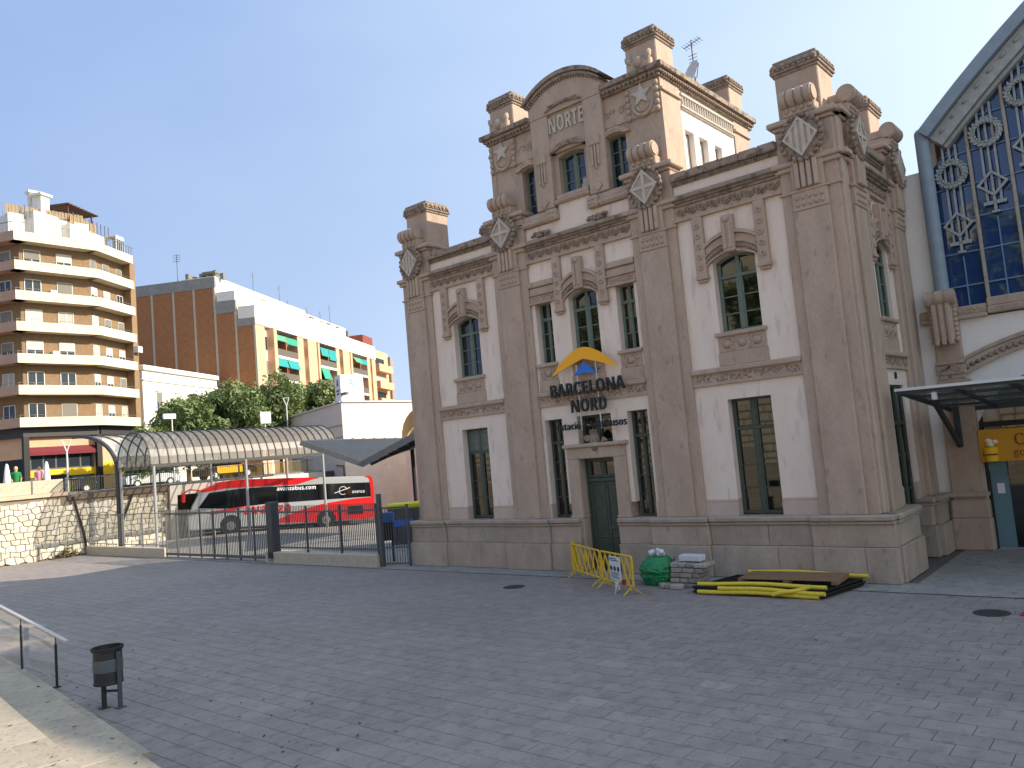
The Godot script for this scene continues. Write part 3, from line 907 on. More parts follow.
func tower() -> void:
	var r := RandomNumberGenerator.new(); r.seed = 14
	var b := B.new()
	b.box(V(-3.2, 10.9, -6.4), V(3.2, 14.8, -0.8))
	part(PAV, "tower_core", b, M.plaster)
	# front wall (stone) with three openings; apron of plaster below
	b = B.new()
	wall_open(b, -3.4, 3.4, 11.34, 14.75, -0.35, -0.8, [[-1.72, 0.74, 11.8, 13.4, 0.08], [0.0, 1.04, 12.15, 13.42, 0.1], [1.72, 0.74, 11.8, 13.4, 0.08]])
	part(PAV, "tower_front", b, M.stone)
	b = B.new()
	b.box(V(-2.1, 10.86, -0.7), V(2.1, 11.34, -0.25))
	b.box(V(-0.62, 11.34, -0.36), V(0.62, 11.86, -0.25))
	part(PAV, "attic_wall", b, M.plaster)
	b = B.new()
	for s in [-1, 1]:
		b.cbox(V(s * 1.45 - 0.85, 11.36, -0.6), V(s * 1.45 + 0.85, 11.56, -0.1), 0.03)
		b.cbox(V(s * 1.45 - 0.8, 11.56, -0.6), V(s * 1.45 + 0.8, 11.76, -0.18), 0.03)
		lumps(b, s * 1.45 - 0.8, s * 1.45 + 0.8, 11.38, 11.5, -0.1, 1, r)
		b.cbox(V(s * 0.82 - 0.2, 11.34, -0.5), V(s * 0.82 + 0.2, 11.72, -0.04), 0.03)
		for i in 4: b.ell(V(s * 0.82 - 0.08 + 0.16 * (i % 2), 11.46 + 0.15 * (i / 2), -0.04), V(0.06, 0.06, 0.04), 6, 4)
	b.cbox(V(-0.68, 11.84, -0.6), V(0.68, 11.98, -0.12), 0.03)
	b.cbox(V(-0.64, 11.98, -0.6), V(0.64, 12.14, -0.18), 0.03)
	lumps(b, -0.62, 0.62, 11.86, 11.96, -0.12, 1, r)
	part(PAV, "tower_sill", b, M.stone)
	window(PAV, Transform3D(Basis.IDENTITY, V(0, 12.15, -0.62)), 1.04, 1.27, 0.1, [0.33, 0.66], 0.0, M.green_light, M.glass_navy, "tower_window")
	for s in [-1, 1]: window(PAV, Transform3D(Basis.IDENTITY, V(s * 1.72, 11.8, -0.62)), 0.74, 1.6, 0.08, [0.25, 0.5, 0.75], 0.0, M.green_light, M.glass_navy, "tower_window")
	# paper in the lower pane
	b = B.new(); b.box(V(0.2, 12.26, -0.6), V(0.42, 12.6, -0.595)); b.box(V(0.14, 12.26, -0.6), V(0.2, 12.4, -0.595))
	part(PAV, "window_papers", b, M.curtain)
	# gable with the name
	b = B.new()
	var top := arc_pts(0, 2.9, 15.42, 0.52, 16)
	var poly := top.duplicate()
	poly.append(Vector2(1.45, 14.9)); poly.append(Vector2(-1.45, 14.9))
	b.prism(poly, -0.95, -0.15)
	for s in [-1, 1]:
		b.cbox(V(s * 1.07 - 0.36, 11.78, -0.5), V(s * 1.07 + 0.36, 14.9, -0.15), 0.03)
	b.box(V(-0.71, 14.05, -0.6), V(0.71, 14.9, -0.27))
	b.box(V(-1.45, 14.5, -0.95), V(1.45, 14.9, -0.4))
	b.box(V(-0.71, 13.55, -0.6), V(0.71, 14.05, -0.2))
	var g := part(PAV, "gable", b, M.stone)
	b = B.new()
	arc_band(b, 0, 2.9, 15.36, 0.52, 0.1, -0.98, -0.05, 16)
	arc_band(b, 0, 3.02, 15.46, 0.54, 0.14, -1.02, 0.02, 16)
	part(g, "gable_cornice", b, M.stone_dark)
	b = B.new()
	for p in arc_pts(0, 2.84, 15.32, 0.52, 30): b.cbox(V(p.x - 0.03, p.y - 0.03, -0.2), V(p.x + 0.03, p.y + 0.05, -0.08), 0.01)
	part(g, "gable_dentils", b, M.stone_dark)
	b = B.new()
	arc_band(b, 0, 1.3, 14.98, 0.1, 0.1, -0.4, -0.08, 8)
	lumps(b, -0.6, 0.6, 15.06, 15.16, -0.08, 1, r)
	arc_band(b, 0, 1.1, 13.55, 0.12, 0.16, -0.5, -0.1, 8)
	lumps(b, -0.5, 0.5, 13.66, 13.8, -0.1, 2, r)
	part(g, "panel_moulding", b, M.stone_dark)
	text_part(g, "name_letters", "NORTE", 0.72, 0.06, M.emblem, Transform3D(Basis.IDENTITY, V(0, 14.5, -0.235)), "Droid Sans", true, 0.62)
	b = B.new()
	for s in [-1, 1]:
		b = B.new()
		var x: float = s * 1.07
		b.cbox(V(x - 0.2, 13.3, -0.3), V(x + 0.2, 13.62, -0.06), 0.03)
		for i in 3: b.cbox(V(x - 0.15 + 0.11 * i, 12.55 + 0.1 * absf(i - 1), -0.2), V(x - 0.07 + 0.11 * i, 13.3, -0.09), 0.015)
		part(g, "gable_console", b, M.stone)
		b = B.new()
		b.prism([Vector2(x - 0.16, 11.98), Vector2(x, 11.82), Vector2(x + 0.16, 11.98), Vector2(x, 12.14)], -0.2, -0.09)
		part(g, "lozenge", b, M.stone)
	# side heads over the outer windows
	for s in [-1, 1]:
		b = B.new()
		arc_band(b, s * 1.74, 0.78, 13.4, 0.1, 0.18, -0.5, -0.2, 8)
		b.cbox(V(s * 1.9 - 0.5, 13.72, -0.5), V(s * 1.9 + 0.5, 14.0, -0.3), 0.02)
		lumps(b, s * 1.74 - 0.42, s * 1.74 + 0.42, 13.46, 13.66, -0.2, 2, r)
		lumps(b, s * 1.85 - 0.45, s * 1.85 + 0.45, 14.05, 14.35, -0.34, 2, r)
		part(PAV, "tower_lintel", b, M.stone)
		# corner panel with star
		b = B.new()
		b.cbox(V(s * 2.83 - 0.56, 13.7, -0.6), V(s * 2.83 + 0.56, 14.72, -0.28), 0.03)
		b.torus(V(s * 2.83, 14.05, -0.28), 0.33, 0.07, 12, 5, PI, TAU)
		b.torus(V(s * 2.83, 14.05, -0.28), 0.2, 0.06, 12, 5, PI, TAU)
		for k in [-1, 1]:
			for i in 5: b.ell(V(s * 2.83 + k * 0.5, 14.55 - 0.2 * i, -0.26), V(0.09, 0.11, 0.08), 6, 4)
		var c := part(PAV, "star_panel", b, M.stone)
		b = B.new()
		var st := []
		for i in 10:
			var a := PI / 2 + TAU * i / 10
			var R := 0.36 if i % 2 == 0 else 0.15
			st.append(Vector2(s * 2.83 + R * cos(a), 14.34 + R * sin(a)))
		b.prism(st, -0.28, -0.2)
		part(c, "star", b, M.emblem)
	# flanks
	for s in [-1, 1]:
		b = B.new()
		var xa: float = 3.4 if s > 0 else -3.5; var xb: float = 3.5 if s > 0 else -3.4
		b.box(V(xa - 0.05 * s - (0.1 if s > 0 else 0.0), 10.9, -1.5), V(xb - 0.05 * s + (0.1 if s < 0 else 0.0), 14.75, -0.32))
		b.cbox(V(xa - 0.02, 14.3, -1.52), V(xb + 0.02, 14.4, -0.3), 0.015)
		part(PAV, "tower_corner", b, M.stone)
		b = B.new()
		b.box(V(xa - 0.05 * s - (0.1 if s > 0 else 0.0), 10.9, -6.62), V(xb - 0.05 * s + (0.1 if s < 0 else 0.0), 14.75, -5.4))
		b.cbox(V(xa - 0.02, 14.3, -6.64), V(xb + 0.02, 14.4, -5.38), 0.015)
		part(PAV, "tower_corner", b, M.stone)
		b = B.new()
		var fr := Transform3D(Basis(V(0, 0, -1), V(0, 1, 0), V(1, 0, 0)), V(3.4, 0, 0)) if s > 0 else Transform3D(Basis(V(0, 0, 1), V(0, 1, 0), V(-1, 0, 0)), V(-3.4, 0, 0))
		b.xf = fr
		var k: float = 1.0 if s > 0 else -1.0
		var os := [[2.03 * k, 0.6, 11.9, 13.46, 0.0], [2.98 * k, 0.6, 11.9, 13.46, 0.0], [4.05 * k, 0.55, 11.9, 13.46, 0.0]]
		if s < 0: os.reverse()
		wall_open(b, 1.5 if s > 0 else -5.4, 5.4 if s > 0 else -1.5, 10.9, 14.75, 0.0, -0.3, os)
		part(PAV, "tower_flank", b, flat(srgb(226, 220, 212), 0.95))
		b = B.new(); b.xf = fr
		b.cbox(V(1.55 * k if s > 0 else -5.35, 14.12, -0.1), V(5.35 if s > 0 else -1.55, 14.2, 0.08), 0.015)
		b.cbox(V(1.55 * k if s > 0 else -5.35, 14.48, -0.1), V(5.35 if s > 0 else -1.55, 14.58, 0.1), 0.015)
		for i in 22:
			var x := 1.7 + 3.5 * i / 21.0
			b.cyl(V(x * k, 14.2, 0.03), V(x * k, 14.48, 0.03), 0.045, 0.045, 6, false)
		lumps(b, 1.6 if s > 0 else -5.3, 5.3 if s > 0 else -1.6, 14.03, 14.12, 0.03, 1, r)
		part(PAV, "baluster_band", b, M.emblem)
		for o in os:
			window(PAV, fr * Transform3D(Basis.IDENTITY, V(o[0], 11.9, -0.24)), o[1], 1.56, 0.0, [0.33, 0.66], 0.0, M.green, M.glass, "flank_window", 1)
	b = B.new()
	b.box(V(-3.4, 10.9, -6.7), V(3.4, 14.75, -6.4))
	part(PAV, "tower_rear", b, M.plaster)
	# cornice all round
	b = B.new()
	for q in [[3.5, 14.72, 14.82, -0.2], [3.58, 14.82, 14.92, -0.14], [3.68, 14.92, 15.08, -0.04]]:
		b.box(V(-q[0], q[1], -6.9), V(q[0], q[2], -1.0))
		b.cbox(V(-q[0], q[1], -0.999), V(-1.46, q[2], q[3]), 0.02); b.cbox(V(1.46, q[1], -0.999), V(q[0], q[2], q[3]), 0.02)
	b.box(V(-3.3, 15.08, -6.5), V(3.3, 15.3, -1.2))
	var tc := part(PAV, "tower_cornice", b, M.stone_dark)
	b = B.new()
	for s in [-1, 1]:
		lumps(b, 1.5 if s > 0 else -3.45, 3.45 if s > 0 else -1.5, 14.74, 14.9, -0.15, 1, r)
	b.xf = Transform3D(Basis(V(0, 0, -1), V(0, 1, 0), V(1, 0, 0)), V(3.56, 0, 0))
	lumps(b, 0.3, 6.6, 14.74, 14.9, 0.0, 1, r)
	part(tc, "cornice_relief", b, M.stone_dark)
	for x in [-2.85, 2.85]:
		for z in [-0.95, -6.0]: pedestal(V(x, 15.08, z), 0.62, 1.34)
	for s in [-1, 1]:
		b = B.new()
		b.cbox(V(s * 2.85 - 0.42, 15.08, -0.5), V(s * 2.85 + 0.42, 15.42, -0.18), 0.04)
		for k in [-1, 1]:
			b.ell(V(s * 2.85 + k * 0.33, 15.46, -0.24), V(0.1, 0.2, 0.12), 7, 5, Basis(V(0, 0, 1), -k * 0.5))
		b.ell(V(s * 2.85, 15.34, -0.18), V(0.16, 0.2, 0.1), 8, 5)
		part(PAV, "horned_mask", b, M.stone)
	# soot dark nests on the cornice
	b = B.new()
	for c in [V(-1.35, 10.93, -0.05), V(0.95, 10.93, -0.05)]:
		for i in 26: b.ell(c + V(r.randf_range(-0.34, 0.34), r.randf_range(0, 0.14), r.randf_range(-0.1, 0.05)), V(0.09, 0.06, 0.07), 6, 4)
	part(PAV, "crest_ornament", b, M.stone_dark)

func shed() -> void:
	var T := thing("train_hall", "vaulted train hall with blue glazed fan front beside the pavilion", "building")
	var CX := 29.95; var CY := -7.94; var RO := 29.0
	var a0 := atan2(12.47 - CY, 9.35 - CX) + 0.009; var a1 := PI - a0
	var b := B.new()
	# masonry front below the glazing
	b.box(V(8.2, 0.0, -5.9), V(9.62, 6.62, -5.5))
	b.box(V(8.2, 6.62, -5.9), V(9.05, 11.2, -5.5))
	b.box(V(14.5, 0, -5.9), V(50.6, 6.62, -5.5))
	var pl := arc_pts(12.06, 4.88, 3.6, 1.5, 14)
	pl.append(Vector2(14.5, 6.62)); pl.append(Vector2(9.62, 6.62))
	b.prism(pl, -5.9, -5.5)
	part(T, "front_wall", b, grain(srgb(228, 222, 217), srgb(236, 231, 226), 4.0, 0.92, 16, 0.2))
	b = B.new()
	b.box(V(9.62, 0.0, -6.2), V(14.5, 5.2, -6.0))
	part(T, "lobby_wall", b, M.plaster)
	# stone arches
	b = B.new()
	arc_band(b, 12.8, 7.06, 4.86, 0.95, 0.3, -5.6, -5.36, 18)
	arc_band(b, 12.8, 7.66, 5.16, 0.95, 0.12, -5.6, -5.3, 18)
	var ab := part(T, "entrance_arch", b, M.stone)
	b = B.new()
	var r := RandomNumberGenerator.new(); r.seed = 8
	for p in arc_pts(12.8, 7.36, 5.0, 0.95, 46): b.ell(V(p.x, p.y, -5.36), V(0.09, 0.07, 0.05), 6, 4, Basis(V(0, 0, 1), r.randf_range(-1, 1)))
	part(ab, "arch_relief", b, M.stone_dark)
	b = B.new()
	arc_band(b, 13.0, 5.2, 4.32, 0.72, 0.2, -5.6, -5.4, 14)
	for p in arc_pts(13.0, 5.4, 4.42, 0.72, 30): b.ell(V(p.x, p.y, -5.4), V(0.08, 0.06, 0.05), 6, 4)
	part(T, "inner_arch", b, M.stone_dark)
	# sills
	b = B.new()
	b.cbox(V(8.5, 6.6, -5.8), V(10.25, 6.72, -5.3), 0.02); b.cbox(V(8.5, 6.72, -5.8), V(10.25, 6.98, -5.38), 0.03)
	lumps(b, 9.4, 10.2, 6.74, 6.94, -5.38, 2, r)
	b.cbox(V(10.26, 6.66, -5.8), V(50.6, 6.86, -5.3), 0.03); b.cbox(V(10.26, 6.86, -5.8), V(50.6, 7.12, -5.36), 0.03)
	lumps(b, 10.3, 14.0, 6.68, 6.84, -5.3, 2, r)
	part(T, "sill", b, M.stone)
	# pier with the console under the iron column
	b = B.new()
	b.cbox(V(8.75, 0.0, -5.8), V(9.62, 4.9, -5.32), 0.03)
	b.cbox(V(8.68, 0.0, -5.8), V(9.68, 0.9, -5.2), 0.03)
	b.cbox(V(8.68, 1.5, -5.8), V(9.68, 1.64, -5.18), 0.03); b.cbox(V(8.7, 0.9, -5.8), V(9.66, 1.42, -5.24), 0.03)
	b.cbox(V(8.8, 4.9, -5.8), V(9.5, 7.3, -5.34), 0.03)
	b.cbox(V(8.76, 5.35, -5.8), V(9.54, 5.42, -5.26), 0.02); b.cbox(V(8.76, 5.05, -5.8), V(9.54, 5.32, -5.3), 0.02)
	lumps(b, 8.8, 9.5, 5.08, 5.3, -5.29, 2, r)
	var pr := part(T, "pier", b, M.stone)
	b = B.new()
	b.cyl(V(8.74, 7.28, -5.12), V(9.54, 7.28, -5.12), 0.2, 0.2, 14)
	for i in 3: b.cyl(V(8.76 + 0.28 * i, 7.28, -5.12), V(8.76 + 0.28 * i + 0.2, 7.28, -5.12), 0.235, 0.235, 14)
	b.cbox(V(8.86, 5.98, -5.4), V(9.42, 7.2, -5.0), 0.08)
	for i in 3: b.cbox(V(8.9 + 0.18 * i, 5.9, -5.2), V(9.03 + 0.18 * i, 7.1, -4.93), 0.05)
	for i in 8: 
		b.ell(V(8.84, 6.05 + 0.14 * i, -5.2), V(0.08, 0.09, 0.12), 6, 4); b.ell(V(9.46, 6.05 + 0.14 * i, -5.2), V(0.08, 0.09, 0.12), 6, 4)
	part(pr, "scroll_console", b, M.stone)
	# iron column
	b = B.new()
	b.cyl(V(9.2, 7.4, -5.3), V(9.2, 12.25, -5.3), 0.2, 0.2, 16)
	b.ell(V(9.2, 12.25, -5.3), V(0.2, 0.18, 0.2), 16, 8)
	part(T, "iron_column", b, M.blue_grey)
	# arched rib: two flanges
	var rib := [[RO, RO - 0.34, -5.85, -4.98], [RO - 0.36, RO - 0.78, -5.8, -5.18], [RO - 0.8, RO - 0.9, -5.8, -5.3]]
	for q in rib:
		b = B.new()
		var k := 60
		for i in k:
			var t0 := lerpf(a0, a1, float(i) / k); var t1 := lerpf(a0, a1, float(i + 1) / k)
			b.prism([Vector2(CX + q[0] * cos(t0), CY + q[0] * sin(t0)), Vector2(CX + q[0] * cos(t1), CY + q[0] * sin(t1)), Vector2(CX + q[1] * cos(t1), CY + q[1] * sin(t1)), Vector2(CX + q[1] * cos(t0), CY + q[1] * sin(t0))], q[2], q[3])
		part(T, "arched_rib", b, M.blue_grey if q[0] == RO else M.cast)
	b = B.new()
	for i in 26:   # rivet plates and ornaments along the rib
		var t := a0 - 0.012 - 0.0165 * i
		var p := V(CX + (RO - 0.52) * cos(t), CY + (RO - 0.52) * sin(t), -5.16)
		b.ell(p, V(0.12, 0.05, 0.04), 6, 4, Basis(V(0, 0, 1), t - PI / 2))
	part(T, "rib_ornament", b, M.cast)
	# glazing
	var RI := RO - 0.85
	var gp := B.new()
	var xs := 9.33
	var bay := 0
	while xs < 50.4:
		var x1 := 10.31 if bay == 0 else xs + 0.98
		var yb := 6.98 if bay == 0 else 7.12
		if bay < 5:
			for c in 2:
				var xa := lerpf(xs, x1, c * 0.5); var xb := lerpf(xs, x1, (c + 1) * 0.5)
				var y := yb
				while true:
					var ya := CY + sqrt(maxf(0, RI * RI - (xa - CX) * (xa - CX))); var yc := CY + sqrt(maxf(0, RI * RI - (xb - CX) * (xb - CX)))
					var y1 := y + (0.6 if y == yb and bay == 0 else 0.98)
					var pn := B.new()
					var bsx := Basis(V(0, 1, 0), r.randf_range(-0.012, 0.012)) * Basis(V(1, 0, 0), r.randf_range(-0.012, 0.012))
					var ctr := V((xa + xb) / 2, (y + y1) / 2, -5.62)
					pn.xf = Transform3D(bsx, ctr) * Transform3D(Basis.IDENTITY, -ctr)
					if y1 < ya:
						pn.box(V(xa, y, -5.625), V(xb, y1, -5.615))
					elif y < ya:
						pn.prism([Vector2(xa, y), Vector2(xb, y), Vector2(xb, minf(yc, y1 + 0.4)), Vector2(xa, ya)], -5.625, -5.615)
					if not pn.v.is_empty(): part(T, "glass_pane", pn, M.glass_sky_blue)
					y = y1
					if y > ya: break
		else:
			var ya := CY + sqrt(maxf(0, RI * RI - (xs - CX) * (xs - CX))); var yc := CY + sqrt(maxf(0, RI * RI - (x1 - CX) * (x1 - CX)))
			gp.prism([Vector2(xs, yb), Vector2(x1, yb), Vector2(x1, yc), Vector2(xs, ya)], -5.625, -5.615)
		xs = x1
		bay += 1
	part(T, "glass_fan", gp, M.glass_sky_blue)
	for i in 40:
		var x := 10.31 + 0.98 * i
		if x > 50: break
		var y := CY + sqrt(RI * RI - (x - CX) * (x - CX))
		b = B.new()
		b.cbox(V(x - 0.045, 7.1, -5.6), V(x + 0.045, y, -5.46), 0.015)
		part(T, "glazing_post", b, M.post_rust)
	b = B.new()
	for i in 8:
		var y := 7.58 + 0.97 * i
		var hx := sqrt(RI * RI - (y - CY) * (y - CY))
		b.box(V(maxf(9.34, CX - hx), y - 0.018, -5.6), V(CX + hx, y + 0.018, -5.55))
	for i in 5:
		var x := 9.82 + 0.98 * i
		b.box(V(x - 0.016, 7.0, -5.598), V(x + 0.016, CY + sqrt(RI * RI - (x - CX) * (x - CX)) - 3.3, -5.548))
	part(T, "glazing_bar", b, M.muntin)
	for i in 5:     # cast iron wreath and lozenge in each bay
		var x := 9.82 + 0.98 * i
		var yt := CY + sqrt(RI * RI - (x - CX) * (x - CX))
		var yr := yt - 0.86
		b = B.new()
		b.torus(V(x, yr, -5.46), 0.35, 0.07, 24, 8)
		for k in 40:
			var a := TAU * k / 40
			var q := 0.29 if k % 2 == 0 else 0.40
			b.ell(V(x + q * cos(a), yr + q * sin(a), -5.4 + r.randf_range(-0.02, 0.02)), V(0.075, 0.03, 0.045), 6, 4, Basis(V(0, 0, 1), a + (0.9 if k % 2 == 0 else 2.2) + r.randf_range(-0.3, 0.3)))
		for k in 3: b.box(V(x - 0.2 + 0.17 * k, yr - 0.9, -5.5), V(x - 0.14 + 0.17 * k, yt, -5.47))
		var yd := yr - 1.5
		var dm := [Vector2(-0.4, 0), Vector2(0, -0.38), Vector2(0.4, 0), Vector2(0, 0.38)]
		for k in 4:
			var p: Vector2 = dm[k]; var q: Vector2 = dm[(k + 1) % 4]
			b.prism([Vector2(x, yd) + p, Vector2(x, yd) + q, Vector2(x, yd) + q * 0.78, Vector2(x, yd) + p * 0.78], -5.5, -5.42)
		for k in 3: b.box(V(x - 0.2 + 0.17 * k, yd - 0.5, -5.5), V(x - 0.14 + 0.17 * k, yr - 0.9, -5.47))
		b.box(V(x - 0.28, yd - 0.6, -5.5), V(x - 0.02, yd - 0.5, -5.44)); b.box(V(x + 0.02, yd - 0.6, -5.5), V(x + 0.28, yd - 0.5, -5.44))
		b.box(V(x - 0.035, yd - 0.78, -5.5), V(x + 0.035, yd - 0.38, -5.44)); b.box(V(x - 0.1, yd - 0.84, -5.5), V(x + 0.1, yd - 0.78, -5.44))
		part(T, "cast_wreath", b, M.cast)
	# vault and flanks
	b = B.new()
	for i in 40:
		var t0 := lerpf(a0, a1, i / 40.0); var t1 := lerpf(a0, a1, (i + 1) / 40.0)
		var o := RO - 0.05; var q := RO - 0.3
		b.prism([Vector2(CX + o * cos(t0), CY + o * sin(t0)), Vector2(CX + o * cos(t1), CY + o * sin(t1)), Vector2(CX + q * cos(t1), CY + q * sin(t1)), Vector2(CX + q * cos(t0), CY + q * sin(t0))], -130, -5.86)
	part(T, "vault_roof", b, M.grey_metal)
	b = B.new()
	b.box(V(9.1, 0, -130), V(9.4, 12.2, -5.9)); b.box(V(50.4, 0, -130), V(50.8, 12.2, -5.9))
	part(T, "flank_wall", b, M.plaster)
	# doorway: blue leaf and dark glazing
	b = B.new()
	b.box(V(9.72, 0.03, -5.75), V(10.16, 2.5, -5.68))
	b.box(V(9.72, 2.2, -5.68), V(10.16, 2.46, -5.6))
	for i in 4: b.box(V(9.72, 2.04 + 0.05 * i, -5.68), V(10.16, 2.07 + 0.05 * i, -5.665))
	var dp := part(T, "door_panel", b, flat(srgb(96, 130, 140), 0.5))
	b = B.new()
	b.box(V(9.86, 1.55, -5.68), V(10.04, 1.84, -5.676))
	part(dp, "notice", b, flat(srgb(225, 225, 228), 0.8))
	b = B.new()
	b.box(V(10.16, 0.03, -5.8), V(14.4, 4.2, -5.74))
	part(T, "doorway_glass", b, M.glass)
	b = B.new()
	b.box(V(9.62, 0.0, -5.74), V(9.72, 4.4, -5.6)); b.box(V(9.72, 3.45, -5.74), V(14.4, 3.6, -5.6))
	part(T, "door_frame", b, M.black)
	# glazed entrance canopy
	var K := thing("glass_canopy", "dark framed glass canopy projecting over the hall entrance", "canopy")
	var A0 := V(8.75, 4.58, -1.0); var A1 := V(16.0, 4.52, -1.0)
	var B0 := V(9.0, 4.02, -5.4); var B1 := V(16.0, 3.98, -5.4)
	var fm := flat(srgb(52, 58, 60), 0.55)
	b = B.new()
	b.bar(A0, A1, 0.07, 0.12); b.bar(B0, B1, 0.07, 0.12); b.bar(A0, B0, 0.07, 0.1)
	for i in range(1, 7):
		b.bar(A0.lerp(A1, i / 6.0), B0.lerp(B1, i / 6.0), 0.05, 0.1)
	for j in range(1, 4): b.bar(A0.lerp(B0, j / 4.0), A1.lerp(B1, j / 4.0), 0.04, 0.07)
	part(K, "frame", b, fm)
	b = B.new()
	b.bar(A0 + V(-0.05, 0.05, 0.05), A1 + V(0, 0.05, 0.05), 0.12, 0.07)
	part(K, "gutter", b, M.white_metal)
	var gm := flat(Color(0.5, 0.62, 0.59, 0.38), 0.08)
	gm.transparency = BaseMaterial3D.TRANSPARENCY_ALPHA
	for i in 6:
		for j in 4:
			var p := A0.lerp(A1, i / 6.0).lerp(B0.lerp(B1, i / 6.0), j / 4.0); var q := A0.lerp(A1, (i + 1) / 6.0).lerp(B0.lerp(B1, (i + 1) / 6.0), j / 4.0)
			var s := A0.lerp(A1, (i + 1) / 6.0).lerp(B0.lerp(B1, (i + 1) / 6.0), (j + 1) / 4.0); var t := A0.lerp(A1, i / 6.0).lerp(B0.lerp(B1, i / 6.0), (j + 1) / 4.0)
			b = B.new()
			var u := V(0, 0.06, 0); var d := V(0, 0.05, 0)
			b.hexa([p + d, q + d, q + u, p + u, t + d, s + d, s + u, t + u], (p + s) / 2 + V(0, 0.055, 0))
			part(K, "glass_pane", b, gm)
	for x in [9.15, 13.6]:
		b = B.new()
		b.bar(V(x, 2.95, -5.25), V(x, 4.1, -5.25), 0.14, 0.14, V(0, 0, 1))
		b.bar(V(x, 3.0, -5.2), V(x, 4.3, -2.8), 0.1, 0.16)
		part(K, "bracket", b, fm)
	b = B.new()
	b.cbox(V(9.5, 4.3, -1.1), V(9.62, 4.5, -0.98), 0.02)
	part(K, "floodlight", b, M.white_metal)
	# yellow shop sign
	var Y := thing("shop_sign", "yellow cafe sign board with brown script over the hall doorway", "sign", "", V(9.6, 2.47, -5.4))
	b = B.new(); b.cbox(V(0, 0, 0), V(4.6, 0.92, 0.12), 0.02)
	part(Y, "board", b, flat(srgb(206, 148, 24), 0.5))
	b = B.new(); b.cyl(V(0.3, 0.03, 0.17), V(0.3, 0.42, 0.17), 0.17, 0.19, 14)
	var cu := part(Y, "cup_emblem", b, flat(srgb(240, 190, 30), 0.5))
	b = B.new()
	for i in 7: b.ell(V(0.3 + rng.randf_range(-0.12, 0.12), 0.48 + rng.randf_range(0, 0.14), 0.18), V(0.09, 0.06, 0.06), 7, 5)
	part(cu, "cream", b, flat(srgb(240, 232, 205), 0.6))
	b = B.new(); b.box(V(0.12, 0.2, 0.33), V(0.48, 0.24, 0.37))
	part(cu, "cup_band", b, flat(srgb(120, 66, 26), 0.6))
	var br := flat(srgb(132, 66, 22), 0.6)
	text_part(Y, "lettering", "Crema", 0.44, 0.02, br, Transform3D(Basis.IDENTITY, V(1.55, 0.6, 0.13)), "Droid Serif", false)
	text_part(Y, "lettering", "gourmet", 0.26, 0.02, br, Transform3D(Basis.IDENTITY, V(1.35, 0.24, 0.13)), "Droid Serif", false)

var RUB := []
func dirframe(p: Vector2, d: Vector2, y := 0.0) -> Transform3D:  # local x along d, z outward to the right-hand side of the street
	return Transform3D(Basis(V(d.x, 0, d.y), V(0, 1, 0), V(-d.y, 0, d.x)), V(p.x, y, p.y))

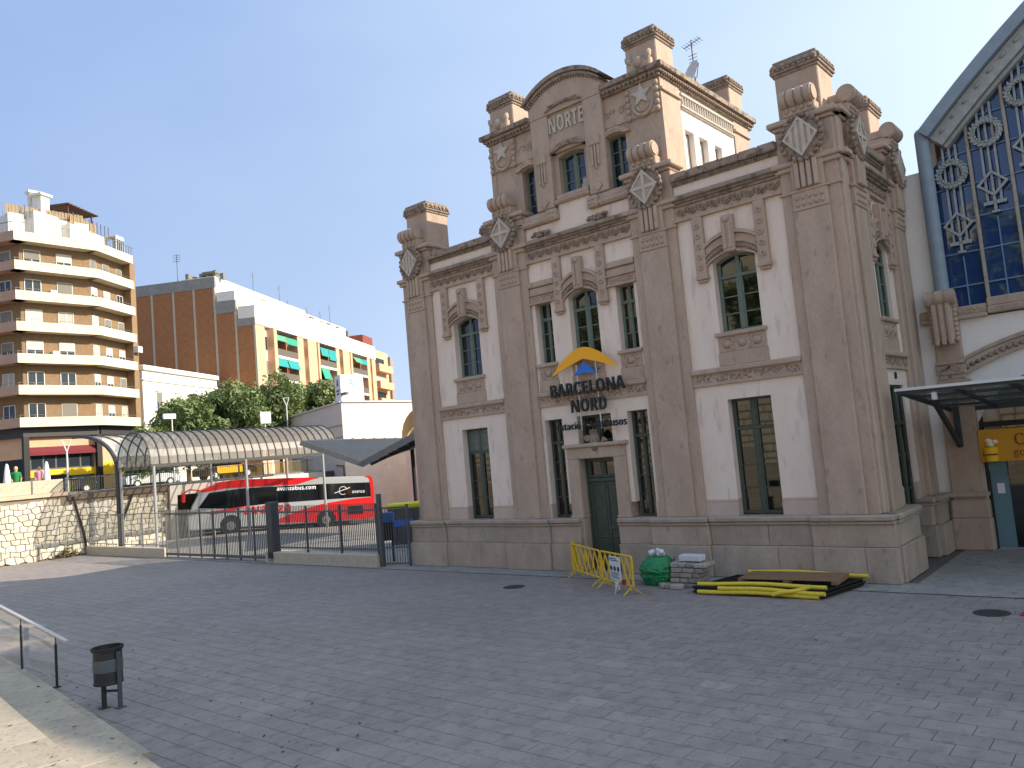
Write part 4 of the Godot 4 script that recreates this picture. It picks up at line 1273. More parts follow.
func yard() -> void:
	var b := B.new()
	var pr := [[0.34, 0.0], [-4.0, 0.12], [-7.4, 0.13], [-13.2, -0.2], [-20.0, -0.6], [-60.0, -1.2]]
	for i in pr.size() - 1:
		b.quad(V(-36.8, pr[i][1], pr[i][0]), V(-8.4, pr[i][1], pr[i][0]), V(-8.4, pr[i + 1][1], pr[i + 1][0]), V(-36.8, pr[i + 1][1], pr[i + 1][0]))
	b.quad(V(-44, 0.12, -4.4), V(-36.8, 0.12, -4.4), V(-36.8, -0.2, -13.2), V(-44, -0.2, -13.2))
	struct("yard", b, grain(srgb(138, 134, 128), srgb(160, 155, 147), 3.0, 0.95, 71, 0.5, 0.4, Vector3.ONE, 0.4, srgb(112, 108, 104)), "pale concrete bus yard behind the railings, sloping down")
	# rubble retaining wall
	var W := thing("retaining_wall", "sunlit pale rubble stone retaining wall below the street", "wall")
	b = B.new()
	b.box(V(-37.6, -0.5, -4.4), V(-36.86, 3.6, 32))
	part(W, "mortar", b, flat(srgb(132, 120, 104), 0.95))
	b = B.new()
	b.box(V(-37.5, 3.6, 1.75), V(-36.72, 3.82, 32))
	part(W, "coping", b, grain(srgb(188, 160, 138), srgb(205, 180, 158), 1.5, 0.9, 72))
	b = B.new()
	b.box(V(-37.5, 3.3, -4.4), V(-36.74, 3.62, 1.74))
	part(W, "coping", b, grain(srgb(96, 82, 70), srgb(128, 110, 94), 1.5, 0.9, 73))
	for i in 4:
		var lo := [srgb(224, 214, 194), srgb(214, 203, 182), srgb(230, 221, 204), srgb(206, 197, 180)][i] as Color
		RUB.append(grain(lo.darkened(0.1), lo, 1.1, 0.92, 75 + i, 0.5))
	var r := RandomNumberGenerator.new(); r.seed = 33
	var gw := 0.46; var gh := 0.335
	var jit := {}
	var stuff := B.new()
	for j in 11:
		for i in 80:
			var z := 7.6 - i * gw
			if i >= 27: z = 7.6 + (i - 26) * gw
			if z < -4.0 or z > 31.5: continue
			var y := 0.02 + j * gh
			if y + gh > 3.6: continue
			if j >= 9 and z < 1.9: continue
			var q := stuff if i >= 27 else B.new()
			# irregular six-sided stone; neighbours share the jittered corners
			var h := int(round(z / gw * 2.0)) + (1 if j % 2 == 1 else 0)
			var ring := []
			var c := Vector3.ZERO
			for k in [[-1, 0], [0, 0], [1, 0], [1, 1], [0, 1], [-1, 1]]:
				var key := Vector2i(h + k[0], j + k[1])
				if not jit.has(key): jit[key] = V(-36.8, 0.02 + key.y * gh + r.randf_range(-0.09, 0.09), key.x * gw / 2 + r.randf_range(-0.08, 0.08))
				ring.append(jit[key]); c += jit[key] / 6.0
			for k in 6: ring[k] = ring[k].move_toward(c, 0.012)
			var top := V(r.randf_range(0.025, 0.06), 0, 0)
			for k in 6:
				var p: Vector3 = ring[k]; var s: Vector3 = ring[(k + 1) % 6]
				var pi_ := p.lerp(c, 0.09) + top; var si := s.lerp(c, 0.09) + top
				q.fq(p + V(-0.08, 0, 0), s + V(-0.08, 0, 0), si, pi_, c + V(-1, 0, 0))
				q.triv(pi_, si, c + top * 1.25, c + V(-1, 0, 0))
			if i < 27: part(W, "stone", q, RUB[r.randi() % 4])
	part(W, "stones", stuff, RUB[0]).set_meta("kind", "stuff")
	# dark leaning streaks on the wall, built as thin tubes
	for q in [[1.5, 0.05, 0.9, 3.5], [-2.0, 0.4, -1.3, 3.3]]:
		b = B.new()
		b.tube([V(-36.66, q[1], q[2] - 0.1), V(-36.66, 1.4, q[2] + 0.1), V(-36.66, q[3], q[0])], 0.07, 7)
		solo("leaning_streak", b, flat(srgb(60, 50, 44), 0.9), "dark leaning stem on the rubble wall " + ("at the end of the mesh fence" if q[0] > 0 else "seen through the mesh fence"), "streak", "streaks on the rubble wall")
	b = B.new()
	for i in 240:
		var p := V(-36.5 + r.randf_range(-0.15, 0.25), r.randf() * 0.6, 1.9 + r.randf_range(-0.7, 0.7))
		p.y *= 1.0 - absf(p.z - 1.9) / 0.8
		leaf(b, p + V(0, 0.05, 0), 0.1, r)
	solo("weeds", b, flat(srgb(112, 104, 60), 0.9), "dry weeds growing at the foot of the rubble wall", "weeds").set_meta("kind", "stuff")
	# recess under the street with white slab
	b = B.new()
	b.box(V(-44, 2.95, -16.5), V(-36.7, 3.6, -4.42))
	b.box(V(-37.3, 0.0, -4.9), V(-36.7, 2.95, -4.42))
	var U := thing("underpass", "white concrete slab and post of the opening under the street", "underpass")
	part(U, "slab", b, grain(srgb(214, 206, 194), srgb(226, 220, 210), 2.0, 0.9, 79))
	b = B.new()
	b.box(V(-44.2, -0.3, -16.5), V(-43.8, 2.95, -4.4)); b.box(V(-43.8, -0.3, -4.9), V(-37.3, 2.95, -4.7)); b.box(V(-43.8, -0.3, -16.9), V(-36.7, 2.95, -16.5))
	part(U, "inner_wall", b, M.concrete)
	fences()
	vault_canopy()
	bus()
	white_block()
	folded_canopy()
	yard_clutter()

func bars(T: Node, p0: Vector3, p1: Vector3, y0: float, y1: float, step: float, w: float, nm := "bar", mat: Material = M.fence) -> void:
	var n := int(p0.distance_to(p1) / step)
	var b := B.new()
	b.box(V(-w / 2, 0, -w / 2), V(w / 2, y1 - y0, w / 2))
	var m := b.mesh()
	for i in range(1, n):
		inst(T, nm, m, mat, Transform3D(Basis.IDENTITY, p0.lerp(p1, float(i) / n) + V(0, y0, 0)))

func fences() -> void:
	var z := 0.75
	# mesh fence on the low wall next to the rubble wall
	var T := thing("mesh_fence", "light mesh fence on a low concrete wall beside the rubble wall", "fence")
	var b := B.new(); b.cbox(V(-36.6, -0.1, z - 0.16), V(-26.95, 0.47, z + 0.16), 0.02)
	part(T, "low_wall", b, M.pale_concrete)
	b = B.new()
	b.box(V(-36.4, 2.27, z - 0.02), V(-27.0, 2.31, z + 0.02)); b.box(V(-36.4, 0.6, z - 0.02), V(-27.0, 0.64, z + 0.02))
	part(T, "rail", b, M.grey_metal)
	for i in 5:
		b = B.new(); b.box(V(-36.4 + 2.3 * i, 0.47, z - 0.03), V(-36.34 + 2.3 * i, 2.34, z + 0.03))
		part(T, "post", b, M.grey_metal)
	bars(T, V(-36.4, 0, z), V(-27.0, 0, z), 0.62, 2.28, 0.16, 0.009, "wire", M.grey_metal)
	# sliding gate
	T = thing("sliding_gate", "long dark steel sliding gate of upright bars before the bus", "gate")
	b = B.new()
	b.box(V(-26.8, 0.12, z - 0.05), V(-17.2, 0.24, z + 0.05)); b.box(V(-26.8, 2.2, z - 0.04), V(-17.2, 2.28, z + 0.04))
	part(T, "frame", b, M.fence)
	for i in 9:
		b = B.new(); b.box(V(-26.8 + 1.19 * i, 0.02, z - 0.045), V(-26.75 + 1.19 * i, 2.42, z + 0.03))
		part(T, "post", b, M.fence)
	bars(T, V(-26.7, 0, z), V(-17.2, 0, z), 0.2, 2.42, 0.14, 0.028)
	b = B.new(); b.box(V(-27.0, -0.05, z - 0.2), V(-9.8, 0.03, z + 0.02))
	part(T, "track", b, M.grey_metal)
	# pillar and bar fence
	b = B.new(); b.cbox(V(-17.1, 0.0, z - 0.2), V(-16.62, 2.62, z + 0.2), 0.02)
	solo("gate_pillar", b, grain(srgb(54, 56, 60), srgb(70, 72, 76), 0.6, 0.6, 81), "thick dark steel pillar closing the sliding gate", "pillar")
	T = thing("bar_fence", "dark bar railing on a low concrete wall next to pavilion", "fence")
	b = B.new(); b.cbox(V(-17.3, -0.1, z - 0.18), V(-9.75, 0.46, z + 0.2), 0.02)
	part(T, "low_wall", b, M.pale_concrete)
	b = B.new()
	b.box(V(-16.6, 2.12, z - 0.025), V(-9.7, 2.18, z + 0.025)); b.box(V(-16.6, 0.62, z - 0.025), V(-9.7, 0.68, z + 0.025))
	part(T, "rail", b, M.fence)
	for i in 3:
		b = B.new(); b.box(V(-14.4 + 2.3 * i, 0.46, z - 0.05), V(-14.34 + 2.3 * i, 2.4, z + 0.03))
		part(T, "post", b, M.fence)
	bars(T, V(-16.6, 0, z), V(-9.75, 0, z), 0.55, 2.42, 0.115, 0.026)
	# small gate at the pavilion corner
	T = thing("side_gate", "dark bar gate between railing and pavilion corner", "gate")
	var p0 := V(-9.6, 0, 0.72); var p1 := V(-8.5, 0, 0.32)
	b = B.new()
	b.bar(p0 + V(0, 0.1, 0), p1 + V(0, 0.1, 0), 0.05, 0.06); b.bar(p0 + V(0, 2.2, 0), p1 + V(0, 2.2, 0), 0.05, 0.06); b.bar(p0 + V(0, 0.7, 0), p1 + V(0, 0.7, 0), 0.04, 0.05)
	part(T, "frame", b, M.fence)
	b = B.new(); b.box(p0 + V(-0.09, 0, -0.07), p0 + V(0.06, 2.75, 0.07)); 
	part(T, "post", b, M.fence)
	b = B.new(); b.box(p1 + V(-0.04, 0, -0.04), p1 + V(0.04, 2.3, 0.04))
	part(T, "post", b, M.fence)
	bars(T, p0, p1, 0.1, 2.2, 0.1, 0.02)

func vault_canopy() -> void:
	var T := thing("vaulted_bus_canopy", "long barrel vault canopy of smoky panels on steel posts", "canopy")
	var cx := -32.95; var a := 2.15; var h := 1.95; var y0 := 4.95
	var pm := flat(Color(0.52, 0.49, 0.46, 0.55), 0.35)
	pm.transparency = BaseMaterial3D.TRANSPARENCY_ALPHA
	var fr := flat(srgb(58, 57, 58), 0.5)
	var n := 24; var z0 := -0.5; var dz := -0.545
	var rb := B.new()
	for k in 14:
		var t0 := PI * k / 14; var t1 := PI * (k + 1) / 14
		rb.bar(V(cx + a * 1.01 * cos(t0), y0 + h * 1.01 * sin(t0), 0), V(cx + a * 1.01 * cos(t1), y0 + h * 1.01 * sin(t1), 0), 0.06, 0.07)
	var rm := rb.mesh()
	var pb := B.new()
	for k in 14:
		var t0 := PI * k / 14; var t1 := PI * (k + 1) / 14
		pb.quad(V(cx + a * cos(t0), y0 + h * sin(t0), 0), V(cx + a * cos(t0), y0 + h * sin(t0), dz), V(cx + a * cos(t1), y0 + h * sin(t1), dz), V(cx + a * cos(t1), y0 + h * sin(t1), 0))
	var pmesh := pb.mesh()
	for i in n + 1:
		inst(T, "rib", rm, fr, Transform3D(Basis.IDENTITY, V(0, 0, z0 + dz * i)))
		if i < n: inst(T, "vault_panel", pmesh, pm, Transform3D(Basis.IDENTITY, V(0, 0, z0 + dz * i)))
	var b := B.new()
	for x in [cx - a, cx + a]: b.box(V(x - 0.06, y0 - 0.2, z0 + dz * n), V(x + 0.06, y0, z0))
	part(T, "beam", b, fr)
	var wm := flat(srgb(150, 150, 152), 0.45)
	for x in [cx - a, cx + a]:
		for i in 3:
			b = B.new(); b.cyl(V(x, -0.2, z0 - 0.15 - 5.8 * i), V(x, y0 - 0.1, z0 - 0.15 - 5.8 * i), 0.085, 0.085, 10)
			part(T, "post", b, wm)
	# half vault reaching over the street
	T = thing("half_vault_canopy", "half vault canopy of pale panels curving up over the street", "canopy")
	var lm := flat(Color(0.74, 0.76, 0.78, 0.45), 0.35)
	lm.transparency = BaseMaterial3D.TRANSPARENCY_ALPHA
	var q := []
	for k in 11:
		var t := PI / 2 * k / 10
		q.append(V(-41.6 + 6.35 * cos(t), 4.95 + 2.35 * sin(t), 0))
	for i in 7:
		b = B.new()
		for k in 10: b.bar(q[k] + V(0, 0, -0.5 - 0.9 * i), q[k + 1] + V(0, 0, -0.5 - 0.9 * i), 0.16 if i == 0 else 0.07, 0.2 if i == 0 else 0.1)
		part(T, "rib", b, fr)
		if i < 6:
			for k in 5:
				b = B.new()
				for m in 2: 
					var s := k * 2 + m
					b.quad(q[s] + V(0, 0, -0.5 - 0.9 * i), q[s] + V(0, 0, -1.4 - 0.9 * i), q[s + 1] + V(0, 0, -1.4 - 0.9 * i), q[s + 1] + V(0, 0, -0.5 - 0.9 * i))
				part(T, "vault_panel", b, lm)
	b = B.new(); b.cyl(V(-35.3, -0.2, -0.55), V(-35.3, 4.95, -0.55), 0.13, 0.13, 10)
	part(T, "post", b, fr)

func bus() -> void:
	var fw := V(-34.6, 0.13, -7.35); var rw := V(-32.1, -0.2, -13.1)
	var f := (fw - rw).normalized()
	var sd := f.cross(V(0, 1, 0)).normalized()
	var u := sd.cross(f).normalized()
	var T := thing("coach", "red and silver long distance coach parked behind the gate", "bus")
	T.transform = Transform3D(Basis(f, u, sd), rw + sd * 1.18)
	var wb := fw.distance_to(rw)
	var nose := wb + 2.65
	var silver := flat(srgb(176, 178, 180), 0.3, 0.2)
	var red := flat(srgb(206, 28, 30), 0.3)
	var win := flat(srgb(14, 16, 20), 0.06, 0.0, 0.8)
	var b := B.new()
	var outline := [Vector2(-3.35, 0.42), Vector2(-3.42, 2.4), Vector2(-3.3, 3.28), Vector2(-3.05, 3.42), Vector2(5.6, 3.5), Vector2(6.9, 3.36), Vector2(nose - 0.75, 2.85), Vector2(nose - 0.25, 1.9), Vector2(nose, 1.15), Vector2(nose, 0.5), Vector2(nose - 0.15, 0.34), Vector2(-3.2, 0.34)]
	b.prism(outline, -1.2, 1.2)
	var inn := []
	for p in outline: inn.append(Vector2(lerpf(p.x, 2.5, 0.008), lerpf(p.y, 1.6, 0.05)))
	b.prism(inn, -1.25, -1.2); b.prism(inn, 1.2, 1.25)
	part(T, "body", b, silver)
	for s in [-1, 1]:
		var z0: float = -1.262 if s < 0 else 1.251; var z1: float = -1.251 if s < 0 else 1.262
		b = B.new()
		b.prism([Vector2(-3.25, 1.95), Vector2(-3.25, 2.95), Vector2(0, 2.98), Vector2(5.5, 2.92), Vector2(nose - 1.3, 2.72), Vector2(nose - 0.62, 1.75), Vector2(6.4, 1.62), Vector2(4.0, 1.82)], z0, z1)
		part(T, "side_glazing", b, win)
		for k in 6:
			b = B.new()
			var x := -2.9 + 1.55 * k
			b.box(V(x, 2.0, z0 - 0.002 if s < 0 else z0), V(x + 0.04, 2.88, z1 if s < 0 else z1 + 0.002))
			part(T, "window_post", b, M.black)
		b = B.new()
		b.prism([Vector2(-3.38, 0.5), Vector2(-3.41, 1.92), Vector2(-2.0, 1.86), Vector2(0.2, 1.62), Vector2(2.0, 1.2), Vector2(3.3, 0.7), Vector2(3.7, 0.5), Vector2(1.0, 0.42), Vector2(-3.2, 0.42)], z0, z1)
		part(T, "red_flank", b, red)
		b = B.new()
		b.prism([Vector2(5.2, 1.76), Vector2(6.4, 1.61), Vector2(nose - 0.9, 1.45), Vector2(nose - 1.6, 1.3), Vector2(6.0, 1.5)], z0 - 0.001 if s < 0 else z0 + 0.001, z1 - 0.001 if s < 0 else z1 + 0.001)
		part(T, "red_flash", b, red)
	b = B.new()
	b.prism([Vector2(0.4, 3.462), Vector2(5.6, 3.515), Vector2(6.92, 3.375), Vector2(nose - 0.73, 2.87), Vector2(nose - 0.9, 2.75), Vector2(6.6, 2.96), Vector2(4.5, 3.0), Vector2(2.0, 3.02)], -1.268, 1.268)
	part(T, "red_roof", b, red)
	b = B.new()
	b.prism([Vector2(-3.44, 0.5), Vector2(-3.44, 2.4), Vector2(-3.33, 3.3), Vector2(-3.1, 3.44), Vector2(-2.85, 3.435), Vector2(-3.1, 3.2), Vector2(-3.2, 2.4), Vector2(-3.2, 0.5)], -1.266, 1.266)
	part(T, "red_tail", b, red)
	b = B.new()
	b.prism([Vector2(nose - 0.76, 2.82), Vector2(nose - 0.24, 1.9), Vector2(nose - 0.02, 1.25), Vector2(nose + 0.02, 1.25), Vector2(nose - 0.2, 1.9), Vector2(nose - 0.72, 2.85)], -1.15, 1.15)
	part(T, "windscreen", b, win)
	b = B.new()
	b.box(V(-2.6, 0.75, -1.266), V(-1.5, 1.35, -1.263))
	for i in 7: b.box(V(-2.6, 0.8 + 0.075 * i, -1.28), V(-1.5, 0.83 + 0.075 * i, -1.266))
	part(T, "engine_grille", b, M.black)
	for s in [-1, 1]:
		b = B.new()
		b.tube([V(nose - 0.7, 2.9, s * 1.0), V(nose - 0.1, 2.98, s * 1.3), V(nose + 0.3, 2.75, s * 1.36)], 0.05, 6)
		b.cbox(V(nose + 0.16, 2.15, s * 1.36 - 0.12), V(nose + 0.36, 2.8, s * 1.36 + 0.12), 0.05)
		part(T, "mirror", b, red)
		b = B.new(); b.cbox(V(nose - 0.04, 0.75, s * 0.95 - 0.22), V(nose + 0.03, 0.98, s * 0.95 + 0.22), 0.02)
		part(T, "headlight", b, flat(srgb(220, 222, 225), 0.1))
		for x in [0.0, wb]:
			b = B.new()
			b.cyl(V(x, 0.55, s * 1.268), V(x, 0.55, s * 1.2), 0.66, 0.66, 20)
			part(T, "wheel_arch", b, M.black)
			b = B.new()
			b.xf = Transform3D(Basis(V(1, 0, 0), PI / 2), V(x, 0.5, s * 1.1))
			b.lathe(V(0, 0, 0), [Vector2(0.3, -0.18), Vector2(0.46, -0.18), Vector2(0.5, -0.12), Vector2(0.5, 0.12), Vector2(0.46, 0.18), Vector2(0.3, 0.18)], 22)
			var wv := part(T, "wheel", b, flat(srgb(26, 26, 27), 0.85))
			b = B.new()
			b.cyl(V(x, 0.5, s * 1.1), V(x, 0.5, s * 1.272), 0.31, 0.29, 18)
			b.cyl(V(x, 0.5, s * 1.27), V(x, 0.5, s * 1.3), 0.12, 0.1, 12)
			for k in 8: b.cyl(V(x + 0.2 * cos(TAU * k / 8), 0.5 + 0.2 * sin(TAU * k / 8), s * 1.27), V(x + 0.2 * cos(TAU * k / 8), 0.5 + 0.2 * sin(TAU * k / 8), s * 1.29), 0.03, 0.03, 6)
			part(wv, "rim", b, flat(srgb(150, 152, 154), 0.35, 0.6))
	var tx := Basis(V(-1, 0, 0), V(0, 1, 0), V(0, 0, -1))
	text_part(T, "lettering", "avanza", 0.95, 0.01, red, Transform3D(tx, V(3.9, 1.5, -1.264)), "Droid Sans", true)
	text_part(T, "lettering", "avanzabus.com", 0.36, 0.01, flat(srgb(235, 235, 238), 0.5), Transform3D(tx, V(2.0, 2.78, -1.268)), "Droid Sans", true)
	text_part(T, "lettering", "avanza", 0.3, 0.01, flat(srgb(225, 225, 230), 0.5), Transform3D(tx, V(-2.3, 2.35, -1.268)), "Droid Sans", false)
	b = B.new()
	b.xf = Transform3D(tx, V(-1.2, 2.45, -1.268))
	b.torus(V(0, 0, 0), 0.28, 0.02, 16, 4, 0.2, 5.4); b.bar(V(-0.6, -0.15, 0), V(0.5, 0.2, 0), 0.04, 0.02, V(0, 0, 1))
	part(T, "swirl_mark", b, flat(srgb(225, 225, 230), 0.5))

func white_block() -> void:
	var T := thing("white_terminal_block", "plain white windowless terminal block behind the coach", "building")
	var wm := grain(srgb(206, 190, 178), srgb(220, 206, 196), 4.0, 0.92, 91, 0.2)
	var pts := [Vector2(-34.3, -16.8), Vector2(-48.6, -21.8), Vector2(-48.6, -45), Vector2(-35.6, -45)]
	var b := B.new()
	for i in 4:
		var p: Vector2 = pts[i]; var q: Vector2 = pts[(i + 1) % 4]
		b.fq(V(p.x, -1.3, p.y), V(q.x, -1.3, q.y), V(q.x, 8.72, q.y), V(p.x, 8.72, p.y), V(-42, 4, -30))
	b.quad(V(-34.3, 8.72, -16.8), V(-35.6, 8.72, -45), V(-48.6, 8.72, -45), V(-48.6, 8.72, -21.8))
	part(T, "wall", b, wm)
	b = B.new()
	var d: Vector2 = (pts[1] - pts[0]).normalized()
	for y in [7.0, 6.1, 3.1, 2.2]:
		b.bar(V(pts[0].x, y, pts[0].y) + V(-0.35, 0, 1.0) * 0.02, V(pts[1].x, y, pts[1].y) + V(-0.35, 0, 1.0) * 0.02, 0.05, 0.035)
	b.tube([V(-34.6, 0, -16.85), V(-34.6, 3.9, -16.85), V(-36.2, 4.0, -17.4)], 0.06, 6)
	part(T, "cable", b, M.grey_metal)
	b = B.new()
	b.bar(V(-34.3, 8.76, -16.8), V(-48.6, 8.76, -21.8), 0.3, 0.1); b.bar(V(-34.3, 8.76, -16.8), V(-35.6, 8.76, -45), 0.3, 0.1)
	part(T, "coping", b, M.white_metal)
	# sign cube on the roof
	var S := thing("roof_sign", "white cube sign with blue letter A on the terminal roof", "sign")
	var n := V(0.33, 0, -0.944)   # away from the viewer across the left face
	var c := V(-35.25, 8.82, -17.6)
	b = B.new()
	var e := V(d.x, 0, d.y) * 1.45; var g := V(-0.04, 0, -1) * 2.3
	b.hexa([c, c + e, c + e + V(0, 2.15, 0), c + V(0, 2.15, 0), c + g, c + e + g, c + e + g + V(0, 2.15, 0), c + g + V(0, 2.15, 0)], c + e / 2 + g / 2 + V(0, 1, 0))
	part(S, "box", b, flat(srgb(226, 222, 224), 0.6))
	var bl := flat(srgb(30, 56, 110), 0.6)
	var fx := Transform3D(Basis(-V(d.x, 0, d.y), V(0, 1, 0), V(-d.x, 0, -d.y).cross(V(0, 1, 0))), c + e / 2 + V(0, 1.55, 0) + V(-d.x, 0, -d.y).cross(V(0, 1, 0)) * 0.012)
	text_part(S, "letter", "A", 0.8, 0.01, bl, fx)
	text_part(S, "lettering", "estació", 0.24, 0.01, bl, fx * Transform3D(Basis.IDENTITY, V(0, -0.6, 0)))
	text_part(S, "lettering", "nord", 0.24, 0.01, bl, fx * Transform3D(Basis.IDENTITY, V(0, -0.85, 0)))
	var gx := Transform3D(Basis(V(0, 0, -1), V(0, 1, 0), V(1, 0, 0)), c + g * 0.45 + V(0.012, 1.55, 0))
	text_part(S, "letter", "A", 0.8, 0.01, flat(srgb(96, 170, 196), 0.6), gx)
	b = B.new(); b.box(c + V(0.0, 0.5, -0.2), c + V(0.7, 0.72, 0.05))
	part(S, "floodlight", b, M.grey_metal)
	# cream barrel vault beyond
	T = thing("cream_barrel_roof", "small cream barrel roof behind the folded canopy", "roof")
	b = B.new()
	for k in 12:
		var t0 := PI * k / 12; var t1 := PI * (k + 1) / 12
		for i in 3:
			b.quad(V(-29.3 + 2.3 * cos(t0), 5.5 + 2.3 * sin(t0), -20.2 - 2.6 * i), V(-29.3 + 2.3 * cos(t0), 5.5 + 2.3 * sin(t0), -22.7 - 2.6 * i), V(-29.3 + 2.3 * cos(t1), 5.5 + 2.3 * sin(t1), -22.7 - 2.6 * i), V(-29.3 + 2.3 * cos(t1), 5.5 + 2.3 * sin(t1), -20.2 - 2.6 * i))
	part(T, "shell", b, flat(srgb(214, 188, 140), 0.6))
	b = B.new(); b.box(V(-31.5, -1.0, -28), V(-27.1, 5.52, -20.4))
	part(T, "wall", b, wm)

func folded_canopy() -> void:
	var T := thing("folded_canopy", "dark folded metal canopy over the bus platforms", "canopy")
	var A := V(-24.2, 5.54, -6.0); var Vv := V(-21.7, 4.02, -8.3); var R := V(-14.6, 5.5, -6.9)
	var Bk := V(-27.2, 5.7, -9.7); var C := V(-22.6, 5.3, -12.6); var R2 := V(-14.0, 6.2, -13.5)
	var th := V(0, 0.2, 0)
	var gm := grain(srgb(48, 51, 56), srgb(62, 65, 70), 2.0, 0.45, 95)
	var b := B.new()
	b.hexa([A, Vv, C, Bk, A - th, Vv - th, C - th, Bk - th], (A + C) / 2 - th / 2)
	var L := part(T, "roof_plane", b, gm)
	b = B.new()
	b.hexa([Vv, R, R2, C, Vv - th, R - th, R2 - th, C - th], (Vv + R2) / 2 - th / 2)
	part(T, "roof_plane", b, gm)
	for i in range(1, 8):
		b = B.new()
		b.bar(A.lerp(Vv, i / 8.0) + V(0, 0.02, 0), Bk.lerp(C, i / 8.0) + V(0, 0.02, 0), 0.05, 0.06)
		part(L, "seam", b, gm)
	b = B.new()
	b.bar(A - th * 0.5, Vv - th * 0.5, 0.1, 0.3); b.bar(Vv - th * 0.5, R - th * 0.5, 0.1, 0.34)
	part(T, "fascia", b, M.grey_metal)
	b = B.new()
	for i in range(1, 7): b.bar(Vv.lerp(R, i / 7.0) - V(0, 0.3, 0), C.lerp(R2, i / 7.0) - V(0, 0.3, 0), 0.12, 0.25)
	part(T, "joist", b, M.black)
	for p in [V(-18.6, 0, -9.8), V(-16.0, 0, -9.5), V(-20.4, 0, -11.0)]:
		b = B.new(); b.cyl(p + V(0, -0.7, 0), p + V(0, 4.6, 0), 0.12, 0.12, 10)
		part(T, "post", b, M.dark)

func yard_clutter() -> void:
	# hanging platform sign
	var T := thing("platform_sign", "hanging dark platform sign with the number 15", "sign")
	var f := V(0.64, 0, 0.76)
	var s := V(0.76, 0, -0.64)
	var c := V(-15.2, 3.05, -7.6)
	var b := B.new(); b.bar(c - s * 0.75, c + s * 0.75, 0.18, 0.72)
	part(T, "box", b, flat(srgb(48, 48, 50), 0.6))
	var fx := Transform3D(Basis(s, V(0, 1, 0), f), c + f * 0.1 - s * 0.3)
	text_part(T, "number", "15", 0.62, 0.01, flat(srgb(190, 192, 190), 0.6), fx)
	b = B.new(); b.cyl(c + V(0, 0.3, 0) - s * 0.1, c + V(0, 2.2, 0) - s * 0.1, 0.035, 0.035, 6); b.cyl(c + V(0, 0.3, 0) + s * 0.5, c + V(0, 2.2, 0) + s * 0.5, 0.035, 0.035, 6)
	part(T, "hanger", b, M.black)
	T = thing("blue_sign", "small blue information sign hanging under the folded canopy", "sign")
	c = V(-14.2, 3.85, -8.6)
	b = B.new(); b.bar(c - s * 0.55, c + s * 0.55, 0.12, 0.5)
	part(T, "panel", b, flat(srgb(28, 104, 190), 0.5))
	b = B.new()
	for i in 3: b.bar(c + f * 0.07 - s * 0.3 + V(0, 0.12 - 0.12 * i, 0), c + f * 0.07 + s * (0.3 - 0.1 * i) + V(0, 0.12 - 0.12 * i, 0), 0.01, 0.05)
	part(T, "print", b, M.white_metal)
	b = B.new(); b.cyl(c + V(0, 0.2, 0), c + V(0, 1.6, 0), 0.03, 0.03, 6)
	part(T, "hanger", b, M.black)
	# kiosk wall with orange interior goods under the canopy
	T = thing("platform_kiosk", "dim kiosk with orange shelf under the folded canopy", "kiosk")
	b = B.new(); b.box(V(-16.5, -0.6, -16.0), V(-8.6, 4.0, -15.6))
	part(T, "back_wall", b, M.concrete)
	b = B.new(); b.cbox(V(-13.6, 1.2, -11.6), V(-11.4, 1.9, -11.0), 0.05)
	part(T, "orange_shelf", b, flat(srgb(214, 140, 40), 0.7))
	b = B.new(); b.box(V(-13.9, -0.4, -12.0), V(-11.2, 1.2, -10.9))
	part(T, "counter", b, M.grey_metal)
	# recycling containers
	var lids := [[srgb(206, 206, 30), "grey recycling container with yellow lid behind the railing", V(-13.9, 0.0, -4.4)], [srgb(70, 150, 150), "grey recycling container with teal lid beside pavilion corner", V(-12.0, 0.0, -4.9)]]
	for q in lids:
		T = thing("recycling_container", q[1], "container", "", q[2], 0.6)
		b = B.new()
		b.hexa([V(-0.62, 0.12, -0.42), V(0.62, 0.12, -0.42), V(0.62, 0.12, 0.42), V(-0.62, 0.12, 0.42), V(-0.72, 1.75, -0.52), V(0.72, 1.75, -0.52), V(0.72, 1.75, 0.52), V(-0.72, 1.75, 0.52)], V(0, 0.9, 0))
		for i in 3: b.box(V(-0.5 + 0.42 * i, 0.4, 0.43), V(-0.36 + 0.42 * i, 1.5, 0.53))
		part(T, "bin_body", b, flat(srgb(78, 82, 88), 0.6))
		b = B.new(); b.cbox(V(-0.78, 1.75, -0.58), V(0.78, 1.98, 0.58), 0.08)
		part(T, "lid", b, flat(q[0], 0.5))
		for x in [-0.5, 0.5]:
			for z in [-0.35, 0.35]:
				b = B.new(); b.cyl(V(x, 0.1, z - 0.04), V(x, 0.1, z + 0.04), 0.1, 0.1, 10)
				part(T, "caster", b, M.black)
		b = B.new(); b.box(V(-0.45, 0.95, 0.535), V(0.45, 1.25, 0.54))
		part(T, "blue_label", b, M.blue_logo)
	# blue and black box on the fence
	T = thing("intercom_box", "blue and black box on posts behind the bar railing", "box", "", V(-10.35, 0, -0.2), 0.7)
	b = B.new(); b.cbox(V(-0.28, 0.85, -0.15), V(0.28, 1.55, 0.15), 0.03)
	part(T, "case", b, M.black)
	b = B.new(); b.cbox(V(-0.3, 1.55, -0.17), V(0.3, 1.95, 0.17), 0.03)
	part(T, "blue_head", b, flat(srgb(36, 92, 150), 0.5))
	for x in [-0.2, 0.2]:
		b = B.new(); b.cyl(V(x, 0, 0), V(x, 0.86, 0), 0.03, 0.03, 6)
		part(T, "leg", b, M.black)

const SY := 3.6

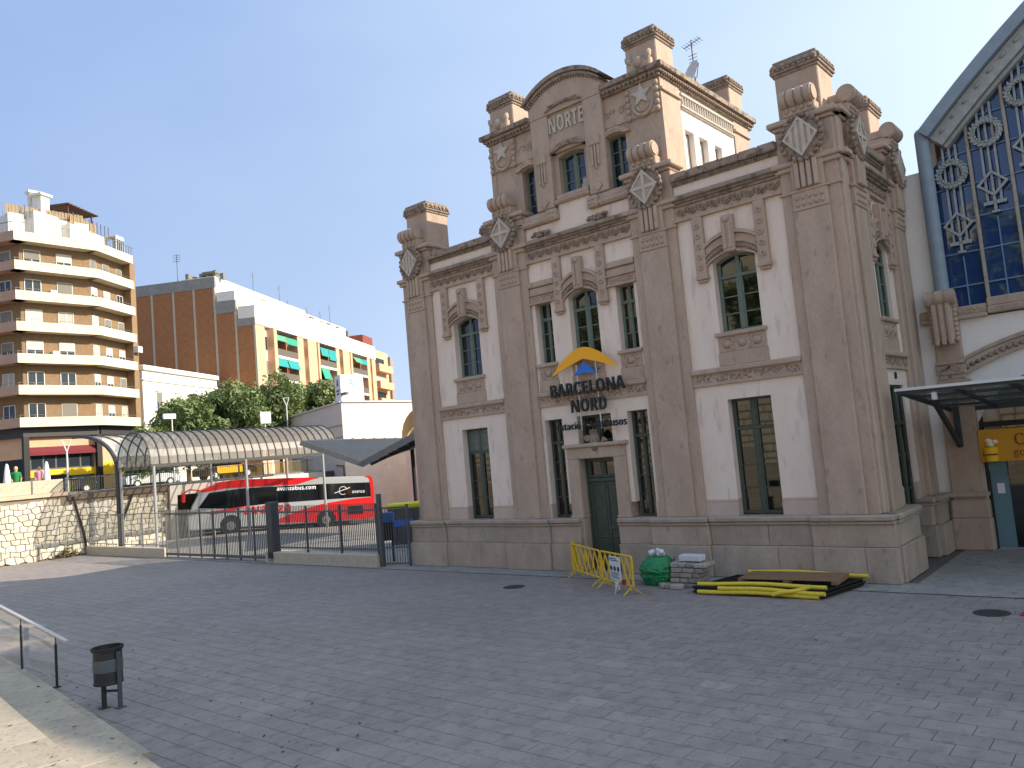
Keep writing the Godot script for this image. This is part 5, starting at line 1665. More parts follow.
func street() -> void:
	var b := B.new()
	b.box(V(-700, -1.3, -900), V(-44.0, SY, 700))
	b.box(V(-44.0, -1.3, -4.4), V(-37.5, SY, 700))
	b.box(V(-44.0, -1.3, -900), V(-37.0, SY, -16.9))
	struct("street", b, M.asphalt, "raised street running behind the retaining wall")
	b = B.new()
	b.box(V(-44.0, SY + 0.004, -16.9), V(-37.0, SY + 0.12, 40))
	b.box(V(-60.5, SY + 0.004, -60), V(-54.0, SY + 0.13, 40))
	struct("street_pavement", b, M.concrete, "kerbed pavements along both sides of the raised street")
	# parapet panels on the wall
	var T := thing("street_parapet", "pale concrete panel parapet on top of the rubble wall", "parapet")
	for i in 8:
		b = B.new(); b.cbox(V(-37.25, SY + 0.22, 1.85 + 1.72 * i), V(-37.1, SY + 1.0, 3.5 + 1.72 * i), 0.02)
		part(T, "panel", b, M.pale_concrete)
		b = B.new(); b.box(V(-37.27, SY + 0.2, 3.5 + 1.72 * i), V(-37.08, SY + 1.03, 3.57 + 1.72 * i))
		part(T, "post", b, M.grey_metal)
	# railing further along
	T = thing("street_railing", "dark street railing with yellowish mesh above the coping", "railing")
	b = B.new()
	b.box(V(-37.2, SY + 0.95, -16.0), V(-37.14, SY + 1.0, 1.7)); b.box(V(-37.2, SY + 0.15, -16.0), V(-37.14, SY + 0.2, 1.7))
	part(T, "rail", b, M.grey_metal)
	for i in 10:
		b = B.new(); b.box(V(-37.22, SY, 1.65 - 1.9 * i), V(-37.12, SY + 1.05, 1.72 - 1.9 * i))
		part(T, "post", b, M.grey_metal)
	var ym := flat(srgb(150, 140, 70), 0.7)
	bars(T, V(-37.17, SY, 1.7), V(-37.17, SY, -16.0), 0.2, 0.95, 0.13, 0.022, "bar", ym)
	# Y shaped lamp and other posts
	lamp(V(-38.6, SY, 1.03), "white forked street lamp behind the parapet of the rubble wall", 3.4)
	lamp(V(-47.0, SY, -20.5), "pale forked street lamp in front of the trees", 6.8)
	b = B.new(); b.cyl(V(-47, SY, -9.9), V(-47, 9.2, -9.9), 0.06, 0.05, 8); b.box(V(-47.1, 8.8, -10.2), V(-46.9, 9.2, -9.2))
	solo("street_sign_post", b, M.white_metal, "pale post with small sign plate in front of trees", "post")
	b = B.new(); b.cyl(V(-46, SY, -17.6), V(-46, 9.0, -17.6), 0.05, 0.05, 8); b.box(V(-45.9, 8.1, -18.1), V(-45.84, 9.1, -17.1))
	solo("square_sign", b, M.white_metal, "white square sign on post before the trees", "sign")
	# closed parasols
	for q in [[4.45, "closed white parasol standing beside person in green"], [2.34, "closed white parasol standing beside person in pink"]]:
		b = B.new()
		b.lathe(V(-38.2, SY + 0.12, q[0]), [Vector2(0.05, 0.0), Vector2(0.05, 0.5), Vector2(0.2, 0.55), Vector2(0.19, 1.0), Vector2(0.13, 1.6), Vector2(0.07, 1.95), Vector2(0.0, 2.02)], 10)
		solo("closed_parasol", b, flat(srgb(235, 230, 226), 0.8), q[1], "parasol", "closed parasols of the terrace")
	person(V(-39.6, SY + 0.12, 3.55), srgb(28, 120, 60), srgb(206, 190, 110), "person in green top with fair hair behind the parapet")
	person(V(-40.2, SY + 0.12, 2.07), srgb(214, 150, 160), srgb(60, 40, 30), "person in pale pink top with dark hair behind the parapet")
	# planter and terrace shrubs
	var r := RandomNumberGenerator.new(); r.seed = 41
	for z in [4.1, 3.9]:
		pass
	var P := thing("planter", "low planter with olive green shrub on terrace", "planter", "", V(-38.9, SY + 0.12, 2.9))
	b = B.new(); b.cbox(V(-0.3, 0, -0.5), V(0.3, 0.5, 0.5), 0.02)
	part(P, "trough", b, M.dark)
	b = B.new()
	for i in 260: leaf(b, V(r.randfn(0, 0.16), 0.7 + r.randfn(0, 0.14), r.randfn(0, 0.3)), 0.07, r)
	part(P, "foliage", b, flat(srgb(88, 92, 48), 0.9))
	# vehicles on the street
	car(V(-40.6, SY + 0.12, -10.6), 1.57, "black and yellow taxi parked on the street above coach", srgb(22, 22, 24), srgb(222, 166, 30))
	car(V(-49.5, SY, -2.6), 1.57, "dark parked car on the street below the brick tower", srgb(32, 34, 40), srgb(32, 34, 40))
	car(V(-49.5, SY, -9.0), 1.57, "pale parked car on the street behind half vault", srgb(196, 198, 200), srgb(196, 198, 200))
	# trees
	var spots := [[-50.5, -9.6, 5.0, 2.7, "small leafy street tree nearest the forked lamp and tower"], [-51.0, -13.2, 7.3, 3.4, "rounded leafy street tree before the low white building"], [-51.0, -17.6, 8.5, 3.9, "broad leafy street tree before the brick party wall"], [-51.5, -22.6, 8.9, 3.9, "tall leafy street tree before the balconied block"], [-51.0, -27.4, 8.5, 3.6, "leafy street tree beside the roof sign"], [-58.0, -20.0, 9.2, 4.0, "leafy street tree on the far pavement before the brick party wall"]]
	for q in spots: tree(V(q[0], SY, q[1]), q[2], q[3], q[4])

func lamp(p: Vector3, label: String, h: float) -> void:
	var T := thing("street_lamp", label, "lamp", "", p)
	var b := B.new(); b.cyl(V(0, 0, 0), V(0, h - 0.7, 0), 0.07, 0.05, 8)
	part(T, "pole", b, M.white_metal)
	b = B.new()
	for s in [-1, 1]: b.cyl(V(0, h - 0.75, 0), V(0.13 * s, h, -0.22 * s), 0.04, 0.035, 7)
	b.cyl(V(-0.13, h, 0.22), V(0.13, h, -0.22), 0.03, 0.03, 8)
	part(T, "lamp_head", b, M.white_metal)

func person(p: Vector3, top: Color, hair: Color, label: String) -> void:
	# tapered capsules joined by a smooth minimum, meshed as surface nets
	var J := [[V(0, 1.5, 0), V(0, 1.62, 0), 0.055, 0.05], [V(0, 1.66, 0.01), V(0, 1.74, 0.01), 0.095, 0.09],
		[V(0, 1.0, 0), V(0, 1.38, 0), 0.15, 0.17], [V(-0.17, 1.42, 0), V(0.17, 1.42, 0), 0.075, 0.075],
		[V(-0.19, 1.42, 0), V(-0.25, 1.13, 0.03), 0.06, 0.048], [V(-0.25, 1.13, 0.03), V(-0.16, 0.95, 0.2), 0.048, 0.036],
		[V(0.19, 1.42, 0), V(0.27, 1.14, 0.02), 0.06, 0.048], [V(0.27, 1.14, 0.02), V(0.26, 0.86, 0.1), 0.048, 0.036],
		[V(-0.09, 0.95, 0), V(-0.1, 0.5, 0.02), 0.1, 0.065], [V(-0.1, 0.5, 0.02), V(-0.1, 0.08, 0), 0.065, 0.045], [V(-0.1, 0.05, 0), V(-0.11, 0.04, 0.14), 0.045, 0.04],
		[V(0.09, 0.95, 0), V(0.1, 0.5, 0.02), 0.1, 0.065], [V(0.1, 0.5, 0.02), V(0.1, 0.08, 0), 0.065, 0.045], [V(0.1, 0.05, 0), V(0.11, 0.04, 0.14), 0.045, 0.04]]
	var T := thing("person", label, "person", "people behind the parapet", p, 1.1)
	part(T, "body", net(J, V(-0.42, -0.04, -0.3), 0.035, Vector3i(25, 56, 18)), flat(srgb(196, 150, 122), 0.8))
	var sh := [[V(0, 0.98, 0), V(0, 1.38, 0), 0.175, 0.19], [V(-0.17, 1.42, 0), V(0.17, 1.42, 0), 0.092, 0.092], [V(-0.19, 1.42, 0), V(-0.245, 1.16, 0.03), 0.078, 0.068], [V(0.19, 1.42, 0), V(0.265, 1.17, 0.02), 0.078, 0.068]]
	part(T, "shirt", net(sh, V(-0.42, 0.7, -0.3), 0.035, Vector3i(25, 26, 18)), flat(top, 0.85))
	var tr := [[V(-0.09, 0.95, 0), V(-0.1, 0.5, 0.02), 0.12, 0.085], [V(-0.1, 0.5, 0.02), V(-0.1, 0.14, 0), 0.085, 0.07], [V(0.09, 0.95, 0), V(0.1, 0.5, 0.02), 0.12, 0.085], [V(0.1, 0.5, 0.02), V(0.1, 0.14, 0), 0.085, 0.07]]
	part(T, "trousers", net(tr, V(-0.4, 0.0, -0.3), 0.035, Vector3i(24, 34, 18)), flat(srgb(50, 54, 66), 0.85))
	var b := B.new(); b.ell(V(0, 1.75, -0.025), V(0.108, 0.12, 0.115), 12, 8)
	part(T, "hair", b, flat(hair, 0.9))

func net(J: Array, o: Vector3, s: float, N: Vector3i) -> B:
	var f := PackedFloat32Array(); f.resize((N.x + 1) * (N.y + 1) * (N.z + 1))
	var ix := func(i: int, j: int, k: int) -> int: return (i * (N.y + 1) + j) * (N.z + 1) + k
	for i in N.x + 1:
		for j in N.y + 1:
			for k in N.z + 1:
				var p := o + V(i, j, k) * s
				var e := 0.0
				for c in J:
					var ab: Vector3 = c[1] - c[0]
					var t := clampf((p - c[0]).dot(ab) / ab.length_squared(), 0, 1)
					var d: float = (p - c[0] - ab * t).length() - lerpf(c[2], c[3], t)
					e += exp(-d * 45.0)
				f[ix.call(i, j, k)] = -log(maxf(e, 1e-30)) / 45.0
	var vert := {}
	for i in N.x:
		for j in N.y:
			for k in N.z:
				var acc := Vector3.ZERO; var cnt := 0
				for a in [[0, 0, 0, 1, 0, 0], [0, 1, 0, 1, 1, 0], [0, 0, 1, 1, 0, 1], [0, 1, 1, 1, 1, 1], [0, 0, 0, 0, 1, 0], [1, 0, 0, 1, 1, 0], [0, 0, 1, 0, 1, 1], [1, 0, 1, 1, 1, 1], [0, 0, 0, 0, 0, 1], [1, 0, 0, 1, 0, 1], [0, 1, 0, 0, 1, 1], [1, 1, 0, 1, 1, 1]]:
					var u: float = f[ix.call(i + a[0], j + a[1], k + a[2])]; var w: float = f[ix.call(i + a[3], j + a[4], k + a[5])]
					if (u < 0) != (w < 0):
						var t := u / (u - w)
						acc += V(a[0], a[1], a[2]).lerp(V(a[3], a[4], a[5]), t); cnt += 1
				if cnt > 0: vert[Vector3i(i, j, k)] = o + (V(i, j, k) + acc / cnt) * s
	var b := B.new()
	var ax := [Vector3i(1, 0, 0), Vector3i(0, 1, 0), Vector3i(0, 0, 1)]
	for c in vert:
		for d in 3:
			var e1: Vector3i = ax[(d + 1) % 3]; var e2: Vector3i = ax[(d + 2) % 3]
			var u: float = f[ix.call(c.x, c.y, c.z)]; var q: Vector3i = c + ax[d]
			var w: float = f[ix.call(q.x, q.y, q.z)]
			if (u < 0) == (w < 0): continue
			var l := [c, c - e1, c - e1 - e2, c - e2]
			var ok := true
			for m in l:
				if not vert.has(m): ok = false
			if not ok: continue
			var P := [vert[l[0]], vert[l[1]], vert[l[2]], vert[l[3]]]
			var out := V(ax[d].x, ax[d].y, ax[d].z) * (1.0 if u < 0 else -1.0)
			var ctr: Vector3 = (P[0] + P[2]) / 2 - out
			b.fq(P[0], P[1], P[2], P[3], ctr)
	return b

func car(p: Vector3, turn: float, label: String, body: Color, doors: Color) -> void:
	var T := thing("parked_car", label, "car", "cars parked on the raised street", p, turn)
	var b := B.new()
	b.prism([Vector2(-2.1, 0.3), Vector2(-2.15, 0.75), Vector2(-1.95, 0.95), Vector2(-0.9, 1.0), Vector2(1.0, 0.98), Vector2(1.9, 0.85), Vector2(2.15, 0.65), Vector2(2.12, 0.3)], -0.85, 0.85)
	part(T, "body", b, flat(body, 0.25))
	b = B.new()
	b.prism([Vector2(-1.75, 0.97), Vector2(-1.1, 1.42), Vector2(0.1, 1.45), Vector2(0.95, 0.98)], -0.72, 0.72)
	part(T, "cabin_glass", b, flat(srgb(18, 20, 24), 0.06))
	b = B.new()
	b.prism([Vector2(-1.1, 1.42), Vector2(-0.9, 1.49), Vector2(0.0, 1.5), Vector2(0.12, 1.45)], -0.7, 0.7)
	part(T, "roof", b, flat(body, 0.25))
	for s in [-1, 1]:
		b = B.new(); b.box(V(-1.1, 0.42, s * 0.86 - 0.01), V(0.9, 0.95, s * 0.86 + 0.01))
		part(T, "door", b, flat(doors, 0.3))
		for x in [-1.3, 1.35]:
			b = B.new(); b.cyl(V(x, 0.31, s * 0.68), V(x, 0.31, s * 0.88), 0.31, 0.31, 16)
			var w := part(T, "wheel", b, M.black)
			b = B.new(); b.cyl(V(x, 0.31, s * 0.87), V(x, 0.31, s * 0.895), 0.19, 0.18, 12)
			part(w, "rim", b, M.white_metal)
		b = B.new(); b.cbox(V(2.05, 0.58, s * 0.62 - 0.15), V(2.16, 0.72, s * 0.62 + 0.15), 0.03)
		part(T, "headlight", b, flat(srgb(220, 220, 220), 0.1))

var LEAF: Array = []
func leaf_clump(seed_: int, c: Color) -> ArrayMesh:
	var r := RandomNumberGenerator.new(); r.seed = seed_
	var b := B.new()
	for i in 11:
		leaf(b, V(r.randfn(0, 0.15), r.randfn(0, 0.13), r.randfn(0, 0.15)), r.randf_range(0.09, 0.16), r)
	var m := ArrayMesh.new()
	var arr := []
	arr.resize(Mesh.ARRAY_MAX)
	var cc := PackedColorArray(); cc.resize(b.v.size()); cc.fill(c)
	arr[Mesh.ARRAY_VERTEX] = b.v; arr[Mesh.ARRAY_NORMAL] = b.n; arr[Mesh.ARRAY_COLOR] = cc
	m.add_surface_from_arrays(Mesh.PRIMITIVE_TRIANGLES, arr)
	return m

func tree(p: Vector3, h: float, cr: float, label: String, big := 1.0) -> void:
	var T := thing("street_tree", label, "tree", "street trees", p)
	var r := RandomNumberGenerator.new(); r.seed = int(p.z * 10 + p.x * 3) + 900
	var b := B.new()
	var fork := h * 0.36
	b.cyl(V(0, 0, 0), V(0.05, fork, 0.04), 0.17, 0.12, 9)
	var limbs := []
	for i in 6:
		var a := TAU * i / 6 + r.randf() * 0.6
		var e := V(cos(a) * cr * 0.6, h - cr * r.randf_range(0.5, 1.2), sin(a) * cr * 0.6)
		var mid := V(0.05, fork, 0.04).lerp(e, 0.5) + V(0, 0.25, 0)
		b.cyl(V(0.05, fork - 0.05, 0.04), mid, 0.08, 0.05, 6); b.cyl(mid, e, 0.05, 0.02, 6)
		limbs.append(e)
	if not M.has("bark"): M.bark = grain(srgb(88, 76, 62), srgb(116, 102, 86), 0.6, 0.95, 101, 0.6)
	part(T, "trunk", b, M.bark)
	# crown: leaf clumps on many lobes of uneven size
	var lobes := []
	for i in 26:
		var a := r.randf() * TAU; var u := r.randf_range(-0.75, 1.0); var q := sqrt(maxf(0, 1 - u * u)) * r.randf_range(0.55, 1.0)
		lobes.append([V(cos(a) * q * cr * 0.8, h - cr * 0.95 + u * cr * 0.72, sin(a) * q * cr * 0.8), cr * r.randf_range(0.24, 0.42)])
	if LEAF.is_empty():
		var cols := [Color(0.15, 0.2, 0.075), Color(0.19, 0.245, 0.095), Color(0.12, 0.165, 0.06), Color(0.2, 0.2, 0.08)]
		for i in 10: LEAF.append(leaf_clump(300 + i, cols[i % 3] if i < 9 else cols[3]))
		M.leaf = flat(Color.WHITE, 0.65)
		M.leaf.vertex_color_use_as_albedo = true
		M.leaf.backlight_enabled = true; M.leaf.backlight = Color(0.45, 0.52, 0.2)
	var st := SurfaceTool.new()
	st.begin(Mesh.PRIMITIVE_TRIANGLES)
	for l in lobes:
		var k := int(80 * pow(l[1] / (cr * 0.33), 2.0))
		for i in k:
			var d: Vector3 = V(r.randfn(0, 1), r.randfn(0, 1), r.randfn(0, 1)).normalized() * l[1] * pow(r.randf(), 0.28)
			var s := r.randf_range(0.8, 1.5) * big
			var bs := Basis(V(r.randfn(0, 1), r.randfn(0, 1), r.randfn(0, 1)).normalized(), r.randf() * TAU).scaled(V(s, s, s))
			st.append_from(LEAF[r.randi() % 10], 0, Transform3D(bs, l[0] + d))
	inst(T, "crown", st.commit(), M.leaf)

func simple_window(par: Node, fr: Transform3D, x: float, y: float, w: float, h: float, kind: int, frame: Material) -> void:
	# kind: 0 glass, 1 half shutter, 2 closed shutter, 3 pale curtain
	var b := B.new(); b.xf = fr
	b.box(V(x - w / 2, y, -0.02), V(x - w / 2 + 0.06, y + h, 0.06)); b.box(V(x + w / 2 - 0.06, y, -0.02), V(x + w / 2, y + h, 0.06))
	b.box(V(x - w / 2, y + h - 0.06, -0.02), V(x + w / 2, y + h, 0.06)); b.box(V(x - 0.03, y, -0.01), V(x + 0.03, y + h - 0.06, 0.05))
	var o := part(par, "window", b, frame)
	b = B.new(); b.xf = fr
	b.box(V(x - w / 2 + 0.06, y, 0.0), V(x + w / 2 - 0.06, y + h - 0.06, 0.02))
	part(o, "pane", b, M.far_glass if kind != 3 else M.curtain)
	if kind == 1 or kind == 2:
		b = B.new(); b.xf = fr
		b.box(V(x - w / 2 + 0.05, y + (h * 0.55 if kind == 1 else 0.02), 0.025), V(x + w / 2 - 0.05, y + h - 0.05, 0.075))
		part(o, "shutter", b, [M.shutter_a, M.shutter_b][rng.randi() % 2])

func far_buildings() -> void:
	M.far_glass = flat(srgb(44, 50, 56), 0.08)
	M.shutter_a = flat(srgb(196, 190, 178), 0.8); M.shutter_b = flat(srgb(120, 116, 108), 0.8)
	M.brick_ochre = grain(srgb(122, 98, 72), srgb(148, 120, 90), 1.6, 0.93, 111, 0.4, 0.65)
	M.brick_red = grain(srgb(150, 98, 64), srgb(174, 120, 80), 2.4, 0.93, 112, 0.4, 0.6, Vector3.ONE, 0.36, srgb(132, 84, 56))
	M.cream = grain(srgb(212, 198, 168), srgb(224, 210, 182), 3.0, 0.9, 113, 0.2)
	M.cream_shaded = grain(srgb(168, 136, 118), srgb(184, 150, 130), 3.0, 0.9, 114, 0.2)  # same cream for the left facet, with its shade mixed into the colour
	M.white_wall = grain(srgb(222, 214, 202), srgb(232, 226, 216), 3.0, 0.92, 115, 0.2)
	M.orange_wall = grain(srgb(200, 158, 126), srgb(214, 172, 140), 2.4, 0.92, 116, 0.2)
	curved_tower(); low_white(); brick_block(); distant()

func curved_tower() -> void:
	var T := thing("balcony_tower", "ochre brick apartment tower with curving cream balconies", "building")
	var F := [Vector2(-64.6, -0.6), Vector2(-59.24, -3.06), Vector2(-59.38, -9.88), Vector2(-62.56, -14.68)]
	var tops := [26.15, 23.62, 21.02, 18.36, 15.62, 12.94, 10.2]
	var inset := 1.15
	# wall facets, set back from the balcony fronts
	var frames := []
	for i in 3:
		var d: Vector2 = (F[i + 1] - F[i]).normalized()
		frames.append([dirframe(F[i], d), F[i].distance_to(F[i + 1])])
	var b := B.new()
	for q in frames:
		b.xf = q[0]
		var ends: Array = [[0.0, q[1] - 0.73], [0.73, q[1] - 0.33], [0.33, q[1] + 0.35]][frames.find(q)]
		b.box(V(ends[0], SY, -9.0 if q != frames[0] else -4.0), V(ends[1], 26.0, -inset))
	part(T, "brick_wall", b, M.brick_ochre)
	b = B.new(); b.xf = frames[2][0]
	b.box(V(frames[2][1] - 0.35, 9.4, -9.0), V(frames[2][1] + 0.5, 26.3, -0.35))
	part(T, "end_wall", b, M.brick_ochre)
	for t in tops:
		for i in 3:
			b = B.new(); b.xf = frames[i][0]
			var L: float = frames[i][1]
			b.box(V(0.0, t - 0.78, -inset - 0.1), V(L - (0.28 if i == 2 else 0.0), t - 0.6, -0.12))
			b.box(V(0.0, t - 0.8, -0.12), V(L - (0.28 if i == 2 else 0.0), t, 0.0))
			part(T, "balcony", b, M.cream if i > 0 else M.cream_shaded)
	for i in range(1, 7):
		var y: float = tops[i]
		var ks := [0, 1, 2, 3, 1, 0, 2, 1, 3]
		simple_window(T, frames[1][0] * Transform3D(Basis.IDENTITY, V(0, 0, -inset)), 1.75, y - 0.45, 1.35, 1.75, [0, 1, 0, 2, 1, 0, 0][i], M.white_metal)
		simple_window(T, frames[1][0] * Transform3D(Basis.IDENTITY, V(0, 0, -inset)), 4.35, y - 0.45, 1.3, 1.7, ks[i], M.white_metal)
		simple_window(T, frames[2][0] * Transform3D(Basis.IDENTITY, V(0, 0, -inset)), 0.9, y - 0.45, 0.9, 1.65, ks[(i * 2) % 9], M.white_metal)
		simple_window(T, frames[2][0] * Transform3D(Basis.IDENTITY, V(0, 0, -inset)), 2.75, y - 0.45, 1.0, 1.6, ks[(i * 3 + 1) % 9], M.white_metal)
		simple_window(T, frames[2][0] * Transform3D(Basis.IDENTITY, V(0, 0, -inset)), 4.75, y - 0.35, 0.95, 1.5, ks[(i * 2 + 5) % 9], M.white_metal)
		simple_window(T, frames[0][0] * Transform3D(Basis.IDENTITY, V(0, 0, -inset)), 3.6, y - 0.45, 1.3, 1.7, ks[(i + 3) % 9], M.white_metal)
		# thin rail above each balcony front
		b = B.new()
		for k in 3:
			b.xf = frames[k][0]
			b.box(V(0.0, y + 0.2, -0.08), V(frames[k][1] - 0.3, y + 0.23, -0.05))
			for m in 6: b.box(V(frames[k][1] * m / 6.0 + 0.05, y, -0.08), V(frames[k][1] * m / 6.0 + 0.08, y + 0.2, -0.05))
		part(T, "handrail", b, M.grey_metal)
		if i == 2 or i == 4:
			b = B.new(); b.xf = frames[1][0]
			b.box(V(3.0, y - 0.4, -inset), V(3.5, y + 0.4, -0.6))
			part(T, "air_conditioner", b, M.white_metal)
	# roof terrace: set back white storey, railing, pergola, chimneys, glazed balcony
	b = B.new(); b.xf = frames[1][0]
	b.box(V(0.3, 26.0, -6.0), V(7.0, 28.3, -2.0))
	b.xf = frames[2][0]
	b.box(V(-0.8, 26.0, -6.0), V(4.5, 27.9, -2.0))
	b.xf = frames[0][0]
	b.box(V(1.0, 26.0, -6.5), V(5.6, 28.6, -2.4))
	part(T, "penthouse_wall", b, M.white_wall)
	b = B.new()
	for k in 3:
		b.xf = frames[k][0]
		for m in 14: b.box(V(frames[k][1] * m / 14.0, 26.15, -0.1), V(frames[k][1] * m / 14.0 + 0.04, 27.0, -0.06))
		b.box(V(0, 26.95, -0.1), V(frames[k][1], 27.0, -0.06))
		for m in 10: b.box(V(frames[k][1] * m / 10.0, 27.9, -2.3), V(frames[k][1] * m / 10.0 + 0.06, 29.2, -2.24))
	part(T, "roof_railing", b, M.grey_metal)
	b = B.new(); b.xf = frames[1][0]
	for k in 24: b.box(V(0.2 + 0.27 * k, 28.3, -2.3), V(0.42 + 0.27 * k, 29.15, -2.26))
	b.xf = frames[2][0]
	for k in 14: b.box(V(-0.4 + 0.27 * k, 28.0, -2.3), V(-0.18 + 0.27 * k, 28.9, -2.26))
	part(T, "reed_screen", b, flat(srgb(150, 130, 100), 0.95))
	b = B.new(); b.xf = frames[2][0]
	for x in [0.2, 3.6]: b.box(V(x, 27.9, -3.0), V(x + 0.12, 30.0, -2.88)); b.box(V(x, 27.9, -5.0), V(x + 0.12, 30.0, -4.88))
	for k in 9: b.box(V(-0.2 + 0.5 * k, 30.0, -5.4), V(0.1 + 0.5 * k, 30.12, -2.5))
	part(T, "pergola", b, flat(srgb(86, 56, 40), 0.8))
	b = B.new(); b.xf = frames[1][0]
	b.box(V(2.6, 28.3, -4.0), V(3.2, 30.9, -3.4)); b.box(V(2.45, 30.9, -4.15), V(3.35, 31.1, -3.25))
	b.xf = frames[0][0]
	b.box(V(4.2, 28.6, -4.5), V(5.2, 30.4, -3.6)); b.box(V(4.0, 30.4, -4.7), V(5.4, 30.6, -3.4))
	part(T, "chimney", b, M.white_wall)
	b = B.new(); b.xf = frames[2][0]
	b.box(V(4.2, 26.15, -0.9), V(5.5, 28.0, -0.85)); b.box(V(5.4, 26.15, -2.0), V(5.46, 28.0, -0.9)); b.box(V(4.2, 27.95, -2.0), V(5.5, 28.05, -0.85))
	part(T, "glazed_porch", b, M.white_metal)
	for k in 4:
		b = B.new(); b.xf = frames[2][0]
		b.box(V(4.28 + 0.31 * k, 26.5, -0.845), V(4.5 + 0.31 * k, 27.7, -0.83))
		part(T, "porch_pane", b, M.far_glass)
	# ground floor: dark fascia, peach wall, shop
	b = B.new()
	for k in 3:
		b.xf = frames[k][0]
		b.box(V(0.45 if k > 0 else 0.0, 8.6, -inset - 0.2), V(frames[k][1] - [0.45, 0.2, -0.1][k], 9.42, -0.7))
	part(T, "dark_fascia", b, flat(srgb(58, 56, 56), 0.6))
	b = B.new()
	for k in 3:
		b.xf = frames[k][0]
		b.box(V([0.0, 0.72, 0.32][k], SY, -inset - 0.3), V(frames[k][1] - [0.72, 0.32, 0.0][k], 8.6, -inset + 0.02))
	part(T, "ground_floor_wall", b, M.orange_wall)
	for q in [[1, 0.6], [1, 6.5], [2, 5.5]]:
		b = B.new(); b.xf = frames[q[0]][0]
		b.box(V(q[1] - 0.22, SY, -0.9), V(q[1] + 0.22, 8.6, -0.45))
		part(T, "column", b, M.black)
	b = B.new(); b.xf = frames[1][0]
	b.box(V(1.0, SY, -inset), V(6.2, 7.3, -inset + 0.06))
	var sf := part(T, "shop_front", b, flat(srgb(92, 92, 94), 0.5))
	for k in 5:
		b = B.new(); b.xf = frames[1][0]
		b.box(V(1.15 + 1.0 * k, 5.9, -inset + 0.06), V(2.0 + 1.0 * k, 7.1, -inset + 0.09))
		part(sf, "shop_window", b, M.far_glass)
	b = B.new(); b.xf = frames[1][0]
	b.hexa([V(0.8, 7.75, -inset), V(6.3, 7.75, -inset), V(6.3, 7.3, -0.6), V(0.8, 7.3, -0.6), V(0.8, 7.65, -inset), V(6.3, 7.65, -inset), V(6.3, 7.0, -0.6), V(0.8, 7.0, -0.6)], V(3, 7.4, -0.8))
	part(sf, "awning", b, flat(srgb(112, 38, 48), 0.85))
	b = B.new(); b.xf = frames[1][0]
	b.box(V(0.9, 5.15, -inset + 0.06), V(6.4, 5.75, -inset + 0.16))
	var yb := part(sf, "yellow_band", b, flat(srgb(232, 186, 20), 0.6))
	b = B.new(); b.xf = frames[2][0]
	b.box(V(0.4, 5.0, -inset + 0.03), V(2.6, 6.1, -inset + 0.1)); b.box(V(3.6, 4.8, -inset + 0.03), V(5.2, 5.4, -inset + 0.1))
	part(sf, "yellow_panel", b, flat(srgb(232, 186, 20), 0.6))
	b = B.new(); b.xf = frames[2][0]
	for k in 3: b.box(V(3.0 + 0.75 * k, 5.4, -inset + 0.03), V(3.6 + 0.75 * k, 7.8, -inset + 0.08))
	part(sf, "tall_pane", b, M.curtain)
	b = B.new(); b.xf = frames[0][0]
	b.box(V(0.2, SY, -inset), V(5.0, 6.8, -inset + 0.06))
	part(T, "dark_shop_front", b, M.black)

func low_white() -> void:
	var T := thing("low_white_building", "low cream two storey building between tower and brick block", "building")
	var p := Vector2(-63.0, -15.1); var q := Vector2(-70.3, -27.0)
	var fr := dirframe(p, (q - p).normalized())
	var L := p.distance_to(q)
	var b := B.new(); b.xf = fr
	b.box(V(0, SY, -4), V(L, 15.0, 0))
	part(T, "wall", b, M.white_wall)
	b = B.new(); b.xf = fr
	b.cbox(V(-0.1, 14.95, -4.1), V(L + 0.1, 15.45, 0.25), 0.05); b.cbox(V(-0.05, 13.9, -0.2), V(L, 14.1, 0.14), 0.04); b.cbox(V(-0.05, 9.6, -0.2), V(L, 9.9, 0.14), 0.04)
	part(T, "cornice", b, M.white_wall)
	for k in 3:
		simple_window(T, fr * Transform3D(Basis.IDENTITY, V(0, 0, 0.0)), 2.6 + 3.4 * k, 10.6, 1.0, 2.3, [1, 3, 2][k], M.white_metal)
		b = B.new(); b.xf = fr
		b.cbox(V(2.0 + 3.4 * k, 10.4, -0.05), V(3.2 + 3.4 * k, 10.58, 0.18), 0.02); b.cbox(V(2.0 + 3.4 * k, 12.95, -0.05), V(3.2 + 3.4 * k, 13.1, 0.15), 0.02)
		part(T, "window_trim", b, M.white_wall)
	b = B.new(); b.xf = fr
	b.box(V(-0.9, 16.6, -1.0), V(-0.2, 17.2, 0.3))
	part(T, "air_conditioner", b, M.white_metal)

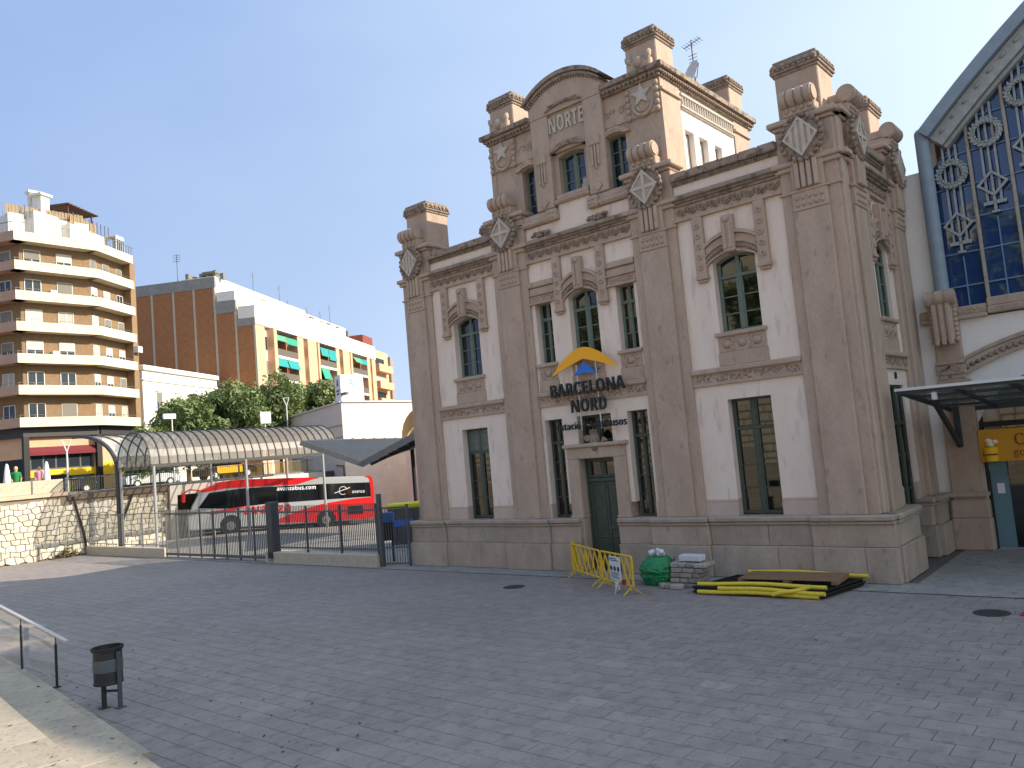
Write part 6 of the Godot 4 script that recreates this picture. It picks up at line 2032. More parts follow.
func brick_block() -> void:
	var T := thing("balconied_brick_block", "long apartment block with brick party wall, white parapet and green awnings", "building")
	var o := Vector2(-67.4, -30.51); var d := Vector2(-0.52226, -0.85278)
	var pw := dirframe(o, Vector2(0.85278, -0.52226))
	var fa := dirframe(o, d)
	# party wall in three steps; panels between concrete strips
	var steps := [[-16.5, -4.85, 27.45], [-4.85, -2.3, 24.4], [-2.3, 0.0, 21.9]]
	var b := B.new(); b.xf = pw
	b.box(V(-16.5, SY, -43.0), V(-4.86, 27.3, -0.12)); b.box(V(-4.85, SY, -43.0), V(-2.3, 24.2, -0.12)); b.box(V(-2.3, SY, -43.0), V(-1.3, 21.8, -0.12))
	part(T, "body", b, M.white_wall)
	var strips := [-12.9, -10.1, -7.45, -4.85, -2.3, 0.0]
	var edges := [-16.5, -12.9, -10.1, -7.45, -4.85, -2.3, 0.0]
	for i in 6:
		b = B.new(); b.xf = pw
		var top: float = 26.2 if i < 4 else (23.0 if i == 4 else 21.2)
		b.box(V(edges[i] + 0.12, SY, -0.12), V(edges[i + 1] - 0.12, top, 0.0))
		part(T, "brick_panel", b, M.brick_red)
		b = B.new(); b.xf = pw
		b.box(V(strips[i] - 0.12, SY, -0.14), V(strips[i] + 0.12, top, 0.05))
		part(T, "concrete_strip", b, M.pale_concrete)
	b = B.new(); b.xf = pw
	b.box(V(-16.5, 26.2, -0.3), V(-4.7, 27.5, 0.06)); b.box(V(-4.7, 23.0, -0.3), V(-2.2, 24.45, 0.05)); b.box(V(-2.2, 21.2, -0.3), V(0.1, 22.1, 0.06))
	part(T, "concrete_band", b, M.concrete)
	b = B.new(); b.xf = pw
	b.box(V(-4.6, 24.45, -1.6), V(-2.9, 25.5, -0.1))
	part(T, "roof_box", b, M.white_wall)
	# street facade
	b = B.new(); b.xf = fa
	b.box(V(0.05, 21.4, -2.0), V(43.2, 23.6, 0.1))
	b.box(V(0.05, 23.6, -4.6), V(36.0, 25.6, -2.3))
	b.box(V(0.05, 25.6, -9.0), V(26.0, 27.6, -4.7))
	part(T, "white_parapet", b, M.white_wall)
	b = B.new(); b.xf = fa
	b.box(V(0.05, SY, -1.6), V(43.2, 21.4, -1.3))
	part(T, "recess_wall", b, flat(srgb(120, 84, 66), 0.9))
	var piers := [[0.05, 2.5, 0.0], [4.0, 4.85, 0.45], [11.8, 13.7, 0.0], [14.7, 17.6, 0.2], [18.6, 19.2, 0.0], [25.3, 26.6, 0.0], [27.6, 30.4, 0.2], [31.4, 32.2, 0.0], [39.0, 40.4, 0.0], [41.4, 43.2, 0.0]]
	for q in piers:
		b = B.new(); b.xf = fa
		b.box(V(q[0], SY, -1.3), V(q[1], 21.4, q[2]))
		part(T, "pier", b, M.orange_wall)
	for q in [[2.5, 4.0], [13.7, 14.7], [17.6, 18.6], [26.6, 27.6], [30.4, 31.4], [40.4, 41.4]]:
		b = B.new(); b.xf = fa
		b.box(V(q[0], SY, -1.3), V(q[1], 21.4, -0.5))
		part(T, "white_strip", b, M.white_wall)
		for k in 5: 
			b = B.new(); b.xf = fa
			b.box(V(q[0] + 0.15, 18.7 - 2.95 * k, -0.5), V(q[1] - 0.15, 20.3 - 2.95 * k, -0.44))
			part(T, "window", b, M.far_glass if k % 2 == 0 else M.shutter_b)
	var r := RandomNumberGenerator.new(); r.seed = 55
	var gr := [flat(srgb(46, 148, 122), 0.8), flat(srgb(80, 150, 120), 0.8), flat(srgb(30, 140, 140), 0.8)]
	for q in [[4.85, 11.8], [19.2, 25.3], [32.2, 39.0]]:
		for k in 5:
			var y := 18.1 - 2.95 * k
			b = B.new(); b.xf = fa
			b.box(V(q[0], y - 0.2, -1.3), V(q[1], y + 0.12, 0.05))
			part(T, "balcony_slab", b, M.white_wall)
			b = B.new(); b.xf = fa
			b.box(V(q[0], y + 0.12, -0.02), V(q[1], y + 1.0, 0.02))
			part(T, "balcony_railing", b, flat(srgb(96, 88, 80), 0.8))
			for m in 2:
				var xa := lerpf(q[0], q[1], m * 0.5) + 0.15; var xb := lerpf(q[0], q[1], (m + 1) * 0.5) - 0.15
				b = B.new(); b.xf = fa
				b.box(V(xa + 0.6, y + 0.12, -1.3), V(xb - 0.6, y + 2.2, -1.24))
				part(T, "balcony_window", b, M.far_glass)
				var kind := r.randi() % 4
				if k == 0 or kind < 2:
					b = B.new(); b.xf = fa
					var ya := y + 2.72
					var out := r.randf_range(0.05, 0.7); var dn := r.randf_range(0.6, 1.6)
					b.hexa([V(xa, ya, 0.0), V(xb, ya, 0.0), V(xb, ya - dn, out), V(xa, ya - dn, out), V(xa, ya - 0.05, -0.02), V(xb, ya - 0.05, -0.02), V(xb, ya - dn - 0.05, out - 0.02), V(xa, ya - dn - 0.05, out - 0.02)], V((xa + xb) / 2, ya - dn / 2, out / 2))
					part(T, "awning", b, gr[r.randi() % 3])
				elif kind == 2:
					b = B.new(); b.xf = fa
					b.box(V(xa, y + 0.2, -0.6), V(lerpf(xa, xb, 0.4), y + 2.5, -0.55))
					part(T, "green_blind", b, gr[r.randi() % 3])
			b = B.new(); b.xf = fa
			var xm: float = (q[0] + q[1]) / 2
			b.box(V(xm - 0.1, y + 0.1, -1.3), V(xm + 0.1, y + 2.78, 0.0))
			part(T, "divider", b, M.brick_red)
	# roof clutter
	for i in 18:
		b = B.new(); b.xf = fa
		var x := 3.0 + 2.2 * i + r.randf()
		b.box(V(x, 23.6 if x > 36 else 25.5, -4.4), V(x + r.randf_range(0.3, 1.2), 26.2 + r.randf_range(-0.8, 0.6), -3.6))
		part(T, "chimney", b, M.shutter_b if i % 3 else M.brick_red)
	for i in 6:
		b = B.new(); b.xf = pw
		b.box(V(-9.0 + 0.9 * i, 27.4, -1.5 - r.randf()), V(-8.6 + 0.9 * i, 28.0 + r.randf_range(0, 0.9), -1.0))
		part(T, "chimney", b, M.shutter_b)
	b = B.new(); b.xf = pw
	b.box(V(-6.6, 27.4, -2.4), V(-6.5, 28.2, -2.3)); b.box(V(-5.0, 27.4, -0.7), V(-4.9, 28.2, -0.6)); b.box(V(-6.6, 28.2, -2.4), V(-4.9, 28.4, -0.6))
	part(T, "roof_shelter", b, M.shutter_b)
	b = B.new(); b.xf = pw
	b.cyl(V(-10.0, 27.4, -1), V(-10.0, 31.2, -1), 0.05, 0.04, 6)
	for k in 4: b.box(V(-10.5, 30.2 + 0.25 * k, -1.02), V(-9.5, 30.24 + 0.25 * k, -0.98))
	b.xf = fa
	for x in [7.5, 15.0, 17.5, 24.0, 29.0, 33.0]: 
		b.cyl(V(x, 25.0, -3.6), V(x, 28.6 + sin(x), -3.6), 0.05, 0.04, 6); b.box(V(x - 0.6, 28.0 + sin(x), -3.62), V(x + 0.6, 28.05 + sin(x), -3.58))
	part(T, "aerial", b, M.grey_metal)

func distant() -> void:
	var o := Vector2(-67.4, -30.51) + Vector2(-0.52226, -0.85278) * 43.4
	var fa := dirframe(o, Vector2(-0.52226, -0.85278))
	var T := thing("orange_balcony_building", "orange balcony building with red panels past the brick block", "building")
	var b := B.new(); b.xf = fa
	b.box(V(0, SY, -10), V(10, 23.6, -1.0)); 
	part(T, "wall", b, M.orange_wall)
	b = B.new(); b.xf = fa; b.box(V(0.0, 23.6, -9), V(5.0, 26.0, -2))
	part(T, "roof_house", b, flat(srgb(130, 66, 52), 0.9))
	for k in 6:
		b = B.new(); b.xf = fa
		b.box(V(1.0, 19.6 - 3.0 * k, -1.0), V(8.6, 20.9 - 3.0 * k, 0.3))
		part(T, "balcony", b, M.orange_wall)
		b = B.new(); b.xf = fa
		b.box(V(0.2, 19.8 - 3.0 * k, -1.0), V(1.0, 21.8 - 3.0 * k, -0.6))
		part(T, "red_panel", b, flat(srgb(160, 66, 46), 0.9))
		b = B.new(); b.xf = fa
		b.box(V(2.0, 20.9 - 3.0 * k, -1.0), V(7.5, 22.2 - 3.0 * k, -0.93))
		part(T, "window", b, M.far_glass if k % 2 == 0 else M.curtain)
	T = thing("grey_gable_building", "narrow grey gabled building past the orange balconies", "building")
	b = B.new(); b.xf = fa; b.box(V(10.2, SY, -10), V(12.0, 23.0, -0.6))
	part(T, "wall", b, M.concrete)
	T = thing("white_terraced_building", "white terraced building with loggias behind pavilion corner", "building")
	fa = dirframe(Vector2(-118, -112), Vector2(0.85, -0.52))
	b = B.new(); b.xf = fa; b.box(V(-6, SY, -14), V(34, 25.0, 0)); b.box(V(-2, 25, -14), V(34, 30.5, -3)); b.box(V(-3, 30.5, -12), V(4, 34.5, -6))
	part(T, "wall", b, M.white_wall)
	for k in 6:
		b = B.new(); b.xf = fa; b.box(V(-6, 23.4 - 3.4 * k, 0), V(34, 24.4 - 3.4 * k, 1.2))
		part(T, "balcony", b, M.pale_concrete)
		for m in 7:
			b = B.new(); b.xf = fa; b.box(V(-4.6 + 5.2 * m, 20.9 - 3.4 * k, 0.0), V(-2.4 + 5.2 * m, 23.2 - 3.4 * k, 0.08))
			part(T, "window", b, M.far_glass)
	for m in 7:
		b = B.new(); b.xf = fa; b.box(V(-1.0 + 4.6 * m, 26.0, -3.0), V(1.5 + 4.6 * m, 28.6, -2.92))
		part(T, "window", b, M.far_glass)
	b = B.new(); b.xf = fa; b.box(V(-2, 34.5, -12.4), V(5, 34.9, -5.6)); b.box(V(-2.4, 30.4, -14.2), V(34, 30.9, -2.4))
	part(T, "roof_edge", b, flat(srgb(140, 88, 64), 0.9))
	for q in [[Vector2(-112, 20), Vector2(0.2, -0.98), 24.0, "tan apartment block up the street left of tower"]]:
		pass

func behind_camera() -> void:
	# the sunlit wall and trees that the panes of the pavilion mirror
	var T := thing("terrace_wall", "long pale rubble wall behind the terrace", "wall")
	var b := B.new(); b.box(V(-45, 1.9, 33.2), V(70, 6.2, 34))
	part(T, "mortar", b, flat(srgb(110, 100, 88), 0.95))
	var r := RandomNumberGenerator.new(); r.seed = 77
	var q := B.new()
	var y := 1.9
	while y < 6.0:
		var h := r.randf_range(0.45, 0.7)
		var x := -45.0
		while x < 70.0:
			var w := r.randf_range(0.6, 1.3)
			q.cbox(V(x + 0.04, y + 0.04, 33.0), V(x + w - 0.04, minf(y + h - 0.04, 6.15), 33.15 - r.randf() * 0.05 + 0.1), 0.04)
			x += w
		y += h
	part(T, "stones", q, RUB[1]).set_meta("kind", "stuff")
	for i in 4:
		tree(V(-30 + 17.0 * i, 2.0, 44 + 5 * (i % 2)), 15.0 + 2.0 * (i % 3), 6.0, "tall leafy tree behind the terrace wall opposite the pavilion", 2.0)
	T = thing("opposite_block", "pale apartment block across from the station", "building")
	b = B.new(); b.box(V(-60, 1.0, 85), V(60, 30, 100))
	part(T, "wall", b, M.cream)
	for k in 8:
		for m in 24:
			b = B.new(); b.box(V(-58 + 4.8 * m, 3.5 + 3.0 * k, 84.9), V(-56 + 4.8 * m, 5.2 + 3.0 * k, 85.0))
			part(T, "window", b, M.far_glass)

func small_objects() -> void:
	station_sign()
	aerials()
	barriers()
	rubble_and_panels()
	bin_and_rail()
	for q in [[V(10.86, 0, 2.63), "round dark manhole cover near the hall entrance"], [V(-1.27, 0, 2.83), "round dark manhole cover before the pavilion door bay"]]:
		var T := thing("manhole_cover", q[1], "manhole", "", q[0])
		var b := B.new(); b.cyl(V(0, -0.02, 0), V(0, 0.005, 0), 0.33, 0.33, 24)
		part(T, "plate", b, flat(srgb(52, 50, 50), 0.8))
		b = B.new()
		for i in 5: b.box(V(-0.22, 0.005, -0.2 + 0.1 * i - 0.012), V(0.22, 0.012, -0.2 + 0.1 * i + 0.012))
		part(T, "tread_bars", b, flat(srgb(62, 60, 59), 0.7))

func station_sign() -> void:
	var T := thing("station_name_sign", "orange arc and black letters BARCELONA NORD sign over entrance", "sign")
	var z := 0.04
	var b := B.new()
	# crescent
	var pts := []
	for i in 17:
		var t := lerpf(-1.0, 1.0, i / 16.0)
		pts.append(Vector2(1.28 * t, 6.22 + 0.79 * (1.0 - pow(absf(t), 1.75))))
	for i in range(16, -1, -1):
		var t := lerpf(-1.0, 1.0, i / 16.0)
		if absf(t) > 0.97: continue
		pts.append(Vector2(1.28 * t, 6.22 + 0.42 * (1.0 - pow(absf(t), 1.1))))
	b.prism(pts, z, z + 0.05)
	part(T, "orange_arc", b, M.orange_logo)
	b = B.new()
	b.prism([Vector2(-0.42, 6.14), Vector2(0.02, 6.2), Vector2(0.46, 6.14), Vector2(0.02, 6.53)], z, z + 0.05)
	part(T, "blue_peak", b, M.blue_logo)
	var bk := flat(srgb(20, 19, 19), 0.5)
	text_part(T, "letters", "BARCELONA", 0.56, 0.06, bk, Transform3D(Basis.IDENTITY, V(0, 5.73, z + 0.03)), "Droid Sans", true, 0.88)
	text_part(T, "letters", "NORD", 0.56, 0.06, bk, Transform3D(Basis.IDENTITY, V(0.04, 5.17, z + 0.03)), "Droid Sans", true, 0.88)
	text_part(T, "letters", "Estació d'Autobusos", 0.3, 0.04, bk, Transform3D(Basis.IDENTITY, V(0.06, 4.55, z + 0.03)), "Droid Sans", true, 0.92)
	for x in [-0.34, 0.4]:
		b = B.new(); b.cyl(V(x, 4.4, z - 0.05), V(x, 6.5, z - 0.05), 0.022, 0.022, 8)
		for y in [4.6, 6.0]: b.cyl(V(x, y, z - 0.05), V(x, y, -0.22), 0.018, 0.018, 6)
		part(T, "support_pole", b, M.white_metal)
	b = B.new()
	for y in [4.55, 5.17, 5.73]: b.box(V(-1.2 if y > 5.5 or y < 5.0 else -0.6, y - 0.01, z - 0.04), V(1.25 if y > 5.5 or y < 5.0 else 0.65, y + 0.015, z - 0.02))
	part(T, "support_rail", b, M.white_metal)

func aerials() -> void:
	var T := thing("television_aerial", "thin television aerial on the tower roof", "aerial", "", V(2.6, 15.3, -4.6))
	var b := B.new(); b.cyl(V(0, 0, 0), V(0, 2.4, 0), 0.03, 0.025, 6)
	part(T, "mast", b, M.grey_metal)
	b = B.new(); b.cyl(V(-0.3, 2.2, 0), V(0.35, 2.35, 0), 0.015, 0.015, 5)
	for k in 7: b.cyl(V(-0.28 + 0.1 * k, 2.2 + 0.02 * k, -0.22), V(-0.28 + 0.1 * k, 2.2 + 0.02 * k, 0.22), 0.012, 0.012, 4)
	for k in 4: b.cyl(V(-0.16, 1.5 + 0.12 * k, 0), V(0.16, 1.5 + 0.12 * k, 0), 0.012, 0.012, 4)
	part(T, "elements", b, M.grey_metal)
	T = thing("satellite_dish", "small white satellite dish on the tower roof", "dish", "", V(2.75, 15.3, -4.3))
	b = B.new(); b.cyl(V(0, 0, 0), V(0, 0.9, 0), 0.03, 0.03, 6)
	part(T, "mast", b, M.grey_metal)
	b = B.new(); b.xf = Transform3D(Basis(V(1, 0, 0), 1.25).rotated(V(0, 1, 0), -0.5), V(0, 1.0, 0.05))
	b.lathe(V(0, 0, 0), [Vector2(0.0, 0.0), Vector2(0.16, 0.02), Vector2(0.3, 0.07), Vector2(0.42, 0.15)], 18)
	part(T, "reflector", b, M.white_metal)
	b = B.new(); b.cyl(V(0.1, 0.8, 0.1), V(0.35, 1.15, 0.4), 0.015, 0.015, 5)
	part(T, "feed_arm", b, M.grey_metal)

func barrier(p0: Vector3, p1: Vector3, label: String) -> Node3D:
	var d := (p1 - p0); var L := d.length()
	var T := thing("crowd_barrier", label, "barrier", "yellow crowd barriers", p0, atan2(-d.z, d.x))
	var y: Material = M.yellow
	var b := B.new()
	b.tube([V(0.04, 0.22, 0), V(0.0, 0.9, 0), V(0.06, 0.98, 0), V(L - 0.06, 0.98, 0), V(L, 0.9, 0), V(L - 0.04, 0.22, 0), V(0.04, 0.22, 0)], 0.027, 8)
	part(T, "frame", b, y)
	var n := 6
	for i in n:
		var x := L * (i + 0.5) / n
		var w := L / n
		b = B.new(); b.bar(V(x - w * 0.5, 0.24, 0), V(x + w * 0.5, 0.96, 0), 0.018, 0.045); part(T, "diagonal_bar", b, y)
		b = B.new(); b.bar(V(x + w * 0.5, 0.24, 0.01), V(x - w * 0.5, 0.96, 0.01), 0.018, 0.045); part(T, "diagonal_bar", b, y)
	b = B.new()
	b.xf = Transform3D(Basis(V(1, 0, 0), PI / 2), V(L / 2, 0.68, 0.02))
	b.cyl(V(0, -0.01, 0), V(0, 0.01, 0), 0.14, 0.14, 14)
	part(T, "disc", b, y)
	for x in [0.14, L - 0.14]:
		b = B.new()
		b.bar(V(x, 0.24, 0), V(x, 0.1, 0.02), 0.03, 0.03); b.bar(V(x, 0.2, 0), V(x, 0.0, 0.26), 0.04, 0.018); b.bar(V(x, 0.2, 0), V(x, 0.0, -0.26), 0.04, 0.018)
		part(T, "foot", b, y)
	return T

func barriers() -> void:
	# row reaching out from the door towards the square, then a return
	barrier(V(-0.45, 0, 0.95), V(1.35, 0, 2.1), "yellow crowd barrier with crossed bars nearest the green door")
	barrier(V(1.4, 0, 2.14), V(2.95, 0, 2.98), "yellow crowd barrier carrying a printed notice beside the sack")
	barrier(V(-0.5, 0, 0.92), V(-0.72, 0, 0.36), "yellow crowd barrier turned back against the plinth")
	var T := thing("notice_board", "white printed notice hung on the yellow barrier", "notice", "", V(2.2, 0, 2.6), atan2(-0.84, 1.55))
	var b := B.new(); b.box(V(-0.3, 0.3, 0.03), V(0.3, 0.92, 0.045))
	part(T, "sheet", b, flat(srgb(214, 214, 218), 0.7))
	var ink := flat(srgb(52, 54, 62), 0.8)
	b = B.new()
	for i in 3: b.cyl(V(-0.2 + 0.19 * i, 0.6, 0.046), V(-0.2 + 0.19 * i, 0.6, 0.05), 0.07, 0.07, 10)
	for i in 2: b.box(V(-0.26, 0.8 + 0.05 * i, 0.046), V(0.22 - 0.1 * i, 0.825 + 0.05 * i, 0.05))
	for i in 5: b.box(V(-0.25, 0.35 + 0.035 * i, 0.046), V(0.25 - 0.06 * (i % 3), 0.365 + 0.035 * i, 0.05))
	part(T, "print", b, ink)
	b = B.new(); b.box(V(-0.1, 0.06, 0.03), V(0.16, 0.28, 0.04)); b.bar(V(0.2, 0.0, 0.2), V(0.3, 0.3, 0.12), 0.1, 0.02)
	part(T, "torn_paper", b, flat(srgb(206, 208, 212), 0.8))
	b = B.new(); b.box(V(0.3, 0.22, 0.0), V(0.44, 0.34, 0.04))
	part(T, "red_tape", b, flat(srgb(150, 40, 36), 0.7))

func rubble_and_panels() -> void:
	var r := RandomNumberGenerator.new(); r.seed = 63
	# green rubble sack
	var T := thing("rubble_sack", "full green plastic rubble sack with white rags on top", "sack", "", V(2.75, 0, 1.35))
	var b := B.new()
	var N := 44; var K := 26
	var P := []
	var nz := FastNoiseLite.new(); nz.seed = 5; nz.frequency = 1.6
	for j in K + 1:
		var row := []
		var v := float(j) / K
		for i in N:
			var a := TAU * i / N
			var rad := 0.36 + 0.13 * sin(PI * minf(v * 1.05, 1.0)) - 0.1 * pow(v, 6)
			if v > 0.36 and v < 0.48: rad -= 0.035
			rad *= 1.0 + 0.10 * nz.get_noise_3d(cos(a) * 1.2, v * 2.2, sin(a) * 1.2) + 0.035 * sin(a * 9 + v * 11 * sin(a)) + 0.05 * nz.get_noise_3d(cos(a) * 4.0, v * 5.0, sin(a) * 4.0)
			row.append(V(cos(a) * rad * 1.12, v * 0.74, sin(a) * rad))
		P.append(row)
	for j in K:
		for i in N:
			var i2 := (i + 1) % N
			b.fq(P[j][i], P[j][i2], P[j + 1][i2], P[j + 1][i], V(0, 0.37, 0))
	for i in N: b.tri(P[K][i], V(0, 0.7, 0), P[K][(i + 1) % N])
	part(T, "sack", b, grain(srgb(20, 112, 66), srgb(34, 140, 84), 0.5, 0.4, 121, 0.4))
	b = B.new(); b.tube([V(0.42, 0.72, 0.1), V(0.5, 0.66, 0.14), V(0.46, 0.5, 0.2)], 0.02, 6); b.tube([V(-0.3, 0.62, 0.32), V(0.0, 0.34, 0.46), V(0.3, 0.36, 0.44)], 0.012, 6)
	part(T, "strap", b, flat(srgb(30, 100, 66), 0.6))
	for q in [V(-0.22, 0.78, 0.0), V(0.12, 0.8, 0.02)]:
		b = B.new()
		for i in 9: b.ell(q + V(r.randf_range(-0.1, 0.1), r.randf_range(-0.05, 0.08), r.randf_range(-0.08, 0.08)), V(r.randf_range(0.05, 0.11), 0.07, 0.06), 6, 4, Basis(V(0, 0, 1), r.randf_range(-1, 1)))
		part(T, "white_rag", b, flat(srgb(206, 208, 216), 0.8))
	# stack of stone blocks
	var bm := [grain(srgb(140, 132, 124), srgb(166, 158, 148), 0.6, 0.95, 122, 0.6), grain(srgb(128, 120, 112), srgb(150, 142, 132), 0.6, 0.95, 123, 0.6), grain(srgb(150, 144, 138), srgb(178, 172, 166), 0.6, 0.95, 124, 0.6)]
	var base := V(3.75, 0, 1.5)
	var y := 0.0
	var S := thing("block_stack", "stack of grey broken paving blocks beside the rubble sack", "blocks", "", base)
	for j in 5:
		var x := -0.42 + r.randf_range(-0.05, 0.05)
		while x < 0.4:
			var w := r.randf_range(0.2, 0.42)
			for zz in 2:
				b = B.new()
				b.xf = Transform3D(Basis(V(0, 1, 0), r.randf_range(-0.08, 0.08)), V(x + w / 2, y, -0.16 + 0.3 * zz))
				b.cbox(V(-w / 2 + 0.01, 0.004, -0.14), V(w / 2 - 0.01, 0.125 + r.randf_range(-0.02, 0.0), 0.14), 0.018)
				part(S, "block", b, bm[r.randi() % 3])
			x += w
		y += 0.13
	b = B.new(); b.cbox(V(-0.22, 0.66, -0.2), V(0.42, 0.82, 0.12), 0.02)
	part(S, "pale_block", b, flat(srgb(196, 196, 200), 0.9))
	for i in 3:
		b = B.new(); b.xf = Transform3D(Basis(V(0, 1, 0), r.randf()), V(-0.55 + 0.2 * i, 0, 0.34 + 0.05 * i))
		b.cbox(V(-0.16, 0.003, -0.12), V(0.16, 0.12, 0.12), 0.02)
		part(S, "block", b, bm[i])
	b = B.new(); b.bar(V(-0.6, 0.0, 0.1), V(-0.42, 0.75, -0.05), 0.03, 0.03)
	part(S, "iron_bar", b, flat(srgb(110, 84, 64), 0.8))
	# stacked black mesh panels with yellow padded edges
	var c := V(6.25, 0, 1.15)
	var F := [V(4.35, 0, 2.3), V(7.55, 0, 2.15), V(7.9, 0, 0.45), V(4.75, 0, 0.55)]
	for k in 3:
		var T2 := thing("fence_section", ["lowest black mesh fence panel lying on slabs by plinth", "middle black mesh fence panel of the lying stack", "topmost black mesh fence panel under the wooden pallet"][k], "fence panel", "stack of lying fence panels", V(0, 0.05 + 0.055 * k, 0))
		var sh := V(r.randf_range(-0.1, 0.1), 0, r.randf_range(-0.06, 0.06))
		b = B.new()
		for i in 4: b.cyl(F[i] + sh, F[(i + 1) % 4] + sh, 0.022, 0.022, 7)
		part(T2, "frame", b, M.black)
		b = B.new()
		for i in range(1, 26): b.bar(F[0].lerp(F[1], i / 26.0) + sh, F[3].lerp(F[2], i / 26.0) + sh, 0.01, 0.01)
		for i in range(1, 12): b.bar(F[0].lerp(F[3], i / 12.0) + sh, F[1].lerp(F[2], i / 12.0) + sh, 0.01, 0.01)
		part(T2, "mesh", b, M.black)
		b = B.new()
		b.hexa([F[0] + sh + V(0, -0.03, 0), F[1] + sh + V(0, -0.03, 0), F[2] + sh + V(0, -0.03, 0), F[3] + sh + V(0, -0.03, 0), F[0] + sh + V(0, -0.025, 0), F[1] + sh + V(0, -0.025, 0), F[2] + sh + V(0, -0.025, 0), F[3] + sh + V(0, -0.025, 0)], (F[0] + F[2]) / 2 + sh + V(0, -0.0275, 0))
		part(T2, "debris_net", b, flat(srgb(30, 32, 34), 0.85))
	var tubes := [[V(4.45, 0.09, 2.42), V(7.4, 0.07, 2.32), "long yellow foam tube on slabs before the mesh panels"], [V(4.4, 0.25, 2.28), V(7.5, 0.24, 2.02), "sagging yellow foam tube along the panels' front edge"], [V(5.0, 0.19, 2.4), V(7.55, 0.14, 2.3), "middle yellow foam tube at the panels' front edge"], [V(4.95, 0.27, 0.5), V(7.95, 0.24, 0.42), "yellow foam tube along the panels' rear edge by plinth"], [V(6.4, 0.1, 2.5), V(7.2, 0.26, 2.25), "short yellow foam tube lying across the others"]]
	for q in tubes:
		b = B.new()
		var pts := []
		for i in 13:
			var t := i / 12.0
			var p: Vector3 = q[0].lerp(q[1], t)
			pts.append(p + V(0, 0.018 * sin(t * 7.0 + q[0].x), 0.025 * sin(t * 5.0 + q[0].y * 9)))
		for i in 12: b.cyl(pts[i], pts[i + 1], 0.05, 0.05, 10)
		solo("foam_tube", b, M.yellow_tube, q[2], "foam tube", "yellow foam tubes")
	var PL := thing("wooden_pallet", "weathered wooden pallet lying on the black mesh panels", "pallet", "", V(6.35, 0.185, 1.05), 0.06)
	for i in 6:
		b = B.new(); b.cbox(V(-1.2, 0.09, -0.5 + 0.19 * i), V(1.2, 0.112, -0.37 + 0.19 * i), 0.004)
		part(PL, "board", b, M.wood)
	for i in 3:
		b = B.new(); b.cbox(V(-1.2 + 1.13 * i, 0.0, -0.5), V(-1.06 + 1.13 * i, 0.088, 0.58), 0.006)
		part(PL, "bearer", b, M.wood)
	# red cone edge at the picture's right
	T = thing("red_cone", "small red cone by the manhole at the hall entrance", "cone", "", V(11.52, 0, 2.6))
	b = B.new(); b.cbox(V(-0.16, 0, -0.16), V(0.16, 0.03, 0.16), 0.01); b.lathe(V(0, 0.03, 0), [Vector2(0.12, 0), Vector2(0.02, 0.36), Vector2(0.0, 0.36)], 16)
	part(T, "cone_body", b, flat(srgb(170, 44, 32), 0.6))

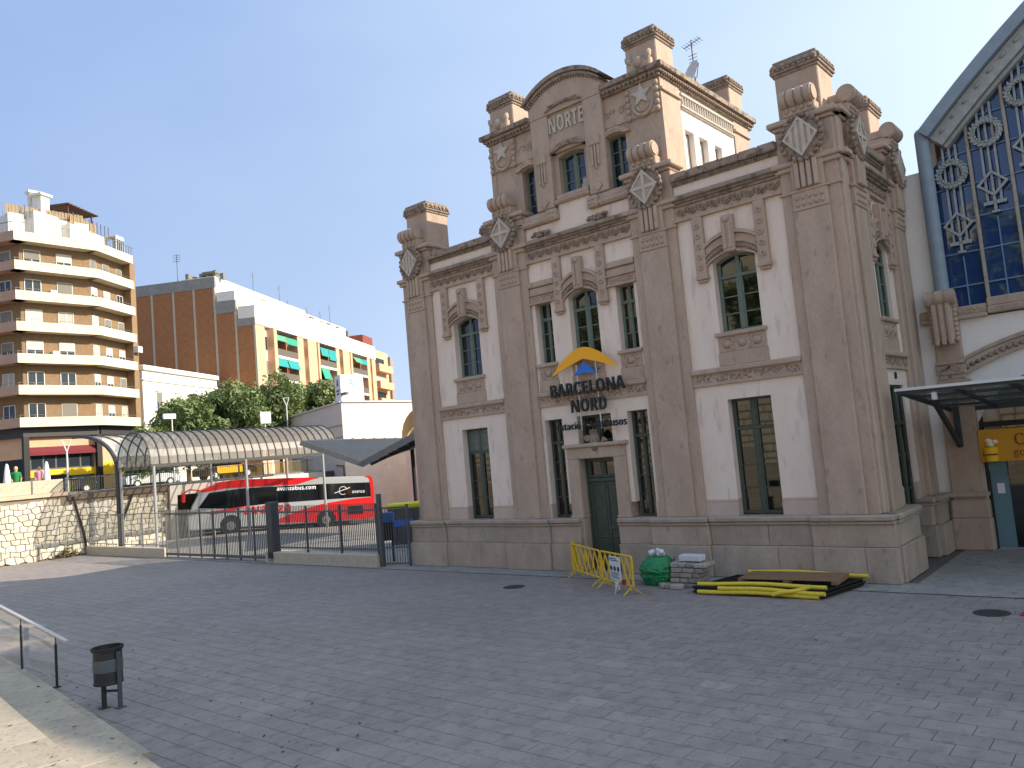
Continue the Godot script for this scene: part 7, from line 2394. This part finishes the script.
func bin_and_rail() -> void:
	var T := thing("litter_bin", "dark round litter bin on two posts beside the steps", "bin", "", V(-1.1, 0, 14.3), 1.65)
	var b := B.new()
	b.lathe(V(0, 0.42, 0), [Vector2(0.0, 0.0), Vector2(0.25, 0.0), Vector2(0.25, 0.04), Vector2(0.24, 0.05), Vector2(0.24, 0.58), Vector2(0.265, 0.59), Vector2(0.265, 0.63), Vector2(0.245, 0.63), Vector2(0.235, 0.5), Vector2(0.2, 0.3), Vector2(0.0, 0.3)], 28)
	part(T, "drum", b, flat(srgb(46, 49, 54), 0.5, 0.3))
	b = B.new()
	b.lathe(V(0, 0.42, 0), [Vector2(0.244, 0.22), Vector2(0.25, 0.23), Vector2(0.25, 0.43), Vector2(0.244, 0.44)], 28)
	part(T, "pale_band", b, flat(srgb(84, 92, 99), 0.45, 0.3))
	b = B.new(); b.torus(V(0, 0, 0), 0.26, 0.02, 24, 6)
	inst(T, "rim", b.mesh(), M.dark, Transform3D(Basis(V(1, 0, 0), PI / 2), V(0, 1.05, 0)))
	b = B.new(); b.cbox(V(0.02, 0, 0.25), V(0.1, 0.98, 0.28), 0.008); b.cbox(V(-0.02, 0, 0.2), V(0.14, 0.02, 0.33), 0.005)
	part(T, "front_post", b, flat(srgb(74, 78, 84), 0.5, 0.3))
	b = B.new(); b.cbox(V(-0.12, 0, -0.05), V(-0.04, 0.43, 0.0), 0.008); b.cbox(V(-0.16, 0, -0.1), V(0.0, 0.02, 0.05), 0.005)
	b.bar(V(-0.08, 0.3, -0.02), V(0.06, 0.3, 0.26), 0.03, 0.04)
	part(T, "rear_post", b, flat(srgb(52, 54, 58), 0.5, 0.3))
	# handrail of the steps
	T = thing("handrail", "steel handrail with pale flat top descending beside the steps", "handrail")
	b = B.new()
	var A := V(-3.12, 0.97, 14.24); var E := V(-12.0, 1.99, 14.2)
	b.bar(A, E, 0.07, 0.03)
	part(T, "top_rail", b, flat(srgb(190, 190, 192), 0.35, 0.4))
	for k in [[-3.72, 0.0], [-5.7, 0.1], [-8.4, 0.3]]:
		var t: float = (A.x - k[0]) / (A.x - E.x)
		var p := A.lerp(E, t)
		b = B.new(); b.cbox(V(p.x - 0.025, 0.0, p.z - 0.02), V(p.x + 0.025, p.y - 0.18, p.z + 0.02), 0.005); b.cyl(V(p.x, p.y - 0.18, p.z), V(p.x, p.y, p.z), 0.012, 0.012, 6); b.cbox(V(p.x - 0.06, 0.0, p.z - 0.06), V(p.x + 0.06, 0.02, p.z + 0.06), 0.004)
		part(T, "post", b, M.dark)
	b = B.new()
	for q in [0.06, 0.2, 0.34, 0.5]:
		pass
	for k in 4:
		var t0: float = 0.045 + 0.21 * k; var p := A.lerp(E, t0 + 0.02); var s := A.lerp(E, t0 + 0.19)
		var g := B.new()
		g.hexa([V(p.x, 0.15, p.z - 0.005), V(s.x, 0.3, s.z - 0.005), s + V(0, -0.08, -0.005), p + V(0, -0.08, -0.005), V(p.x, 0.15, p.z + 0.005), V(s.x, 0.3, s.z + 0.005), s + V(0, -0.08, 0.005), p + V(0, -0.08, 0.005)], (p + s) / 2 + V(0, -0.4, 0))
		var gm := flat(Color(0.75, 0.8, 0.85, 0.12), 0.03)
		gm.transparency = BaseMaterial3D.TRANSPARENCY_ALPHA
		part(T, "glass_panel", g, gm)
